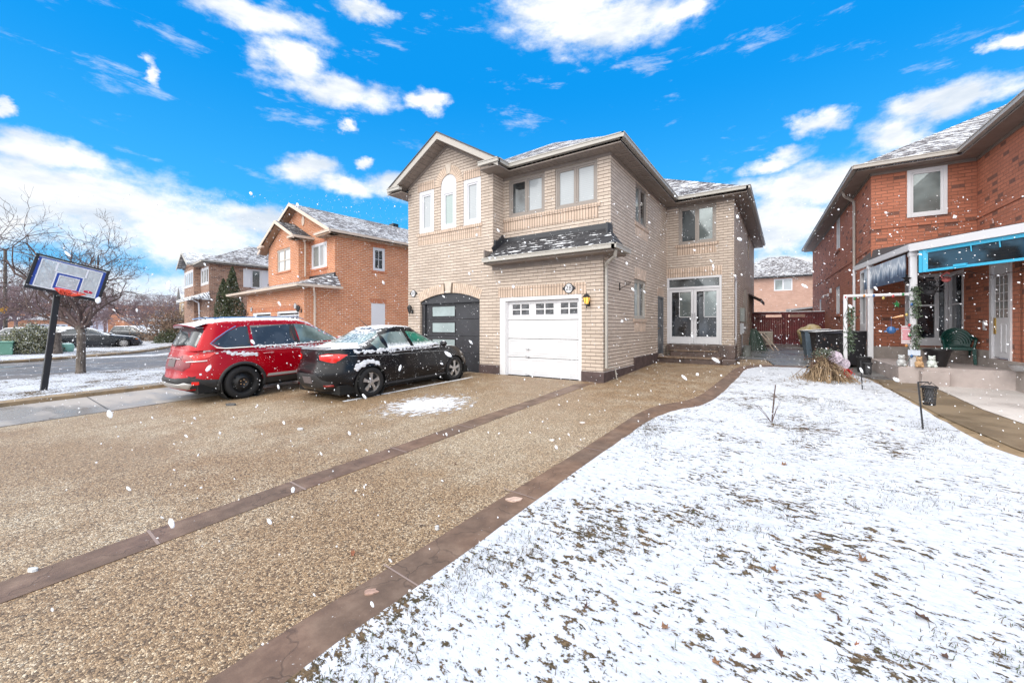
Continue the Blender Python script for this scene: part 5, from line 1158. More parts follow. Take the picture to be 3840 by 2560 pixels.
m_snowc = M('stuck snow', (.74, .76, .80), .9)
class Car:
    def __init__(s, name, label, loc, rz, P, paintm, gl, pitch=0):
        s.P = P; s.t = thing(name, label, 'car', loc, rot=(pitch, 0, rz)); s.paint = paintm; s.gl = gl
        s.L = P['L']; s.W = P['W']; s.z0 = P['z0']; s.n = P.get('n', 5); s.gn = P.get('gn', 7)
        s.body()
    def ztop(s, y): return sinterp(s.P['ztop'], y)
    def zroof(s, y): return sinterp(s.P['zroof'], y)
    def hwt(s, t): return s.W * interp([(0, .93), (.15, .985), (.45, 1), (.62, .985), (.8, .975), (.93, .955), (1, .925)], t)
    def brow(s, t): return interp(s.P['yr'], t), interp(s.P['yf'], t)
    def grow(s, t):
        p = s.P; e = t ** 1.12
        return p['gr'][0] + (p['gr'][1] - p['gr'][0]) * e, p['gf'][0] + (p['gf'][1] - p['gf'][0]) * e, p['gw'][0] + (p['gw'][1] - p['gw'][0]) * (t ** 1.25)
    def ring(s, n, ny=74, nx=16):
        pts = []; lim = .93
        for i in range(ny + 1):
            v = -lim + 2 * lim * i / ny; pts.append(((1 - abs(v) ** n) ** (1 / n), v))
        xe = pts[-1][0]
        for i in range(1, nx): x = xe - 2 * xe * i / nx; pts.append((x, (1 - abs(x) ** n) ** (1 / n)))
        for i in range(ny + 1):
            v = lim - 2 * lim * i / ny; pts.append((-(1 - abs(v) ** n) ** (1 / n), v))
        for i in range(1, nx): x = -xe + 2 * xe * i / nx; pts.append((x, -(1 - abs(x) ** n) ** (1 / n)))
        return pts
    def bx(s, y, z):
        t = min(1, max(0, (z - s.z0) / (s.ztop(y) - s.z0))); a, b = s.brow(t); v = min(.999, abs(2 * (y - a) / (b - a) - 1)); return s.hwt(t) * (1 - v ** s.n) ** (1 / s.n)
    def gx(s, y, z):
        zb = s.ztop(y) - .02; t = min(1, max(0, (z - zb) / (s.zroof(y) - zb))); a, b, h = s.grow(t); v = min(.999, abs(2 * (y - a) / (b - a) - 1)); return h * (1 - v ** s.gn) ** (1 / s.gn)
    def endy(s, x, z, rear, g):
        y = 0 if rear else s.L
        for _ in range(12):
            if g: zb = s.ztop(y) - .02; t = min(1, max(0, (z - zb) / (s.zroof(y) - zb))); a, b, h = s.grow(t); n = s.gn
            else: t = min(1, max(0, (z - s.z0) / (s.ztop(y) - s.z0))); a, b = s.brow(t); h = s.hwt(t); n = s.n
            v = (1 - min(.999, abs(x / h)) ** n) ** (1 / n); yy = (a + b) / 2 + (b - a) / 2 * v * (-1 if rear else 1); y = .5 * y + .5 * yy
        return y
    def body(s):
        P = s.P; wr = P['wr']; R = wr + P.get('gap', .06)
        def arch(y):
            z = -1
            for wy in P['wy']:
                d = abs(y - wy)
                if d < R: z = max(z, wr * .97 + sqrt(R * R - d * d))
            return z
        s.arch = arch; rg = s.ring(s.n); N = len(rg); mb = MB(); vs = []; fs = []
        ts = [0, .06, .14, .24, .36, .48, .58, .66, .74, .82, .89, .95, 1]
        for t in ts:
            a, b = s.brow(t); h = s.hwt(t)
            for sx, sy in rg:
                y = (a + b) / 2 + (b - a) / 2 * sy; z = s.z0 + (s.ztop(y) - s.z0) * t
                if abs(sx) > .8: z = max(z, min(arch(y), s.ztop(y) - .03))
                vs.append((sx * h, y, z))
        cr = P.get('crown', .035); a, b = s.brow(1.0); h = s.hwt(1)
        for k in (.94, .8, .55, .25, 0):
            kk = 1 - (1 - k) * .55 if k > .5 else k
            for sx, sy in rg: y = (a + b) / 2 + (b - a) / 2 * sy * (1 - (1 - k) * .015); vs.append((sx * h * k, y, s.ztop(y) + (cr * (1 - k * k) + (.006 if k == .94 else 0)) * (1 - abs(sy) ** 9)))
        rows = len(ts) + 5
        for i in range(rows - 1):
            for j in range(N): q = (j + 1) % N; fs.append((i * N + j, i * N + q, (i + 1) * N + q, (i + 1) * N + j))
        mb.add(vs, fs); s.b = mb.build('body', s.paint, s.t, smooth=True, merge=.0015, ang=38)
        # greenhouse
        rg = s.ring(s.gn, 60, 18); N = len(rg); mb = MB(); vs = []; fs = []; ts = [0, .12, .25, .4, .55, .7, .82, .92, 1]
        for t in ts:
            a, b, h = s.grow(t)
            for sx, sy in rg: y = (a + b) / 2 + (b - a) / 2 * sy; zb = s.ztop(y) - .02; vs.append((sx * h, y, zb + (s.zroof(y) - zb) * t))
        a, b, h = s.grow(1)
        for k, dz in ((.965, .018), (.9, .028), (.7, .042), (.4, .052), (0, .056)):
            for sx, sy in rg: y = (a + b) / 2 + (b - a) / 2 * sy * (1 - (1 - k) * .12); vs.append((sx * h * k, y, s.zroof(y) + dz * P.get('rc', 1) * (1 - abs(sy) ** 7)))
        rows = len(ts) + 5
        for i in range(rows - 1):
            for j in range(N): q = (j + 1) % N; fs.append((i * N + j, i * N + q, (i + 1) * N + q, (i + 1) * N + j))
        mb.add(vs, fs); mb.build('roof', s.paint, s.t, smooth=True, merge=.0015, ang=38)
        mb = MB(); mb.box(-s.W * .86, s.W * .86, .25, s.L - .25, s.z0 - .06, s.z0 + .12); mb.build('underbody', m_under, s.t)
        if P.get('cap'):
            mb = MB(); vs = []; fs = []; a, b, h = s.grow(1); rg2 = rg
            for k, dz in ((.90, .022), (.86, .042), (.7, .058), (.4, .068), (0, .072)):
                for sx, sy in rg2: y = (a + b) / 2 + (b - a) / 2 * sy * (1 - (1 - k) * .12) * .97; vs.append((sx * h * k, y, s.zroof(y) + dz * P.get('rc', 1) * (1 - abs(sy) ** 9) + .012 * noise.noise(V((sx * 5, y * 5, 0)))))
            for i in range(4):
                for j in range(N): q = (j + 1) % N; fs.append((i * N + j, i * N + q, (i + 1) * N + q, (i + 1) * N + j))
            mb.add(vs, fs); mb.build('snow_layer', m_snowc, s.t, smooth=True, merge=.0015, ang=60)
        for wy in P['wy']:
            for sg in (-1, 1):
                mb = MB(); mb.lathe([(0, sg * (s.W - .42)), (R, sg * (s.W - .42)), (R, sg * (s.W - .015))], 28, (0, wy, wr * .97), 'x', cap=False); mb.build('wheel_well', m_under, s.t, recalc=False)
                if P.get('clad'):
                    mb = MB(); pts = []
                    for k in range(19):
                        a = pi * (-.06 + 1.12 * k / 18); yy = wy + (R + .015) * cos(a); zz = wr * .97 + (R + .015) * sin(a); pts.append((sg * (s.bx(min(max(yy, .2), s.L - .2), max(zz, s.z0)) + .004), yy, max(zz, s.z0 - .03)))
                    mb.tube(pts, P['clad'], 8); mb.build('arch_trim', m_plast, s.t, smooth=True)
                s.wheel(sg * (s.W - .125), wy, sg)
    def wheel(s, x, y, sg):
        r = s.P['wr']; c = (x, y, r); mb = MB()
        mb.lathe([(r * .60, -.10 * sg), (r * .74, -.112 * sg), (r * .92, -.108 * sg), (r * .985, -.085 * sg), (r, -.05 * sg), (r, .05 * sg), (r * .985, .085 * sg), (r * .92, .108 * sg), (r * .74, .112 * sg), (r * .66, .10 * sg), (r * .65, .04 * sg)], 36, c, 'x', cap=False)
        for k in range(44): a = 2 * pi * k / 44; mb.bar((x - .08, y + r * 1.0 * cos(a), r + r * sin(a)), (x + .08, y + r * cos(a + .05), r + r * sin(a + .05)), .018, .012)
        w = mb.build('wheel', m_tyre, s.t, smooth=True, ang=50)
        kind = s.P['rim']; mb = MB(); ro = r * .70; f = sg * .095
        if kind == 'steel':
            mb.lathe([(ro, f), (ro * .93, f - sg * .02), (ro * .85, f - sg * .07), (ro * .62, f - sg * .04), (ro * .42, f - sg * .01), (ro * .30, f - sg * .03), (0, f - sg * .03)], 32, c, 'x', cap=False); o = mb.build('rim', m_rimd, w, smooth=True)
            mb = MB()
            for k in range(5): a = 2 * pi * k / 5; mb.lathe([(0, f - sg * .0), (.011, f - sg * .005), (.013, f - sg * .03)], 6, (x, y + .055 * cos(a), r + .055 * sin(a)), 'x')
            mb.build('wheel_nuts', M('rusty nut', (.4, .24, .12), .5), o)
            mb = MB()
            for k in range(10): a = 2 * pi * k / 10; mb.lathe([(0, f - sg * .036), (.018, f - sg * .038)], 10, (x, y + ro * .74 * cos(a), r + ro * .74 * sin(a)), 'x')
            mb.build('vent_holes', m_under, o, recalc=False)
        else:
            mb.lathe([(ro, f), (ro * .96, f + sg * .004), (ro * .93, f - sg * .01), (ro * .9, f - sg * .07)], 36, c, 'x', cap=False)
            ns = s.P.get('spokes', 5)
            for k in range(ns):
                a = 2 * pi * k / ns + .25; u = V((0, cos(a), sin(a))); v = V((0, -sin(a), cos(a))); q = []
                for d, wd, dep in ((.028, .034, 0), (ro * .45, .026, -.004), (ro * .8, .040, -.012), (ro * .95, .052, -.012)):
                    for e, dd in ((-1, 0), (1, 0), (1, -.03), (-1, -.03)):
                        p = V(c) + u * d + v * wd * e; q.append((p.x + f + sg * (dep + dd), p.y, p.z))
                fs = [(i * 4 + j, i * 4 + (j + 1) % 4, i * 4 + 4 + (j + 1) % 4, i * 4 + 4 + j) for i in range(3) for j in range(4)]; mb.add(q, fs + [(0, 1, 2, 3), (12, 13, 14, 15)])
            mb.lathe([(.05, f - sg * .03), (.05, f + sg * .004), (.03, f + sg * .008), (0, f + sg * .008)], 18, c, 'x')
            o = mb.build('rim', m_rim, w, bevel=.003); mb = MB(); mb.lathe([(ro * .92, f - sg * .06), (0, f - sg * .06)], 30, c, 'x', cap=False); mb.build('brake_disc', m_rimd, o, recalc=False)
    def mp(s, kind, sg, p, off):
        if kind in ('gs', 'bs'):
            f = s.gx if kind == 'gs' else s.bx; return (sg * (f(p[0], p[1]) + off), p[0], p[1])
        rear = kind[1] == 'r'; y = s.endy(p[0], p[1], rear, kind[0] == 'g'); return (p[0], y + (-off if rear else off), p[1])
    def decal(s, name, kind, sg, poly, mat, off=.006, step=.07, trim=None, par=None, tr=.010):
        pts, fs = grid_poly(poly, step); n0 = len(poly); mb = MB(); m_ = len(pts)
        vs = [s.mp(kind, sg, p, off) for p in pts]; mb.add(vs, fs)
        mb.add([s.mp(kind, sg, p, off) for p in poly] + [s.mp(kind, sg, p, -.03) for p in poly], [(i, (i + 1) % n0, n0 + (i + 1) % n0, n0 + i) for i in range(n0)])
        o = mb.build(name, mat, par or s.t, smooth=True, merge=.0005, ang=35)
        if trim:
            dp = []
            for i in range(n0):
                p, q = poly[i], poly[(i + 1) % n0]; k = max(1, int(hypot(q[0] - p[0], q[1] - p[1]) / .08)); dp += [(p[0] + (q[0] - p[0]) * j / k, p[1] + (q[1] - p[1]) * j / k) for j in range(k)]
            mb = MB(); mb.tube([s.mp(kind, sg, p, off) for p in dp + dp[:1]], tr, 6); mb.build('trim', trim, o, smooth=True)
        return o
    def line(s, name, kind, sg, pts, mat, r=.006, off=.0):
        dp = []
        for p, q in zip(pts, pts[1:]):
            k = max(1, int(hypot(q[0] - p[0], q[1] - p[1]) / .08)); dp += [(p[0] + (q[0] - p[0]) * j / k, p[1] + (q[1] - p[1]) * j / k) for j in range(k)]
        mb = MB(); mb.tube([s.mp(kind, sg, p, off) for p in dp + [pts[-1]]], r, 5); return mb.build(name, mat, s.t, smooth=True)
    def mirrors(s, y, z, mat):
        for sg in (-1, 1):
            x = s.bx(y, z - .05) ; mb = MB(); mb.ball((sg * (x + .13), y, z + .03), .1, 14, 0, 1.05, .7, .75); mb.bar((sg * (x - .06), y + .03, z - .03), (sg * (x + .1), y + .01, z), .06, .035); mb.build('mirror', mat, s.t, smooth=True)

p_red = paint('red car paint', (.40, .0, .008), (.60, .88), speck=2.2, metal=.25, coat=.5); p_blk = paint('black car paint', (.004, .004, .006), (.74, .98), speck=2.6, coat=.55)
g_suv = carglass('suv glass', (.055, .062, .07), up=(1.25, 1.5)); g_suvf = carglass('suv front glass', (.16, .22, .215)); g_suvr = carglass('suv rear glass', (.075, .09, .10), up=(1.0, 1.5), amt=.7)
g_sed = carglass('sedan glass', (.19, .25, .25), 1.0, 1.13); g_sedf = carglass('sedan green glass', (.035, .22, .15), .98, 1.12); g_sedr = carglass('sedan rear glass', (.20, .27, .26), up=(.82, 1.2))

# red SUV
zs = zg(-10.4, 5); pit = .031
suv = Car('suv', 'red SUV with snow on its roof parked beside the black sedan', (-10.42, 2.87, zg(-10.4, 2.87)), 0, dict(L=4.7, W=.905, z0=.27, n=4.6, gn=6,
    ztop=[(0, 1.08), (.6, 1.09), (2.0, 1.07), (3.4, 1.06), (3.65, 1.05), (4.3, .95), (4.55, .88), (4.7, .78)],
    zroof=[(0, 1.585), (.35, 1.60), (.8, 1.635), (1.6, 1.655), (2.3, 1.635), (2.8, 1.56), (3.2, 1.45), (3.7, 1.2)],
    yr=[(0, .10), (.12, .02), (.28, .0), (.36, .05), (.6, .07), (1, .16)], yf=[(0, 4.6), (.3, 4.7), (.6, 4.68), (1, 4.5)],
    gr=(.17, .42), gf=(3.72, 2.72), gw=(.845, .64), wy=(1.02, 3.69), wr=.345, gap=.065, clad=.034, rim='steel', crown=.03, cap=1), p_red, g_suv, pit)
for sg in (-1, 1):
    suv.decal('side_window', 'gs', sg, [(.62, 1.13), (.52, 1.20), (.80, 1.42), (1.02, 1.52), (1.20, 1.54), (1.20, 1.10), (.72, 1.10)], g_suv, trim=None)
    suv.decal('side_window', 'gs', sg, [(1.25, 1.10), (1.25, 1.545), (2.10, 1.56), (2.16, 1.10)], g_suv); suv.decal('side_window', 'gs', sg, [(2.28, 1.10), (2.21, 1.56), (2.45, 1.55), (2.85, 1.45), (3.28, 1.20), (3.36, 1.10)], g_suvf)
    suv.decal('window_pillar', 'gs', sg, [(2.16, 1.10), (2.10, 1.56), (2.21, 1.56), (2.28, 1.10)], m_plast, .003)
    suv.line('window_trim', 'gs', sg, [(3.42, 1.085), (2.2, 1.085), (.72, 1.085), (.58, 1.11), (.49, 1.20), (.60, 1.30), (.80, 1.44), (.98, 1.54)], m_chrome, .014, .004)
    suv.decal('sill_trim', 'bs', sg, [(1.45, .27), (1.45, .40), (3.28, .40), (3.28, .27)], m_plast, .012); suv.decal('sill_strip', 'bs', sg, [(1.48, .42), (1.52, .475), (3.2, .475), (3.24, .42)], m_silv, .014)
    for yy in (2.27, 1.30, 3.42): suv.line('door_gap', 'bs', sg, [(yy, .46 if yy != 1.30 else .78), (yy - .02, .8), (yy, 1.05)], m_under, .004, -.001)
    for yy in (1.42, 2.42): suv.line('door_handle', 'bs', sg, [(yy, .925), (yy + .22, .93)], p_red, .015, .022)
    suv.decal('tail_lamp', 'bs', sg, [(.15, .88), (.16, 1.0), (.58, 1.02), (.46, .93), (.26, .87)], m_tail, .012)
    suv.line('lamp_strip', 'bs', sg, [(.14, .845), (.42, .86)], m_lens, .012, .012)
    suv.line('body_crease', 'bs', sg, [(.3, 1.04), (1.2, 1.0), (2.3, .985), (3.4, .98)], p_red, .008, .0)
    mb = MB(); mb.tube([(sg * .60, .62, 1.70), (sg * .60, .75, 1.725), (sg * .60, 2.3, 1.73), (sg * .60, 2.5, 1.67)], .016, 6); mb.build('roof_rail', m_chrome, suv.t, smooth=True)
suv.decal('rear_window', 'gr', 1, [(-.66, 1.13), (.66, 1.13), (.60, 1.45), (.50, 1.56), (-.50, 1.56), (-.60, 1.45)], g_suvr, .008, .09)
suv.decal('tail_lamp', 'br', 1, [(.42, .88), (.42, .99), (.68, 1.01), (.70, .88), (.6, .86)], m_taild, .010); suv.decal('tail_lamp', 'br', 1, [(-.42, .88), (-.42, .99), (-.68, 1.01), (-.70, .88), (-.6, .86)][::-1], m_taild, .010)
suv.decal('tailgate_panel', 'br', 1, [(-.50, .66), (.50, .66), (.62, .74), (.62, .86), (.40, .87), (.40, .97), (-.40, .97), (-.40, .87), (-.62, .86), (-.62, .74)], paint('dusty red paint', (.21, .035, .045), (.5, .9), speck=2, rough=.4, coat=.4), .006)
suv.decal('licence_plate', 'br', 1, [(-.20, .74), (.15, .74), (.15, .88), (-.20, .88)], m_plate, .018); suv.line('plate_strip', 'br', 1, [(-.38, .90), (.36, .90)], m_chrome, .012, .012)
suv.decal('bumper', 'br', 1, [(-.71, .29), (.71, .29), (.71, .56), (.5, .53), (-.5, .53), (-.71, .56)], m_plast, .014); suv.decal('skid_plate', 'br', 1, [(-.58, .29), (.58, .29), (.70, .40), (.60, .44), (-.60, .44), (-.70, .40)], m_silv, .030)
for sg in (-1, 1):
    suv.decal('bumper', 'bs', sg, [(.14, .28), (.14, .57), (.32, .49), (.63, .46), (.63, .28)], m_plast, .012); suv.decal('reflector', 'bs', sg, [(.17, .39), (.17, .455), (.27, .45), (.27, .385)], m_tail, .028)
mb = MB(); zz = 1.60; vs = []     # roof spoiler
for k in range(13): x = -.60 + 1.2 * k / 12; c_ = .10 * (x / .6) ** 2; vs += [(x, .50, 1.635 - c_ * .2), (x, .18 + c_, 1.60 - c_ * .6), (x, .19 + c_, 1.575 - c_ * .6), (x, .45, 1.56 - c_ * .4)]
mb.add(vs, [(i * 4 + j, i * 4 + j + 1, i * 4 + 5 + j, i * 4 + 4 + j) for i in range(12) for j in range(3)]); mb.build('spoiler', p_red, suv.t, smooth=True)
mb = MB(); y0 = suv.endy(.1, 1.14, True, True) - .03; mb.bar((-.25, y0, 1.15), (.28, y0 + .03, 1.19), .03, .02); mb.build('rear_wiper', m_plast, suv.t)
mb = MB(); mb.tube([(.18, .62, 1.70), (.18, .48, 1.80)], [.012, .004], 6); mb.build('antenna', m_plast, suv.t); suv.mirrors(3.22, 1.12, p_red)
suv.decal('windscreen', 'gf', 1, [(-.7, 1.12), (.7, 1.12), (.56, 1.5), (-.56, 1.5)], g_suvf, .006)
# side snow ledge stuck on the rear quarter
def clumps(par, pts, n, r, seed, name='stuck_snow', flat=.35):
    rnd = random.Random(seed); mb = MB(); mb.tube([V(q) for q in pts], r * .35, 5)
    for _ in range(n):
        k = rnd.random() * (len(pts) - 1); i = int(k); f = k - i; p = V(pts[i]).lerp(V(pts[min(i + 1, len(pts) - 1)]), f); mb.ball((p.x + rnd.gauss(0, .004), p.y + rnd.gauss(0, .03), p.z + rnd.gauss(0, .018)), r * rnd.uniform(.5, 1.3), 7, 0, flat, 1.5, .8, .15)
    return mb.build(name, m_snowc, par, smooth=True)
clumps(suv.t, [(suv.bx(.40, 1.03), .40, 1.05), (suv.bx(.8, .99), .8, 1.0), (suv.bx(1.0, .92), 1.05, .935), (suv.bx(1.3, .9), 1.3, .915)], 90, .026, 3); clumps(suv.t, [(suv.gx(y, 1.09) + .01, y, 1.088) for y in (1.2, 2, 2.6, 3.3)], 110, .016, 4)
clumps(suv.t, [(suv.bx(y, 1.03) + .004, y, 1.03) for y in (1.5, 2.2, 2.8, 3.2)], 50, .016, 14)

# black sedan
sed = Car('sedan', 'black sedan with snow on roof and bonnet in front of the charcoal garage', (-8.04, 4.43, zg(-8, 4.4)), 0, dict(L=4.36, W=.862, z0=.20, n=4.2, gn=5,
    ztop=[(0, 1.03), (.3, 1.055), (.7, 1.04), (1.2, .99), (2.2, .935), (3.2, .93), (3.5, .91), (3.95, .83), (4.2, .72), (4.36, .6)],
    zroof=[(0, 1.16), (.6, 1.22), (1.1, 1.34), (1.5, 1.42), (1.9, 1.445), (2.3, 1.42), (2.7, 1.31), (3.1, 1.14), (3.5, .95)],
    yr=[(0, .14), (.15, .05), (.35, .0), (.55, .02), (.62, .08), (1, .10)], yf=[(0, 4.26), (.35, 4.36), (.6, 4.34), (1, 4.10)],
    gr=(.30, 1.38), gf=(3.48, 2.42), gw=(.80, .55), wy=(.93, 3.50), wr=.315, gap=.045, clad=0, rim='alloy', spokes=5, crown=.035), p_blk, g_sed, pit)
for sg in (-1, 1):
    sed.decal('side_window', 'gs', sg, [(1.13, .99), (1.03, 1.12), (1.30, 1.27), (1.36, 1.0)], g_sedr, .007)
    sed.decal('side_window', 'gs', sg, [(1.42, .99), (1.36, 1.29), (1.62, 1.345), (1.95, 1.345), (2.08, .97)], g_sed, .007); sed.decal('side_window', 'gs', sg, [(2.18, .965), (2.05, 1.345), (2.35, 1.32), (2.70, 1.20), (3.02, 1.04), (3.08, .965)], g_sedf, .007)
    for yy in (2.13, 1.30, 3.18): sed.line('door_gap', 'bs', sg, [(yy + .02, .3 if yy != 1.30 else .72), (yy, .6 if yy != 1.30 else .8), (yy, .9)], m_under, .0035, -.001)
    for yy in (1.45, 2.35): sed.line('door_handle', 'bs', sg, [(yy, .835), (yy + .2, .83)], p_blk, .013, .02)
    sed.decal('tail_lamp', 'bs', sg, [(.17, .79), (.17, .945), (.30, .955), (.46, .93), (.30, .82), (.22, .78)], m_tail, .012); sed.line('body_crease', 'bs', sg, [(.35, .9), (1.3, .86), (2.2, .83), (3.3, .80)], p_blk, .008, .001)
    sed.line('sill_trim', 'bs', sg, [(1.28, .235), (3.16, .235)], m_plast, .03, .0); sed.decal('reflector', 'br', 1, [(sg * .46, .30), (sg * .46, .345), (sg * .62, .35), (sg * .62, .31)][::sg], m_taild, .014)
    sed.decal('headlamp', 'bs', sg, [(3.86, .66), (3.80, .76), (4.0, .74), (4.16, .66), (4.2, .6)], m_lens, .006)
sed.decal('tail_lamp', 'br', 1, [(.34, .84), (.32, .93), (.50, .965), (.64, .955), (.64, .78), (.52, .80)], m_tail, .010); sed.decal('tail_lamp', 'br', 1, [(-.34, .84), (-.32, .93), (-.50, .965), (-.64, .955), (-.64, .78), (-.52, .80)][::-1], m_tail, .010)
sed.line('lamp_strip', 'br', 1, [(.38, .92), (.60, .935)], m_lens, .013, .012)
sed.decal('rear_window', 'gr', 1, [(-.62, 1.10), (.62, 1.10), (.56, 1.30), (.46, 1.375), (-.46, 1.375), (-.56, 1.30)], g_sedr, .006, .08)
sed.decal('licence_plate', 'br', 1, [(-.14, .36), (.16, .36), (.16, .50), (-.14, .50)], m_plate, .016); sed.decal('bumper_insert', 'br', 1, [(-.58, .24), (.58, .24), (.62, .40), (.3, .56), (-.3, .56), (-.62, .40)], m_plast, .006)
sed.decal('windscreen', 'gf', 1, [(-.62, 1.0), (.62, 1.0), (.46, 1.33), (-.46, 1.33)], g_sedr, .006)
mb = MB(); mb.bar((-.66, .10, 1.085), (.66, .10, 1.085), .10, .02); mb.build('spoiler', p_blk, sed.t, bevel=.006)
mb = MB(); mb.tube([(.12, 1.38, 1.47), (.12, 1.16, 1.66)], [.008, .003], 6); mb.build('antenna', m_plast, sed.t); sed.mirrors(3.0, .97, p_blk)
clumps(sed.t, [(sed.gx(y, .98) + .015, y, .975) for y in (1.15, 1.6, 2.2, 2.7, 3.05)], 170, .021, 5); clumps(sed.t, [(sed.bx(y, z) + .004, y, z) for y, z in ((.60, .98), (.75, .97), (.95, .96), (1.2, .95))], 60, .024, 6)
clumps(sed.t, [(sed.bx(y, z) + .006, y, z) for y, z in ((.62, .66), (.72, .74), (.93, .76), (1.1, .70))], 130, .022, 7); clumps(sed.t, [(sed.bx(y, z), y, z) for y, z in ((.60, .62), (.70, .68), (.8, .72))], 50, .03, 8)
clumps(sed.t, [(sed.bx(y, .92) + .004, y, .915) for y in (1.4, 2.0, 2.6, 3.1)], 60, .013, 9)

# cars in the distance (simpler panels, same parts)
def far_car(name, label, loc, rz, body, L=4.7, H=1.45, glass=None, pal=p_blk, white=False):
    k = L / 4.36; hh = H / 1.45
    c = Car(name, label, loc, rz, dict(L=L, W=.90, z0=.2, n=4.2, gn=5, ztop=[(0, .93 * hh), (.5 * k, .98 * hh), (1.2 * k, .95 * hh), (3.0 * k, .93 * hh), (3.9 * k, .80 * hh), (4.36 * k, .62 * hh)],
        zroof=[(0, 1.12 * hh), (.6 * k, 1.20 * hh), (1.2 * k, 1.37 * hh), (1.8 * k, 1.42 * hh), (2.3 * k, 1.38 * hh), (3.0 * k, 1.1 * hh), (3.5 * k, .95 * hh)] if body == 'sedan' else [(0, 1.36 * hh), (.4 * k, 1.42 * hh), (2.2 * k, 1.43 * hh), (3.0 * k, 1.15 * hh), (3.5 * k, .96 * hh)],
        yr=[(0, .1), (.3, 0), (1, .1)], yf=[(0, L - .1), (.35, L), (1, L - .25)], gr=(.38 * k, 1.05 * k) if body == 'sedan' else (.15, .45), gf=(3.4 * k, 2.3 * k), gw=(.82, .6), wy=(.95 * k, 3.5 * k), wr=.34, gap=.05, rim='alloy', spokes=10), pal, None)
    for sg in (-1, 1):
        a = 1.1 * k if body == 'sedan' else .6 * k
        c.decal('side_window', 'gs', sg, [(a, 1.0 * hh), (a + .25 * k, 1.28 * hh), (1.95 * k, 1.33 * hh), (1.98 * k, 1.0 * hh)], glass, .006); c.decal('side_window', 'gs', sg, [(2.05 * k, 1.0 * hh), (2.02 * k, 1.33 * hh), (2.4 * k, 1.27 * hh), (3.0 * k, 1.02 * hh)], glass, .006)
        c.line('window_trim', 'gs', sg, [(a - .05, .985 * hh), (3.1 * k, .985 * hh)], m_chrome, .013, .004); c.decal('tail_lamp', 'bs', sg, [(.06, .72 * hh), (.08, .86 * hh), (.4, .86 * hh), (.3, .76 * hh)], m_tail, .01)
        c.decal('side_marker', 'bs', sg, [(L - .42, .62 * hh), (L - .42, .68 * hh), (L - .3, .66 * hh), (L - .3, .61 * hh)], M('amber marker', (.7, .18, .02), .3), .01)
    c.mirrors(2.95 * k, 1.0 * hh, pal); return c
g_far = carglass('far car glass', (.07, .08, .085), up=(.8, 1.2)); p_dark = paint('dark grey paint', (.018, .02, .024), (.5, .8), speck=2); p_wht = paint('white paint car', (.6, .6, .6), (.5, .8))
far_car('parked_car', 'dark sedan parked across the road behind the bare tree', (-40.5, 4.2, -.12), -radians(13), 'sedan', 5.25, 1.42, g_far, p_dark)
far_car('parked_car', 'dark fastback with red tail lamp behind the round bush', (-47.1, 3.07, -.12), -radians(56), 'sedan', 4.9, 1.45, g_far, p_dark)
far_car('parked_car', 'dark estate car parked beyond the sedan, toward the brown house', (-52.5, 10.3, -.05), -radians(56), 'wagon', 4.9, 1.5, g_far, p_dark)
far_car('parked_car', 'white car by the snowy garages at the left edge', (-84, .5, -.12), -radians(56), 'wagon', 4.7, 1.5, g_far, p_wht)
far_car('parked_car', 'silver grey estate car half hidden by the dark fastback', (-52.0, 5.6, -.12), -radians(56), 'wagon', 4.6, 1.5, g_far, paint('silver green paint', (.22, .26, .25), (.5, .8)))
# ------------------------------------------------------------------ basketball hoop
hp = thing('basketball_hoop', 'leaning basketball hoop with clear backboard and orange rim on black pole', 'basketball hoop', (-15, 1.69, -.27))
O = V((-15, 1.69, -.27)); bc = V((-14.62, 2.08, 2.54)) - O; A_ = radians(13.4); wv = V((0, cos(A_), -sin(A_))); uv_ = V((0, sin(A_), cos(A_))); nv = V((1, 0, 0))
bpl = lambda a, z, d=0: tuple(bc + wv * a + uv_ * z + nv * d)
mb = MB(); top = V((-.0, .235, 2.42)); mb.bar((0, 0, -.1), top, .115, .115); mb.bar((-.10, -.02, .0), top + V((-.1, -.02, -.02)), .05, .05); mb.build('pole', m_black, hp, bevel=.012)
mb = MB(); mb.bar(top + V((0, 0, -.05)), bpl(-.25, -.28, -.06), .05); mb.bar(top + V((0, 0, -.05)), bpl(.25, -.28, -.06), .05); mb.bar(top, bpl(-.3, .12, -.06), .035); mb.bar(top, bpl(.32, .12, -.06), .035); mb.bar(top, bpl(-.02, -.40, -.05), .07); mb.build('support_arm', m_black, hp)
W_, H_ = .645, .425; mb = MB()
for q in ((-W_, W_, -H_, -H_ + .075), (-W_, W_, H_ - .035, H_), (-W_, -W_ + .06, -H_ + .075, H_ - .035), (W_ - .06, W_, -H_ + .075, H_ - .035)): mb.pbox(bpl, *q, -.04, .02)
bf = mb.build('backboard_frame', M('snow dusted black frame', (.012, .012, .014), .5, snow=dict(up=(.75, 1.1), amt=.9, scale=30)), hp, bevel=.008)
m, t, b = newmat('clear backboard'); b.inputs['Base Color'].default_value = (.62, .66, .68, 1); b.inputs['Roughness'].default_value = .12
n = t.noise(t.obj(), 5, 4, .6); b.inputs['Alpha'].default_value = .5; t.set(b.inputs['Alpha'], t.math('ADD', .38, t.math('MULTIPLY', n, .3)))
mb = MB(); mb.pbox(bpl, -W_ + .06, W_ - .06, -H_ + .075, H_ - .035, -.01, 0); mb.build('backboard', m, hp)
m_blue = M('blue marking', (.02, .06, .33), .4); m_mk = M('white marking', (.72, .74, .78), .4)
def rframe(mb, a0, a1, z0, z1, w_, d): 
    for q in ((a0, a1, z0, z0 + w_), (a0, a1, z1 - w_, z1), (a0, a0 + w_, z0 + w_, z1 - w_), (a1 - w_, a1, z0 + w_, z1 - w_)): mb.pbox(bpl, *q, d, d + .003)
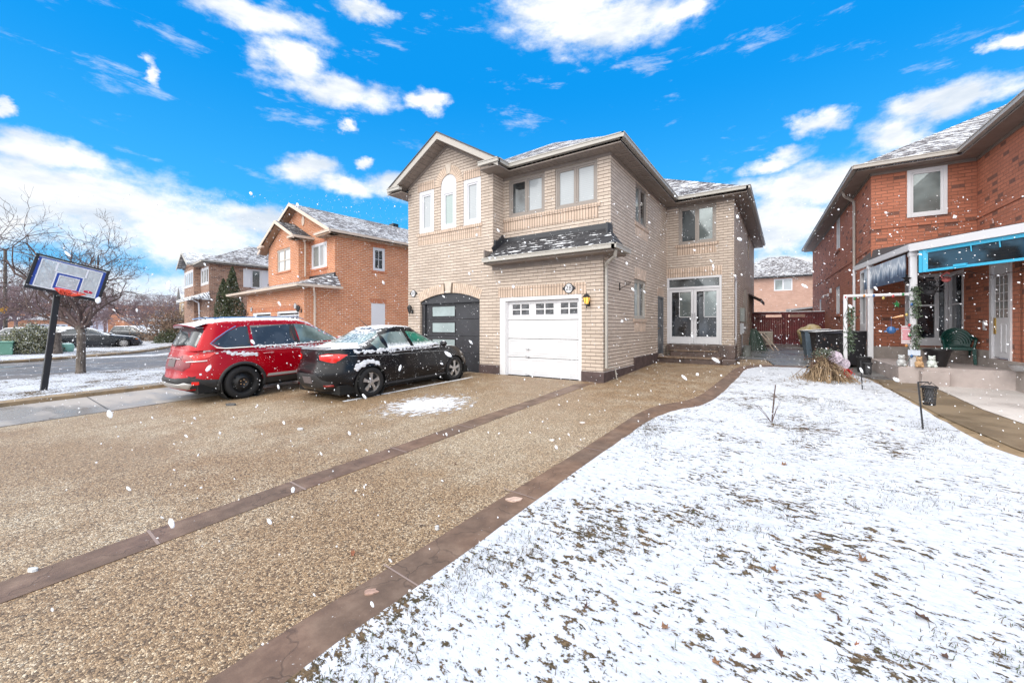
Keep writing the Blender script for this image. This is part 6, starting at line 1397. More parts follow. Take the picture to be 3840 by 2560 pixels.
mb = MB(); mb.pbox(bpl, -.585, -.535, -.33, .36, .001, .004); mb.pbox(bpl, .535, .585, -.33, .36, .001, .004); mb.pbox(bpl, -.535, .535, .34, .365, .001, .004); rframe(mb, -.22, .22, -.30, .08, .042, .0015); mb.build('blue_lines', m_blue, bf)
mb = MB(); rframe(mb, -.53, .53, -.345, .335, .022, .001); rframe(mb, -.245, .245, -.325, .105, .022, .001); rframe(mb, -.175, .175, -.258, .036, .016, .001)
for a in (-.26, .26): mb.pbox(bpl, a - .016, a + .016, .105, .313, .001, .003)
mb.build('white_lines', m_mk, bf)
mb = MB(); mb.prism([(.30, -.20), (.42, -.19), (.47, -.22), (.45, -.255), (.31, -.255)], bpl, .001, .005); mb.build('red_emblem', M('red emblem', (.5, .02, .05), .4), bf)
m_or = M('orange rim', (.75, .075, .03), .4); mb = MB(); rc = lambda th, r=.26: tuple(bc + uv_ * -.335 + wv * .05 + nv * (.34 + r * cos(th)) + wv * (r * sin(th)))
mb.tube([rc(2 * pi * k / 32) for k in range(33)], .012, 6, cap=False); mb.tube([rc(2 * pi * k / 32, .257) for k in range(33)], .006, 4, cap=False)
mb.pbox(bpl, -.09, .09, -.40, -.29, 0, .02)
for sg in (-1, 1): mb.bar(bpl(sg * .07, -.39, .02), rc(pi / 2 * sg + .2 * sg), .018); mb.bar(bpl(sg * .08, -.335, .02), rc(pi - sg * .5), .018)
mb.build('rim', m_or, hp, smooth=True)
mb = MB()   # collapsed net drooping inside the rim
for k in range(14):
    th = 2 * pi * k / 14; p = V(rc(th)); q = bc + uv_ * -.44 + nv * (.33 + .10 * cos(th + .3)) + wv * (.10 * sin(th + .3)); mb.tube([p, (p + q) / 2 + nv * .01, q], .0045, 4)
    q2 = bc + uv_ * -.44 + nv * (.33 + .10 * cos(th - .3)) + wv * (.10 * sin(th - .3)); mb.tube([p, q2], .0045, 4)
mb.build('net', m_or, hp)

# ------------------------------------------------------------------ trees
def bark(name, col, c2): 
    m, t, b = newmat(name); o = t.obj(); n = t.noise(t.vmath('MULTIPLY', o, (14, 14, 4)), 1., 5, .7); t.set(b.inputs['Base Color'], t.mix(t.smooth(n, .35, .65), col, c2)); b.inputs['Roughness'].default_value = .9
    t.set(b.inputs['Normal'], t.bump(n, .6, .02)); return m
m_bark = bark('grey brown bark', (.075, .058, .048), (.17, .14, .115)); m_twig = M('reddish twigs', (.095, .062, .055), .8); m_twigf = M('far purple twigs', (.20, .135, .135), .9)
def grow(mb, rnd, p, d, L, r, lvl, up, kids, wob=.28, ratio=.62, minr=.004):
    n = 5 if lvl < 2 else 4; pts = [p.copy()]; rs = [r]; ends = []
    for i in range(n):
        d = (d + V((rnd.gauss(0, wob), rnd.gauss(0, wob), rnd.gauss(0, wob) * .7 + up * .12))).normalized(); p = p + d * (L / n); pts.append(p.copy()); rs.append(max(minr * .6, r * (1 - .62 * (i + 1) / n))); ends.append((p.copy(), d.copy(), rs[-1], (i + 1) / n))
    mb.tube(pts, rs, 7 if lvl == 0 else 5 if lvl == 1 else 3, cap=lvl > 2)
    if lvl >= len(kids): return
    for k in range(kids[lvl]):
        f = rnd.uniform(.22, 1); q, dd, rr, _ = min(ends, key=lambda e: abs(e[3] - f)); a = rnd.uniform(.45, 1.15)
        ax = dd.orthogonal().normalized(); ax.rotate(Matrix.Rotation(rnd.uniform(0, 2 * pi), 3, dd)); nd = (dd * cos(a) + ax * sin(a)).normalized(); nd = (nd + V((0, 0, up * .25))).normalized()
        grow(mb, rnd, q, nd, L * ratio * rnd.uniform(.6, 1.15), max(minr, rr * .72), lvl + 1, up, kids, wob, ratio, minr)
def bare_tree(label, loc, trunk, limbs, kids, seed, mt=None, up=1.0, group=None, minr=.004, wob=.28, name='bare_tree'):
    rnd = random.Random(seed); tr = thing(name, label, 'tree', loc, group=group); mb = MB(); mb.tube(trunk[0], trunk[1], 10); mb.build('trunk', m_bark if mt is None else mt, tr, smooth=True)
    mb = MB()
    for st, d, L, r in limbs: grow(mb, rnd, V(st), V(d).normalized(), L, r, 0, up, kids, wob, minr=minr)
    mb.build('crown', mt or m_twig, tr, recalc=False); return tr
rgt = V((.827, .562, 0)); fwd = V((-.562, .827, 0))
def dirc(a, u, f=0): v = rgt * a + V((0, 0, u)) + fwd * f; return tuple(v)
bt_ = bare_tree('bare branching tree on the snowy verge behind the hoop', (-19.95, 3.1, -.23), ([(0, 0, -.1), (0, 0, .1), (.02, .01, .8), (.0, .01, 1.4), tuple(rgt * -.04 + V((0, 0, 1.62)))], [.16, .125, .11, .105, .11]),
    [((0, 0, 1.45), dirc(-1.0, .55, .1), 2.3, .065), ((0, 0, 1.56), dirc(-.2, 1, 0), 2.1, .075), ((0, 0, 1.52), dirc(.6, .8, .2), 1.9, .055), ((0, 0, 1.55), dirc(.95, .30, -.3), 2.3, .045), ((0, 0, 1.52), dirc(-.9, .4, -.4), 2.4, .05), ((0, 0, 1.5), dirc(.1, .8, .7), 1.9, .05), ((0, 0, 1.55), dirc(-.55, .95, .5), 2.1, .05), ((0, 0, 1.55), dirc(-.5, 1.2, .1), 3.3, .06), ((0, 0, 1.55), dirc(.12, 1.2, -.2), 3.0, .055), ((0, 0, 1.55), dirc(.5, 1.0, .1), 2.7, .05)], (5, 5, 3, 3), 16, up=.5, minr=.005, wob=.30)
bare_tree('bare tree at the left edge of the street, branches over the hoop', (-24.5, -1.3, -.25), ([(0, 0, -.1), (0, 0, 1.6)], [.16, .13]), [((0, 0, 1.5), dirc(a, b, c), 3.6, .08) for a, b, c in ((.5, .8, .2), (.9, .5, 0), (-.3, 1, 0), (.3, 1, .3), (.6, .6, -.5))], (6, 6, 5), 12, up=.5, minr=.008)
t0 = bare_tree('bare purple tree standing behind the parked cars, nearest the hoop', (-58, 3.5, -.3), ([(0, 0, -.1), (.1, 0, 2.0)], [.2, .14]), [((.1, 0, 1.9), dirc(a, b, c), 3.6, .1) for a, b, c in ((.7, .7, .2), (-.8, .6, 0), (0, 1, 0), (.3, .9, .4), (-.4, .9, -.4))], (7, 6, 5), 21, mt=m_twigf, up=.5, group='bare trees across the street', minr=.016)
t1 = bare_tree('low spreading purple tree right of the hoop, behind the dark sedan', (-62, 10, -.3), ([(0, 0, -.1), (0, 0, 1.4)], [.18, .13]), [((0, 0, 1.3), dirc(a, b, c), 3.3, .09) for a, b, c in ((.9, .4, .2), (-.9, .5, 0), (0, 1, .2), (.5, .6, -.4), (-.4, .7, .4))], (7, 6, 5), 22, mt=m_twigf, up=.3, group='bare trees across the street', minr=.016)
for i, (src, x, y, sc, rz, lb) in enumerate([(t0, -70, -4, 1.15, 1, 'bare purple tree behind the white car at the left edge'), (t1, -72, 5, 1.2, 2, 'bare purple tree in front of the red garages'), (t0, -76, 12, 1.1, 3, 'tall bare tree in the gap right of the hoop pole'), (t1, -84, 19, 1.25, 4, 'broad bare tree under the hill, beyond the estate car'),
        (t0, -90, 27, 1.2, 5, 'bare tree farthest back below the hill crest'), (t1, -70, 17, .95, .5, 'small bare tree left of the brown shrub'), (t0, -95, 8, 1.3, .8, 'bare tree rising over the red roofs'), (t1, -64, -2, .9, 2.6, 'low bare tree behind the fastback'), (t0, -100, 34, 1.2, 2.2, 'bare tree beside the distant pale house')]):
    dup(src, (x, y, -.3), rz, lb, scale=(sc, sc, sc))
# far-off wood below the hill: one mass of twigs and trunks
mb = MB(); rnd = random.Random(5)
for i in range(420):
    a = radians(rnd.uniform(-97, -64)); r_ = rnd.uniform(125, 210); x, y = r_ * sin(a), r_ * cos(a); h = rnd.uniform(5, 9) 
    mb.tube([(x, y, -.3), (x, y, h * .6)], [.2, .08], 3, cap=False)
    for k in range(26):
        aa = rnd.uniform(0, 2 * pi); el_ = rnd.uniform(.1, 1.3); L = rnd.uniform(1, 2.6); z = h * rnd.uniform(.25, .7); q = (x + L * cos(aa) * cos(el_), y + L * sin(aa) * cos(el_), z + L * sin(el_)); mb.tube([(x, y, z), q], [.07, .03], 3, cap=False)
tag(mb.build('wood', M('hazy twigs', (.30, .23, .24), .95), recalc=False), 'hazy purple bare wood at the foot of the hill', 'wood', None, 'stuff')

def leafcloud(mb, rnd, n, shape, size, mis=(0,), flat=.0):
    for _ in range(n):
        p = V(shape(rnd)); s_ = size * rnd.uniform(.6, 1.4); a = V((rnd.gauss(0, 1), rnd.gauss(0, 1), rnd.gauss(0, 1))).normalized(); b = a.orthogonal().normalized(); c = a.cross(b); b = b * cos(1) + c * sin(1); c = a.cross(b)
        mb.add([p + b * s_, p + c * s_ * .45, p - b * s_, p - c * s_ * .45], [(0, 1, 2, 3)], rnd.choice(mis))
def foliage(name, c1, c2, sc=3., snow=.25):
    m, t, b = newmat(name); o = t.obj(); n = t.noise(o, sc, 4, .6); n2 = t.noise(o, sc * 9, 2, .5); s_ = t.smooth(t.noise(o, sc * 5, 3, .7), .70 - snow * .2, .74 - snow * .2)
    t.set(b.inputs['Base Color'], t.mix(s_, t.mix(t.smooth(t.math('ADD', t.math('MULTIPLY', n, .6), t.math('MULTIPLY', n2, .4)), .38, .62), c1, c2), (.75, .77, .8))); b.inputs['Roughness'].default_value = .8; return m
f_ced = foliage('cedar foliage', (.022, .036, .014), (.085, .10, .045), 2.5, .25); f_bush = foliage('variegated bush foliage', (.05, .06, .022), (.24, .23, .11), 5, .7)
f_brn = foliage('dry brown foliage', (.12, .075, .05), (.26, .17, .11), 3, .1); f_grn = foliage('sprig green', (.03, .065, .03), (.10, .14, .075), 12, .5)
def cedar(label, loc, H, R, seed, n=9000, group='cedars'):
    rnd = random.Random(seed); c = thing('cedar', label, 'tree', loc, group=group); mb = MB(); mb.tube([(0, 0, -.1), (0, 0, H * .8)], [.12, .03], 8); mb.build('trunk', m_bark, c)
    def shp(r):
        z = r.random() ** 1.25; a = r.uniform(0, 2 * pi); prof = (min(1, z / .1) * .35 + .65) * (1 - z) ** .75 * (1 + .12 * sin(a * 3 + z * 9) + .1 * noise.noise(V((cos(a) * 2, sin(a) * 2, z * 7)))); rr = R * prof * (r.random() ** .32)
        return (rr * cos(a), rr * sin(a), z * H)
    mb = MB(); leafcloud(mb, rnd, n, shp, .055); mb.build('crown', f_ced, c, recalc=False); return c
cedar('taller pointed cedar between the brown and orange houses', (-29.9, 11.5, -.1), 5.4, 1.05, 31); cedar('shorter leaning cedar just left of the tall one', (-30.35, 11.15, -.1), 4.6, .95, 32, 7000); cedar('narrow dark cedar on the left side of the brown house', (-45.5, 14.5, -.1), 5.6, .5, 33, 3500)
def bush(name, label, loc, R, H, mat, seed, n, size, cat='bush', stems=40, lump=.25):
    rnd = random.Random(seed); c = thing(name, label, cat, loc); mb = MB()
    for _ in range(stems): a = rnd.uniform(0, 2 * pi); e_ = rnd.uniform(.3, 1.4); mb.tube([(0, 0, 0), (R * .5 * cos(a) * cos(e_), R * .5 * sin(a) * cos(e_), H * .6 * sin(e_)), (R * cos(a) * cos(e_) * 1.02, R * sin(a) * cos(e_) * 1.02, H * 1.03 * sin(e_))], [.02, .012, .004], 4, cap=False)
    mb.build('stems', m_twig, c, recalc=False)
    def shp(r):
        a = r.uniform(0, 2 * pi); e_ = math.asin(r.random()); k = (r.random() ** .35) * (1 + lump * noise.noise(V((cos(a) * 3 + seed, sin(a) * 3, e_ * 3)))); return (R * k * cos(a) * cos(e_), R * k * sin(a) * cos(e_), H * k * sin(e_) + .03)
    mb = MB(); leafcloud(mb, rnd, n, shp, size); mb.build('foliage', mat, c, recalc=False); return c
bush('round_bush', 'rounded green bush dusted with snow beyond the hoop pole', (-33.9, 3.45, -.06), 1.2, 1.55, f_bush, 41, 7000, .06)
bush('brown_shrub', 'wide dry brown shrub in front of the brown brick house', (-46.5, 13.2, -.1), 2.7, 3.2, f_brn, 42, 9000, .07, stems=160, lump=.5); bush('brown_shrub', 'lower dry shrub left of the wide brown one', (-50.0, 14.6, -.1), 2.1, 2.3, f_brn, 43, 6000, .07, stems=120, lump=.5)
bush('dark_shrub', 'small dark green shrub under the brown shrub by the red SUV', (-41.0, 11.3, -.1), 1.1, 1.2, f_ced, 44, 3500, .055)
# utility box, stump, green tub, sign pole
ub = thing('utility_box', 'pale green utility box left of the round bush', 'utility box', (-33.5, 2.25, -.08), -.2); mb = MB(); mb.box(-.45, .45, -.7, .55, 0, .62); mb.build('cabinet', M('pale green enamel', (.13, .30, .22), .5, nz=(3, .1)), ub, bevel=.03); mb = MB(); mb.box(-.48, .48, -.73, .58, .62, .70); mb.build('lid', M('pale green lid', (.16, .34, .26), .5, snow=dict(up=(.9, 1.3))), ub, bevel=.02)
st = thing('tree_stump', 'cut tree stump beside the round bush', 'stump', (-32.8, 4.15, -.1)); mb = MB(); mb.tube([(0, 0, -.1), (0, 0, .1), (.02, 0, .5), (0, 0, 1.15)], [.34, .27, .22, .21], 12); mb.build('trunk', m_bark, st, smooth=True); mb = MB(); mb.lathe([(0, 1.2), (.21, 1.15)], 12); mb.build('cut_top', M('cut wood', (.45, .42, .4), .8), st)
mb = MB(); mb.lathe([(.0, .95), (.2, .93), (.36, .82), (.42, .5), (.36, .15), (.25, 0), (0, 0)], 18, sq=0); o = mb.build('garden_tub', M('mint green plastic', (.25, .50, .40), .45, snow=dict(up=(.8, 1.1))), smooth=True); o.location = (-33.9, 4.72, -.10); o.scale = (.75, .75, .58); tag(o, 'upturned mint green tub right of the stump', 'tub')
sp = thing('street_sign', 'wooden pole with yellow diamond sign by the left edge', 'sign', (-58.9, 4.4, -.12)); mb = MB(); mb.tube([(0, 0, -.1), (0, 0, 8.6)], [.15, .11], 10); mb.build('pole', m_bark, sp, smooth=True); mb = MB(); mb.add([(.2, -.42, 3.0), (.2, 0, 2.6), (.2, .42, 3.0), (.2, 0, 3.4), (.17, -.42, 3.0), (.17, 0, 2.6), (.17, .42, 3.0), (.17, 0, 3.4)], [(0, 1, 2, 3), (4, 5, 6, 7), (0, 1, 5, 4), (1, 2, 6, 5), (2, 3, 7, 6), (3, 0, 4, 7)]); mb.build('sign_panel', M('yellow sign', (.85, .42, .02), .4), sp)

# ------------------------------------------------------------------ right yard
def hook_lantern(label, x, y, h, sc, lean):
    z = zg(x, y); l_ = thing('hook_lantern', label, 'lantern', (x, y, z), group='garden hook lanterns'); tp = V((lean[0], lean[1], h)); r_ = rgt * sc
    mb = MB(); mb.bar((0, 0, -.05), tp, .017 * sc, .017 * sc); a = tp + r_ * .13; mb.bar(tp, a + V((0, 0, -.0)), .012 * sc); mb.tube([a, a + r_ * .015 + V((0, 0, -.03 * sc)), a + r_ * .035 + V((0, 0, -.02 * sc)), a + r_ * .04 + V((0, 0, .005))], .005, 5); mb.build('hook_pole', m_black, l_)
    c = a + r_ * .015 + V((0, 0, -.055 * sc)); mb = MB(); k = sc; mb.lathe([(.075 * k, 0), (.085 * k, -.008), (.085 * k, -.022 * k), (.066 * k, -.026 * k)], 20, c); mb.lathe([(.0, .012 * k), (.075 * k, .004), (.075 * k, -.0)], 20, c); mb.lathe([(.058 * k, -.24 * k), (.06 * k, -.225 * k), (0, -.225 * k)], 20, c)
    for i in range(16):
        a0 = 2 * pi * i / 16
        for s_ in (-1, 1): mb.tube([(c.x + (.066 - .01 * j / 5) * k * cos(a0 + s_ * j * .2), c.y + (.066 - .01 * j / 5) * k * sin(a0 + s_ * j * .2), c.z - (.026 + .2 * j / 5) * k) for j in range(6)], .0035 * k, 3, cap=False)
    mb.tube([c + V((.07 * k, 0, 0)), c + V((.03 * k, 0, .04 * k)), c + V((-.03 * k, 0, .04 * k)), c + V((-.07 * k, 0, 0))], .004, 4)
    o = mb.build('mesh_lantern', m_black, l_, recalc=False); mb = MB(); mb.lathe([(0, -.03 * k), (.045 * k, -.03 * k), (.045 * k, -.2 * k), (0, -.2 * k)], 14, c); mb.build('glass_core', M('grey glass core', (.12, .12, .125), .3), o)
hook_lantern('nearer black mesh lantern hanging from a hook in the snow by the brown path', 1.53, 7.58, .66, 1.05, (-.05, .02)); hook_lantern('farther black mesh lantern near the dried plant bundle', 1.30, 10.87, .62, 1.0, (-.03, .0))
# twig shrub
rnd = random.Random(3); tw = thing('twig_plant', 'leafless twig plant standing in the middle of the snowy lawn', 'plant', (-.17, 6.98, -.05)); mb = MB()
mb.tube([(0, 0, -.03), tuple(rgt * .025 + V((0, 0, .3))), tuple(rgt * .055 + V((0, 0, .56)))], [.010, .009, .007], 6)
for a, h in ((-.26, .28), (-.20, .26), (.06, .42), (.12, .34), (.15, .36), (.03, .30)): mb.tube([(0, 0, 0), tuple(rgt * a * .45 + V((0, rnd.uniform(-.05, .05), h * .55))), tuple(rgt * a + V((0, rnd.uniform(-.1, .1), h)))], [.005, .004, .002], 4)
mb.build('stems', m_twig, tw, smooth=True)
for i, (dx, dy) in enumerate(((-.30, .05), (-.12, -.18), (.22, -.05), (.5, -.02))):
    pass
# dried plant bundle with ribbons
dp = thing('dried_plant_bundle', 'teepee of dried reeds with mesh bows and greenery at the lawn end', 'plant', (.78, 11.9, .10)); dp.scale = (.95, .95, .95); rnd = random.Random(8)
m_reed = M('dry reed', (.27, .19, .115), .85, nz=(8, .3), snow=dict(up=(.9, 1.3), amt=.6)); mb = MB()
for i in range(340):
    left = rnd.random() < .6; c0 = -.18 if left else .22; topx = -.12 if left else .05; a = rnd.gauss(0, .12); px = c0 * .8 + (-.24 if left else .34) * abs(rnd.gauss(.25, .4)) + rnd.gauss(0, .08); p = rgt * px + fwd * rnd.gauss(0, .2)
    tz = rnd.uniform(.34, .66) * (1 if left else .8); q = rgt * (topx + rnd.gauss(0, .05)) + fwd * rnd.gauss(0, .06) + V((0, 0, tz)); md_ = p.lerp(q, .5) + V((rnd.gauss(0, .06), rnd.gauss(0, .06), .06))
    mb.tube([p, md_, q], [.009, .008, .005], 4, cap=False)
for i in range(260): a = rnd.uniform(0, 2 * pi); r_ = abs(rnd.gauss(.3, .15)); p = rgt * (r_ * cos(a) * 1.6) + fwd * r_ * sin(a); mb.tube([p, p + V((rnd.gauss(0, .08), rnd.gauss(0, .08), rnd.uniform(.05, .2)))], [.006, .003], 3, cap=False)
mb.build('reeds', m_reed, dp, recalc=False)
mb = MB(); leafcloud(mb, rnd, 900, lambda r: tuple(rgt * r.gauss(-.08, .15) + fwd * r.gauss(0, .1) + V((0, 0, .02 + abs(r.gauss(.35, .2))))), .03); mb.build('seed_heads', M('dark seed heads', (.10, .06, .045), .9), dp, recalc=False)
mb = MB(); leafcloud(mb, rnd, 450, lambda r: tuple(rgt * r.gauss(-.05, .11) + fwd * r.gauss(0, .08) + V((0, 0, r.gauss(.66, .05)))), .026)
mb.ball((0, 0, .66), .03, 6)
for k in range(5): a = rnd.uniform(0, 6.3); L = rnd.uniform(.2, .36); mb.tube([tuple(rgt * (L * j / 6 * cos(a)) + fwd * (L * j / 6 * sin(a)) + V((0, 0, .66 + .14 * sin(pi * j / 6)))) for j in range(7)], .004, 4)
mb.build('greenery', foliage('dusty sprig', (.06, .08, .055), (.16, .19, .13), 12, .5), dp, recalc=False)
m_mesh = M('lavender mesh ribbon', (.42, .36, .42), .6, nz=(30, .5)); mb = MB()
for c_, rr in (((.20, .58), .155), ((.40, .42), .14)):
    mb.lathe([(0, .03), (rr * .5, .05), (rr, .02), (rr * .96, -.02), (rr * .4, -.03), (0, -.02)], 20, (rgt * c_[0] + V((0, -.1, c_[1]))), 'y')
    for k in range(14): a = 2 * pi * k / 14; mb.tube([tuple(rgt * c_[0] + V((0, -.15, c_[1]))), tuple(rgt * (c_[0] + rr * cos(a)) + V((0, -.13, c_[1] + rr * sin(a))))], .007, 4)
mb.build('mesh_bow', m_mesh, dp, smooth=True)
mb = MB(); leafcloud(mb, rnd, 160, lambda r: tuple(rgt * (r.uniform(.3, .55)) + fwd * r.gauss(-.1, .04) + V((0, 0, r.uniform(.05, .32)))), .035); mb.build('red_trim', M('red trim', (.5, .03, .03), .6), dp, recalc=False)
# white arch frame with string lights
ar = thing('arch_frame', 'thin white pipe frame strung with coloured lights beside the porch', 'frame', (1.16, 12.28, .1)); e0 = V(rw(.57, -2.58, 2.11)) - V((1.16, 12.28, .1)); tp = V((0, 0, 2.01)); mb = MB()
mb.bar((0, 0, -.02), tp, .075, .075); mb.bar(tp + V((0, 0, -.03)), (e0.x - .06, e0.y, 1.99), .06, .06); mb.build('pipe', m_white, ar, bevel=.012)
mb = MB(); wp = [tuple(V((0, 0, 1.98)).lerp(V((e0.x, e0.y, 1.98)), k / 14) + V((0, 0, .04 * sin(k * 2.2)))) for k in range(15)] + [tuple(V((e0.x - .09 + .05 * sin(k * 1.3), e0.y - .09, 1.9 - k * .115))) for k in range(14)]; mb.tube(wp, .005, 4)
mb.tube([(.05 * sin(k * 1.1), -.045, 1.95 - k * .13) for k in range(15)], .004, 4); wi = mb.build('light_wire', M('green wire', (.01, .05, .02), .5), ar)
cols = [(.42, .03, .03), (.02, .19, .06), (.5, .2, .03), (.02, .10, .28), (.5, .38, .1)]; lm = [M('bulb %s' % n_, c_, .3, coat=1) for n_, c_ in zip(('red', 'green', 'orange', 'blue', 'yellow'), cols)]
for k in range(0, len(wp), 2): mb = MB(); mb.ball((wp[k][0], wp[k][1] - .02, wp[k][2] - .03), .026, 8, sz=1.4); mb.build('bulb', lm[(k // 2) % 5], wi, smooth=True)
mb = MB(); rnd = random.Random(9); leafcloud(mb, rnd, 300, lambda r: (r.gauss(.09, .04), r.gauss(-.04, .04), r.uniform(.65, 1.72)), .035); mb.tube([(.06, -.04, .6), (.1, -.04, 1.2), (.06, -.03, 1.8)], .006, 4); mb.build('garland', f_grn, ar, recalc=False)
def hanging(name, label, cat, loc, fn, mat): mb = MB(); fn(mb); o = mb.build(name, mat, smooth=False, recalc=True); o.location = loc; tag(o, label, cat); return o
P2 = V(rw(.57, -2.58, 0)); garl = MB(); rnd = random.Random(10); leafcloud(garl, rnd, 430, lambda r: (r.gauss(0, .045), r.gauss(0, .04), (lambda q: q if q < .55 else q + .15)(r.uniform(0, 1.25))), .035); garl.tube([(0, .02, 0), (.02, .02, .7), (0, .02, 1.4)], .006, 4)
o = garl.build('post_garland', f_grn, recalc=False); o.location = P2 + rgt * .0 + V((.03, -.10, .85)); tag(o, 'green garland sprigs tied to the front porch post', 'garland')
def star(mb, R=.11, n=5, d=.012):
    p = [(R * (1 if k % 2 == 0 else .42) * sin(pi * k / n), R * (1 if k % 2 == 0 else .42) * cos(pi * k / n)) for k in range(2 * n)]; mb.prism(p, lambda a, z, dd=0: (a * .83, a * .56 - dd, z), -d, d)
hanging('star_ornament', 'black star ornament hanging at the porch post', 'ornament', P2 + V((-.13, -.14, 2.42 - .0)), lambda mb: star(mb, .12), m_black)
hanging('green_star_ornament', 'green star ornament hanging below the white pipe', 'ornament', P2 + V((-.30, -.2, 1.86)), lambda mb: star(mb, .09), lm[1])
hanging('blue_bauble', 'blue round ornament hanging left of the porch post', 'ornament', P2 + V((-.40, -.25, 1.28)), lambda mb: (mb.ball((0, 0, 0), .085, 12), mb.tube([(0, 0, .08), (0, 0, .3)], .003, 4), mb.bar((-.12, 0, -.03), (.12, 0, .03), .03)), lm[3])
hanging('orange_ornament', 'orange carrot-like ornament between the posts', 'ornament', P2 + V((-.28, -.18, 1.58)), lambda mb: mb.tube([(-.12, 0, -.03), (.0, 0, .0), (.09, 0, .02)], [.004, .022, .028], 8), lm[2])
def hb(mb):
    rnd = random.Random(4)
    for k in range(26): a = rnd.uniform(0, 6.3); e_ = rnd.uniform(-.6, 1.2); L = rnd.uniform(.10, .2); mb.tube([(0, 0, 0), (L * .7 * cos(a), L * .7 * sin(a), L * sin(e_)), (L * cos(a), L * sin(a), L * sin(e_) - .08)], [.006, .004, .002], 4)
    leafcloud(mb, rnd, 240, lambda r: (r.gauss(0, .09), r.gauss(0, .08), r.gauss(0, .07)), .03); mb.lathe([(0, .0), (.11, 0), (.10, -.07), (.06, -.11), (0, -.12)], 14, (0, 0, -.06)); mb.tube([(0, 0, -.17), (0, 0, .35)], .004, 4)
hanging('hanging_basket', 'dark withered hanging basket beside the porch post', 'hanging basket', P2 + V((.27, .04, 2.22)), hb, M('withered dark', (.03, .03, .035), .8))
fl = thing('flamingo_ornament', 'small pink flamingo figure hanging under the cyan panel', 'ornament', V(rw(1.18, -2.3, 2.47))); mb = MB()
mb.ball((0, 0, -.06), .07, 12, sx=1.1, sz=.9); mb.tube([(-.05, 0, -.04), (-.085, 0, .02), (-.04, 0, .06), (.0, 0, .09), (.04, 0, .08), (.05, 0, .05)], [.02, .017, .016, .018, .022, .010], 8); mb.build('body', M('flamingo pink', (.75, .20, .20), .5), fl, smooth=True); mb = MB(); mb.tube([(.0, 0, -.1), (-.08, 0, -.2), (-.18, 0, -.28)], .004, 4); mb.build('legs', m_white, fl)
for k, (lb, u, v) in enumerate((('fine branch garland sagging under the left part of the cyan panel', .62, -2.5), ('fine branch garland sagging under the right part of the cyan panel', 1.3, -2.9))):
    mb = MB(); rnd = random.Random(50 + k); p, q = V(rw(u, v, 2.50)), V(rw(u + .75, v - .3, 2.52)); pts = [p.lerp(q, j / 12) + V((0, 0, -.12 * sin(pi * j / 12) + rnd.gauss(0, .01))) for j in range(13)]; mb.tube(pts, .006, 4)
    for j in range(26): a = rnd.choice(pts); mb.tube([a, a + V((rnd.gauss(0, .05), rnd.gauss(0, .04), rnd.gauss(-.02, .05)))], [.004, .002], 3)
    o = mb.build('branch_garland', m_twig, recalc=False); tag(o, lb, 'garland')
# warning sign
sg_ = thing('warning_sign', 'pink and white warning notice on the front porch post', 'sign', P2 + V((-.12, -.10, 1.18))); pl_ = lambda a, z, d=0: (a * .9 - d * .3, a * .43 - d, z); mb = MB(); mb.pbox(pl_, -.11, .11, -.20, .20, -.006, .0); mb.build('sign_board', M('pale pink board', (.62, .52, .54), .5), sg_)
mb = MB(); mb.pbox(pl_, -.108, .108, .10, .195, .0, .003); txt(mb, 'KEEP OUT', .03, pl_, 0, 0.03, .003); mb.build('red_print', M('pink print', (.75, .10, .20), .5), sg_, recalc=False) if False else None
mb = MB(); txt(mb, 'WARNING', .050, pl_, 0, .14, .003)
for i in range(5): mb.pbox(pl_, -.085 + .01 * (i % 2), .085 - .012 * (i % 3), .07 - .045 * i, .088 - .045 * i, 0, .002)
mb.build('red_print', M('pink print', (.75, .10, .18), .5), sg_, recalc=False)
mb = MB(); mb.box(-.10, .10, -.01, .01, -.12, .0); o = mb.build('post_label', M('pale blue label', (.55, .62, .72), .5)); o.location = P2 + V((-.0, -.09, .84)); tag(o, 'pale blue label plate low on the porch post', 'label')
# figurines at the post foot
def figur(name, label, loc, c1, s_=1.0, ear=True):
    f = thing(name, label, 'figurine', loc); mb = MB(); mb.ball((0, 0, .085 * s_), .085 * s_, 12, sz=1.0); mb.ball((0, -.01, .19 * s_), .06 * s_, 12); mb.ball((.05 * s_, -.05 * s_, .03 * s_), .035 * s_, 8); mb.ball((-.05 * s_, -.05 * s_, .03 * s_), .035 * s_, 8)
    if ear: mb.ball((.04 * s_, 0, .24 * s_), .022 * s_, 8); mb.ball((-.04 * s_, 0, .24 * s_), .022 * s_, 8)
    mb.build('body', c1, f, smooth=True); mb = MB(); mb.ball((.02 * s_, -.065 * s_, .20 * s_), .008, 6); mb.ball((-.02 * s_, -.065 * s_, .20 * s_), .008, 6); mb.ball((0, -.07 * s_, .18 * s_), .008, 6); mb.build('face', m_black, f)
m_cer = M('white ceramic', (.45, .46, .46), .3, coat=.5); figur('figurine', 'white ceramic animal figurine left of the porch post foot', rw(.36, -2.66, .47), m_cer); figur('figurine', 'fluffy tan figurine between the white ones at the porch post', rw(.62, -2.78, .47), M('tan fluff', (.50, .32, .17), .95, bump=(60, 1.)), .9); figur('figurine', 'white green-tinted ceramic figurine right of the porch post foot', rw(.84, -2.70, .47), M('pale green ceramic', (.60, .66, .63), .3, coat=.5))
pt = thing('plant_pot', 'large black tapered plant pot on the porch slab', 'pot', rw(1.02, -2.38, .47)); mb = MB(); mb.lathe([(0, .02), (.135, 0), (.15, .05), (.17, .16), (.215, .33), (.245, .36), (.245, .385), (.225, .385), (.21, .34), (0, .33)], 28); mb.build('body', m_black, pt, smooth=True, ang=50)
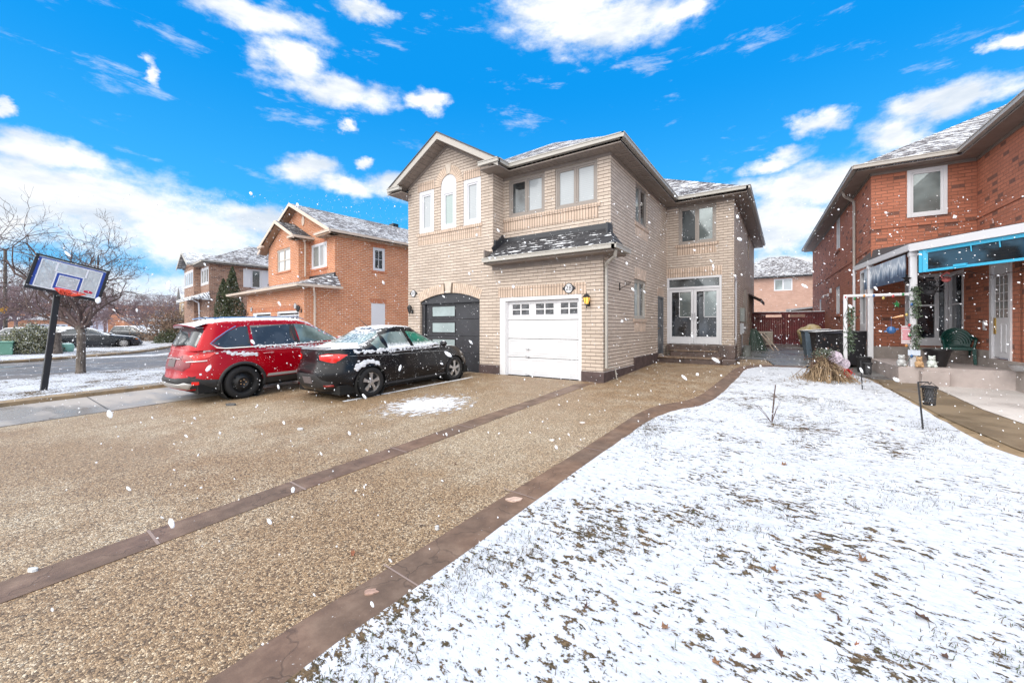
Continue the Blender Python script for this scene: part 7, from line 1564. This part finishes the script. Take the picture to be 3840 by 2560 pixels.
# green plastic chair
ch = thing('plastic_chair', 'dark green plastic garden chair on the porch', 'chair', rw(1.70, -1.15, .47), radians(-6)); ch.scale = (.92, .92, .96); 
mb = MB(); mb.box(-.23, .23, -.22, .22, .40, .425); mb.box(-.25, .25, -.25, -.21, .345, .42); mb.build('seat', m_green, ch, bevel=.012)
for sx in (-1, 1):
    mb = MB(); mb.tube([(sx * .27, -.26, 0), (sx * .25, -.235, .40)], [.035, .05], 4); mb.build('leg', m_green, ch); mb = MB(); mb.tube([(sx * .27, .27, 0), (sx * .24, .22, .42)], [.03, .045], 4); mb.build('leg', m_green, ch)
    mb = MB(); mb.tube([(sx * .25, -.24, .40), (sx * .285, -.25, .60), (sx * .29, -.20, .64), (sx * .29, .05, .65), (sx * .27, .20, .68)], [.03, .03, .03, .03, .028], 6); mb.build('armrest', m_green, ch, smooth=True)
mb = MB(); bk = lambda a, z: (a * (1 - .0), .20 + .10 * (z - .4) + .05 * (a / .28) ** 2 * -1.5 + .02, z)
pn = [(-.24, .42), (.24, .42)] + [(.275 * cos(pi * k / 16), .58 + .29 * sin(pi * k / 16)) for k in range(17)]; gp_, gf_ = grid_poly(pn, .045); nv_ = len(gp_)
mb.add([bk(a, z) for a, z in gp_] + [(bk(a, z)[0], bk(a, z)[1] + .018, bk(a, z)[2]) for a, z in gp_], gf_ + [tuple(nv_ + k for k in f)[::-1] for f in gf_])
for R_ in (.27, .225, .18, .135, .09): mb.tube([(lambda q: (q[0], q[1] - .006, q[2]))(bk(R_ * cos(pi * k / 14), .50 + R_ * 1.22 * sin(pi * k / 14))) for k in range(15)], .009, 5)
mb.tube([bk(.28 * cos(pi * k / 14), .58 + .30 * sin(pi * k / 14)) for k in range(15)], .02, 6); mb.box(-.24, .24, .205, .235, .42, .47); mb.build('backrest', m_green, ch)
bw = thing('sled_bowl', 'round silver bowl leaning on the porch edge at the right', 'bowl', rw(1.97, -3.22, .50)); mb = MB(); mb.lathe([(0, .02), (.12, .03), (.17, .08), (.185, .11), (.195, .11), (.18, .06), (.13, .0), (0, -.01)], 28); o = mb.build('shell', m_steel, bw, smooth=True)
bk2 = thing('black_bag', 'black bag at the right edge of the porch', 'bag', rw(2.25, -3.35, .47)); mb = MB(); mb.ball((0, 0, .13), .16, 12, sz=.9, jit=.05); mb.build('body', m_black, bk2, smooth=True)
# wheelie bins
def bin_(label, loc, rz, col, lidm):
    b_ = thing('wheelie_bin', label, 'bin', loc, rz, group='wheelie bins by the neighbour wall'); mb = MB(); n = 4
    def fr_(w_, d_, z): return [(-w_, -d_, z), (w_, -d_, z), (w_, d_, z), (-w_, d_, z)]
    vs = fr_(.23, .26, .06) + fr_(.29, .34, .92) + fr_(.31, .37, .93) + fr_(.31, .37, .98); fs = [(i * 4 + j, i * 4 + (j + 1) % 4, i * 4 + 4 + (j + 1) % 4, i * 4 + 4 + j) for i in range(3) for j in range(4)]; mb.add(vs, fs + [(3, 2, 1, 0), (12, 13, 14, 15)]); mb.box(-.2, .2, -.30, -.28, .35, .75); mb.build('body', col, b_, bevel=.02)
    mb = MB(); mb.add([(-.32, -.39, .985), (.32, -.39, .985), (.32, .39, 1.04), (-.32, .39, 1.04), (-.32, -.39, .955), (.32, -.39, .955), (.32, .39, 1.0), (-.32, .39, 1.0)], [(0, 1, 2, 3), (7, 6, 5, 4), (0, 1, 5, 4), (1, 2, 6, 5), (2, 3, 7, 6), (3, 0, 4, 7)]); mb.box(-.26, .26, .38, .44, .93, 1.0); mb.build('lid', lidm, b_, bevel=.015)
    for sx in (-1, 1): mb = MB(); mb.lathe([(0, sx * .27), (.12, sx * .27), (.125, sx * .29), (.125, sx * .33), (.1, sx * .34), (0, sx * .34)], 20, (0, .26, .125), 'x'); mb.build('wheel', m_tyre, b_)
m_bin = M('charcoal bin plastic', (.022, .022, .026), .45); m_lids = M('snowy bin lid', (.03, .03, .035), .5, snow=dict(up=(.5, .8)))
bin_('charcoal wheelie bin nearest the porch, partly behind the garland', (1.50, 15.35, .20), radians(-62), m_bin, m_bin); bin_('charcoal wheelie bin with snow-covered lid behind the first', (1.05, 16.35, .22), radians(-75), m_bin, m_lids); bin_('blue-edged grey wheelie bin, the leftmost and farthest', (.82, 17.3, .25), radians(-80), M('blue grey plastic', (.10, .14, .18), .5), m_lids)
hy = thing('bucket', 'black bucket with snowy rim at the edge of the slab behind the far lantern', 'bucket', (1.72, 14.15, .16)); mb = MB(); mb.lathe([(0, 0), (.135, 0), (.15, .33), (.165, .35), (.165, .40), (.145, .40), (.14, .34), (0, .33)], 22); mb.build('body', M('black bucket', (.02, .02, .022), .5, snow=dict(up=(.9, 1.2), amt=.9)), hy, smooth=True, ang=50)
# tarp-wrapped sack, chairs bundle, air conditioner
m, t, b = newmat('yellow tarp'); n = t.noise(t.obj(), 3.2, 5, .65, dist=1.2); t.set(b.inputs['Base Color'], t.ramp(n, [(.35, (.45, .34, .06)), (.5, (.52, .42, .24)), (.65, (.60, .50, .34))])); b.inputs['Roughness'].default_value = .45; t.set(b.inputs['Normal'], t.bump(n, .8, .08))
tp_ = thing('tarp_bundle', 'crumpled beige and yellow tarp bundle before the red fence', 'bundle', (.95, 23.0, .43)); mb = MB(); vs = []; NN = 26
for i in range(17):
    th = pi * i / 16
    for k in range(NN):
        a = 2 * pi * k / NN; d_ = V((sin(th) * cos(a), sin(th) * sin(a), cos(th))); r_ = .52 * (1 + .22 * noise.noise(d_ * 1.7 + V((3, 1, 0))) + .10 * noise.noise(d_ * 5)); vs.append((d_.x * r_ * .98, d_.y * r_ * .8, .50 + d_.z * r_ * 1.02))
mb.add(vs, [(i * NN + k, (i + 1) * NN + k, (i + 1) * NN + (k + 1) % NN, i * NN + (k + 1) % NN) for i in range(16) for k in range(NN)]); mb.build('cover', m, tp_, smooth=True, ang=0); mb = MB(); mb.box(-.4, .55, -.3, .3, 0, .12); mb.build('base', m_black, tp_)
ac = thing('air_conditioner', 'beige air conditioner unit against the fence', 'air conditioner', (-.88, 22.8, .42)); mb = MB(); mb.box(-.38, .38, -.2, .2, .08, .72); mb.build('case', M('beige metal', (.40, .36, .30), .5), ac, bevel=.03); mb = MB(); [mb.box(-.30, .12, -.215, -.2, .15 + .055 * k, .18 + .055 * k) for k in range(9)]; mb.build('grille', m_black, ac)
fc = thing('folded_chairs', 'stack of dark green folded slats leaning at the house corner', 'folded chairs', (-1.10, 20.4, .34)); 
for k in range(9): mb = MB(); x = -.28 + k * .075; mb.bar((x + .05, -.3 - .01 * k, 0), (x * .35 - .05, .05, .95 - .05 * (k % 3)), .04, .03); mb.bar((x + .14, -.3, 0), (x * .35, .08, .8), .03, .02); mb.build('slat', M('green slat', (.03, .06, .045), .6) if k == 0 else bpy.data.materials['green slat'], fc)
tr_ = thing('trestle', 'pale wooden trestle leaning beside the folded chairs', 'trestle', (-.72, 20.6, .35)); 
for dx in (0, .28): mb = MB(); mb.bar((.30 + dx * .6, -.25, 0), (-.22 + dx * .4, .1, .78), .05, .03); mb.build('leg', M('weathered wood', (.42, .34, .28), .8) if dx == 0 else bpy.data.materials['weathered wood'], tr_)
mb = MB(); mb.bar((-.05, 0, .5), (.20, 0, .5), .03, .04); mb.build('rung', bpy.data.materials['weathered wood'], tr_)
bn = thing('grey_bucket', 'grey upturned bucket under the meter box', 'bucket', (-1.22, 17.5, .26)); mb = MB(); mb.lathe([(.16, 0), (.13, .34), (.14, .36), (.15, .40), (0, .41)], 20); mb.build('body', M('grey green plastic', (.17, .18, .17), .5), bn, smooth=True, ang=50)

# ------------------------------------------------------------------ leaves, chips, debris, grass, falling snow
def leaf_mesh(seed, col, curl):
    rnd = random.Random(seed); lob = 7; pts = []
    for k in range(lob * 2):
        a = pi * (k + .5) / (lob * 2) * 2; r_ = (1 if k % 2 == 0 else .62) * (1 - .25 * abs(sin(a / 2 + .3))) * rnd.uniform(.8, 1.1); pts.append((r_ * cos(a) * .75, r_ * sin(a)))
    mb = MB(); c = lambda x, y: (x, y, curl * (x * x * .9 - .35 * y * abs(y)) + .06 * rnd.random() + .12)
    vs = [c(0, 0)] + [c(*p) for p in pts] + [c(p[0] * .5, p[1] * .5) for p in pts]; n = len(pts)
    mb.add(vs, [(0, 1 + n + k, 1 + n + (k + 1) % n) for k in range(n)] + [(1 + n + k, 1 + k, 1 + (k + 1) % n, 1 + n + (k + 1) % n) for k in range(n)]); mb.tube([(0, -.9, .1), (.1, -1.5, .16)], .04, 4)
    return mb, M('dry leaf %d' % seed, col, .7, nz=(4, .35))
LF = [leaf_mesh(1, (.085, .045, .032), 1.1), leaf_mesh(2, (.19, .10, .055), 1.5), leaf_mesh(3, (.24, .085, .038), .7)]
spots = [(0.001, 3.868, 0, .055, 'curled brown leaf on the snow, mid lawn below the twig plant'), (.413, 3.399, 1, .07, 'tan oak leaf on the snow right of centre'), (.588, 2.924, 0, .065, 'dark lobed leaf standing on the snow, lower right'), (.15, 2.844, 1, .05, 'light brown leaf standing upright on the snow, lower middle'),
    (.228, 2.692, 0, .035, 'small brown leaf below the upright light one'), (.218, 3.669, 0, .045, 'long dark curled leaf above the tan oak leaf'), (-.119, 2.184, 0, .055, 'brown leaf dusted with snow near the bottom edge'), (1.186, 7.336, 2, .06, 'orange brown leaf left of the nearer lantern pole'), (.214, 6.854, 2, .07, 'rust red leaf right of the twig plant'),
    (.281, 2.536, 2, .03, 'tiny red leaf near the bottom, right of centre'), (.613, 2.661, 0, .05, 'dark leaf among the bare grass, lower right'), (-.269, 2.067, 1, .035, 'small pale leaf at the very bottom, centre'), (-.024, 2.288, 0, .045, 'crumpled dark leaf at the bottom, right of the snowy one'), (.878, 3.363, 1, .04, 'small tan leaf near the right edge of the lawn'),
    (-.017, 5.097, 1, .05, 'tan leaf on clean snow, upper middle of the lawn'), (-.385, 4.956, 0, .045, 'brown leaf on clean snow, left of the tan one'), (-.064, 3.011, 1, .045, 'folded tan leaf, left of the upright one'), (-.913, 2.079, 0, .04, 'brown leaf on the left of the lawn, by the border'), (-.66, 2.169, 0, .045, 'pointed brown leaf, left part of the lower lawn'), (-.516, 2.151, 1, .04, 'curled pale brown leaf, right of the pointed one'),
    (-2.486, 1.694, 2, .05, 'orange leaf on the aggregate, left of the brown border'), (-3.044, 3.348, 2, .045, 'orange leaf lying mid driveway between the two bands'), (-2.365, 2.217, 0, .03, 'small dark leaf on the driveway near a pebble'), (-1.957, 2.105, 2, .022, 'tiny orange leaf scrap on the brown border')]
protos = {}
for i, (x, y, k, s_, lb) in enumerate(spots):
    if k not in protos: o = LF[k][0].build('fallen_leaf', LF[k][1], recalc=False); protos[k] = o
    else: o = protos[k].copy(); C.objects.link(o)
    z = zlawn(x, y) if x > -1.8 and y < 14 else zg(x, y) + .012
    o.location = (x, y, z - .004); o.scale = (s_ * .62, s_ * .95, s_ * .9); o.rotation_euler = (random.uniform(-.5, .5), random.uniform(-.4, .4), i * 2.4); tag(o, lb, 'leaf', 'fallen leaves')
def chip(label, x, y, rx, ry, col, seed, h=.008):
    rnd = random.Random(seed); n = 11; pts = [(rx * cos(2 * pi * k / n) * rnd.uniform(.7, 1.1), ry * sin(2 * pi * k / n) * rnd.uniform(.65, 1.1)) for k in range(n)]; mb = MB(); mb.prism(pts, lambda a, z, d=0: (a, z, d), -.01, h)
    o = mb.build('stone_chip', M('chip %d' % seed, col, .6, nz=(20, .25)), bevel=.002); o.location = (x, y, zg(x, y) + .016); o.rotation_euler = (0, 0, .6); tag(o, label, 'stone chip', 'stone chips on the driveway')
chip('large pale flake lying across the brown border', -1.99, 2.97, .085, .05, (.50, .36, .29), 1); chip('smaller pale flake on the near brown border', -2.04, 1.51, .045, .03, (.36, .23, .18), 2); chip('snow-dusted pebble beside the small dark leaf', -2.227, 2.248, .018, .014, (.5, .5, .5), 3, .02)
chip('pale chip on the aggregate near the lawn corner', -2.552, 5.655, .05, .035, (.6, .55, .52), 4); chip('second pale chip on the aggregate, nearer the camera', -2.534, 4.657, .035, .03, (.62, .57, .53), 5)
chip('dark flat fragment by the rear wheel of the red SUV', -8.951, 3.414, .10, .05, (.10, .10, .10), 6, .03); chip('white grey fragment on the open driveway', -5.994, 3.194, .05, .03, (.5, .5, .5), 7, .02); chip('thin snow-covered chip on the divider band at the left', -4.13, .423, .04, .018, (.6, .62, .62), 8, .012)
# grass blades poking through the thin snow
def blades():
    rnd = random.Random(77); mb = MB(); x0, x1 = -1.8, 2.3; n = 0
    while n < 15000:
        y = .3 + 9 * rnd.random() ** 1.6; x = rnd.uniform(-1.75, 2.35)
        if x < -1.74 or y < .4 or y > 9.5: continue
        if y > 6.4 and x > 1.8 or y > 6.8 and x < -1.05 or y > 5 and x > 2.1: continue
        v = noise.noise(V((x * .9, y * .9, 7))) + .6 * noise.noise(V((x * 4.5, y * 4.5, 1)))
        if v < .12 + .55 * rnd.random(): 
            if rnd.random() > .02: continue
        z = zlawn(x, y); a = rnd.uniform(0, 6.28); L = rnd.uniform(.010, .034); w_ = .0018; lean = rnd.uniform(.3, 1.6); d = V((cos(a), sin(a), 0)); s_ = V((-sin(a), cos(a), 0)) * w_
        p = V((x, y, z - .004)); q = p + d * L * lean * .5 + V((0, 0, L * .7)); r_ = p + d * L * lean * 1.2 + V((0, 0, L * .75))
        mb.add([p - s_, p + s_, q + s_ * .8, q - s_ * .8, r_], [(0, 1, 2, 3), (3, 2, 4)], rnd.choice((0, 0, 1, 2))); n += 1
    return mb
o = blades().build('grass', [M('dead grass', (.12, .085, .045), .8), M('wet dark grass', (.035, .030, .018), .8), M('green grass', (.06, .085, .03), .8)], recalc=False); tag(o, 'flattened grass blades poking through thin snow', 'grass', None, 'stuff')
# snowflakes drifting in the air
rnd = random.Random(99); mb = MB(); wind = V((.55, .12, -.8)).normalized(); n = 0
while n < 19000:
    x = rnd.uniform(-20, 6); y = rnd.uniform(.6, 15); z = rnd.uniform(-.1, 6.0); dist = hypot(x, y)
    dep = -.5623 * x + .827 * y; 
    if dep < 1.6: continue
    if z > 1.35 + .33 * dep or z < zg(x, y): continue
    if x < -10.5 and y > 9.2 and rnd.random() < .5: continue
    s_ = rnd.choice((.003, .0035, .0045, .0055, .0065, .0085)) * rnd.uniform(.8, 1.25); p = V((x, y, z)); w_ = (wind + V((rnd.gauss(0, .35), rnd.gauss(0, .35), rnd.gauss(0, .3)))).normalized(); u = w_.orthogonal().normalized(); v = w_.cross(u); l = s_ * rnd.choice((1, 1, 1.3, 2.0))
    mb.add([p + w_ * l, p + u * s_, p + v * s_, p - u * s_ * .9, p - v * s_, p - w_ * l], [(0, 1, 2), (0, 2, 3), (0, 3, 4), (0, 4, 1), (5, 2, 1), (5, 3, 2), (5, 4, 3), (5, 1, 4)]); n += 1
for _ in range(120):      # a few large flakes close by
    dep = rnd.uniform(1.2, 3.2); r_ = rnd.uniform(-1.2, 1.2); u_ = rnd.uniform(-.75, .35); p = V((dep * (-.5623 + r_ * .827), dep * (.827 + r_ * .5623), 1.35 + dep * u_))
    if p.z < zg(p.x, p.y) + .05: continue
    w_ = (wind + V((rnd.gauss(0, .3), rnd.gauss(0, .3), 0))).normalized(); s_ = rnd.choice((.002, .003, .004, .006, .009)); rot = w_.to_track_quat('Z', 'Y'); o0 = len(mb.v); mb.ball((0, 0, 0), s_, 8, sz=rnd.uniform(1.2, 2.6), jit=.15)
    for q in range(o0, len(mb.v)): mb.v[q] = tuple(rot @ V(mb.v[q]) + p)
m, t, b = newmat('falling snow'); b.inputs['Base Color'].default_value = (.95, .96, .98, 1); b.inputs['Roughness'].default_value = .9
lw_ = t.n.new('ShaderNodeLayerWeight'); lw_.inputs[0].default_value = .5; t.set(b.inputs['Alpha'], t.smooth(lw_.outputs['Facing'], .98, .25, 0, .72))
o = mb.build('falling_snow', m, recalc=True, smooth=True, ang=0); tag(o, 'snowflakes falling through the air', 'snow', None, 'stuff')
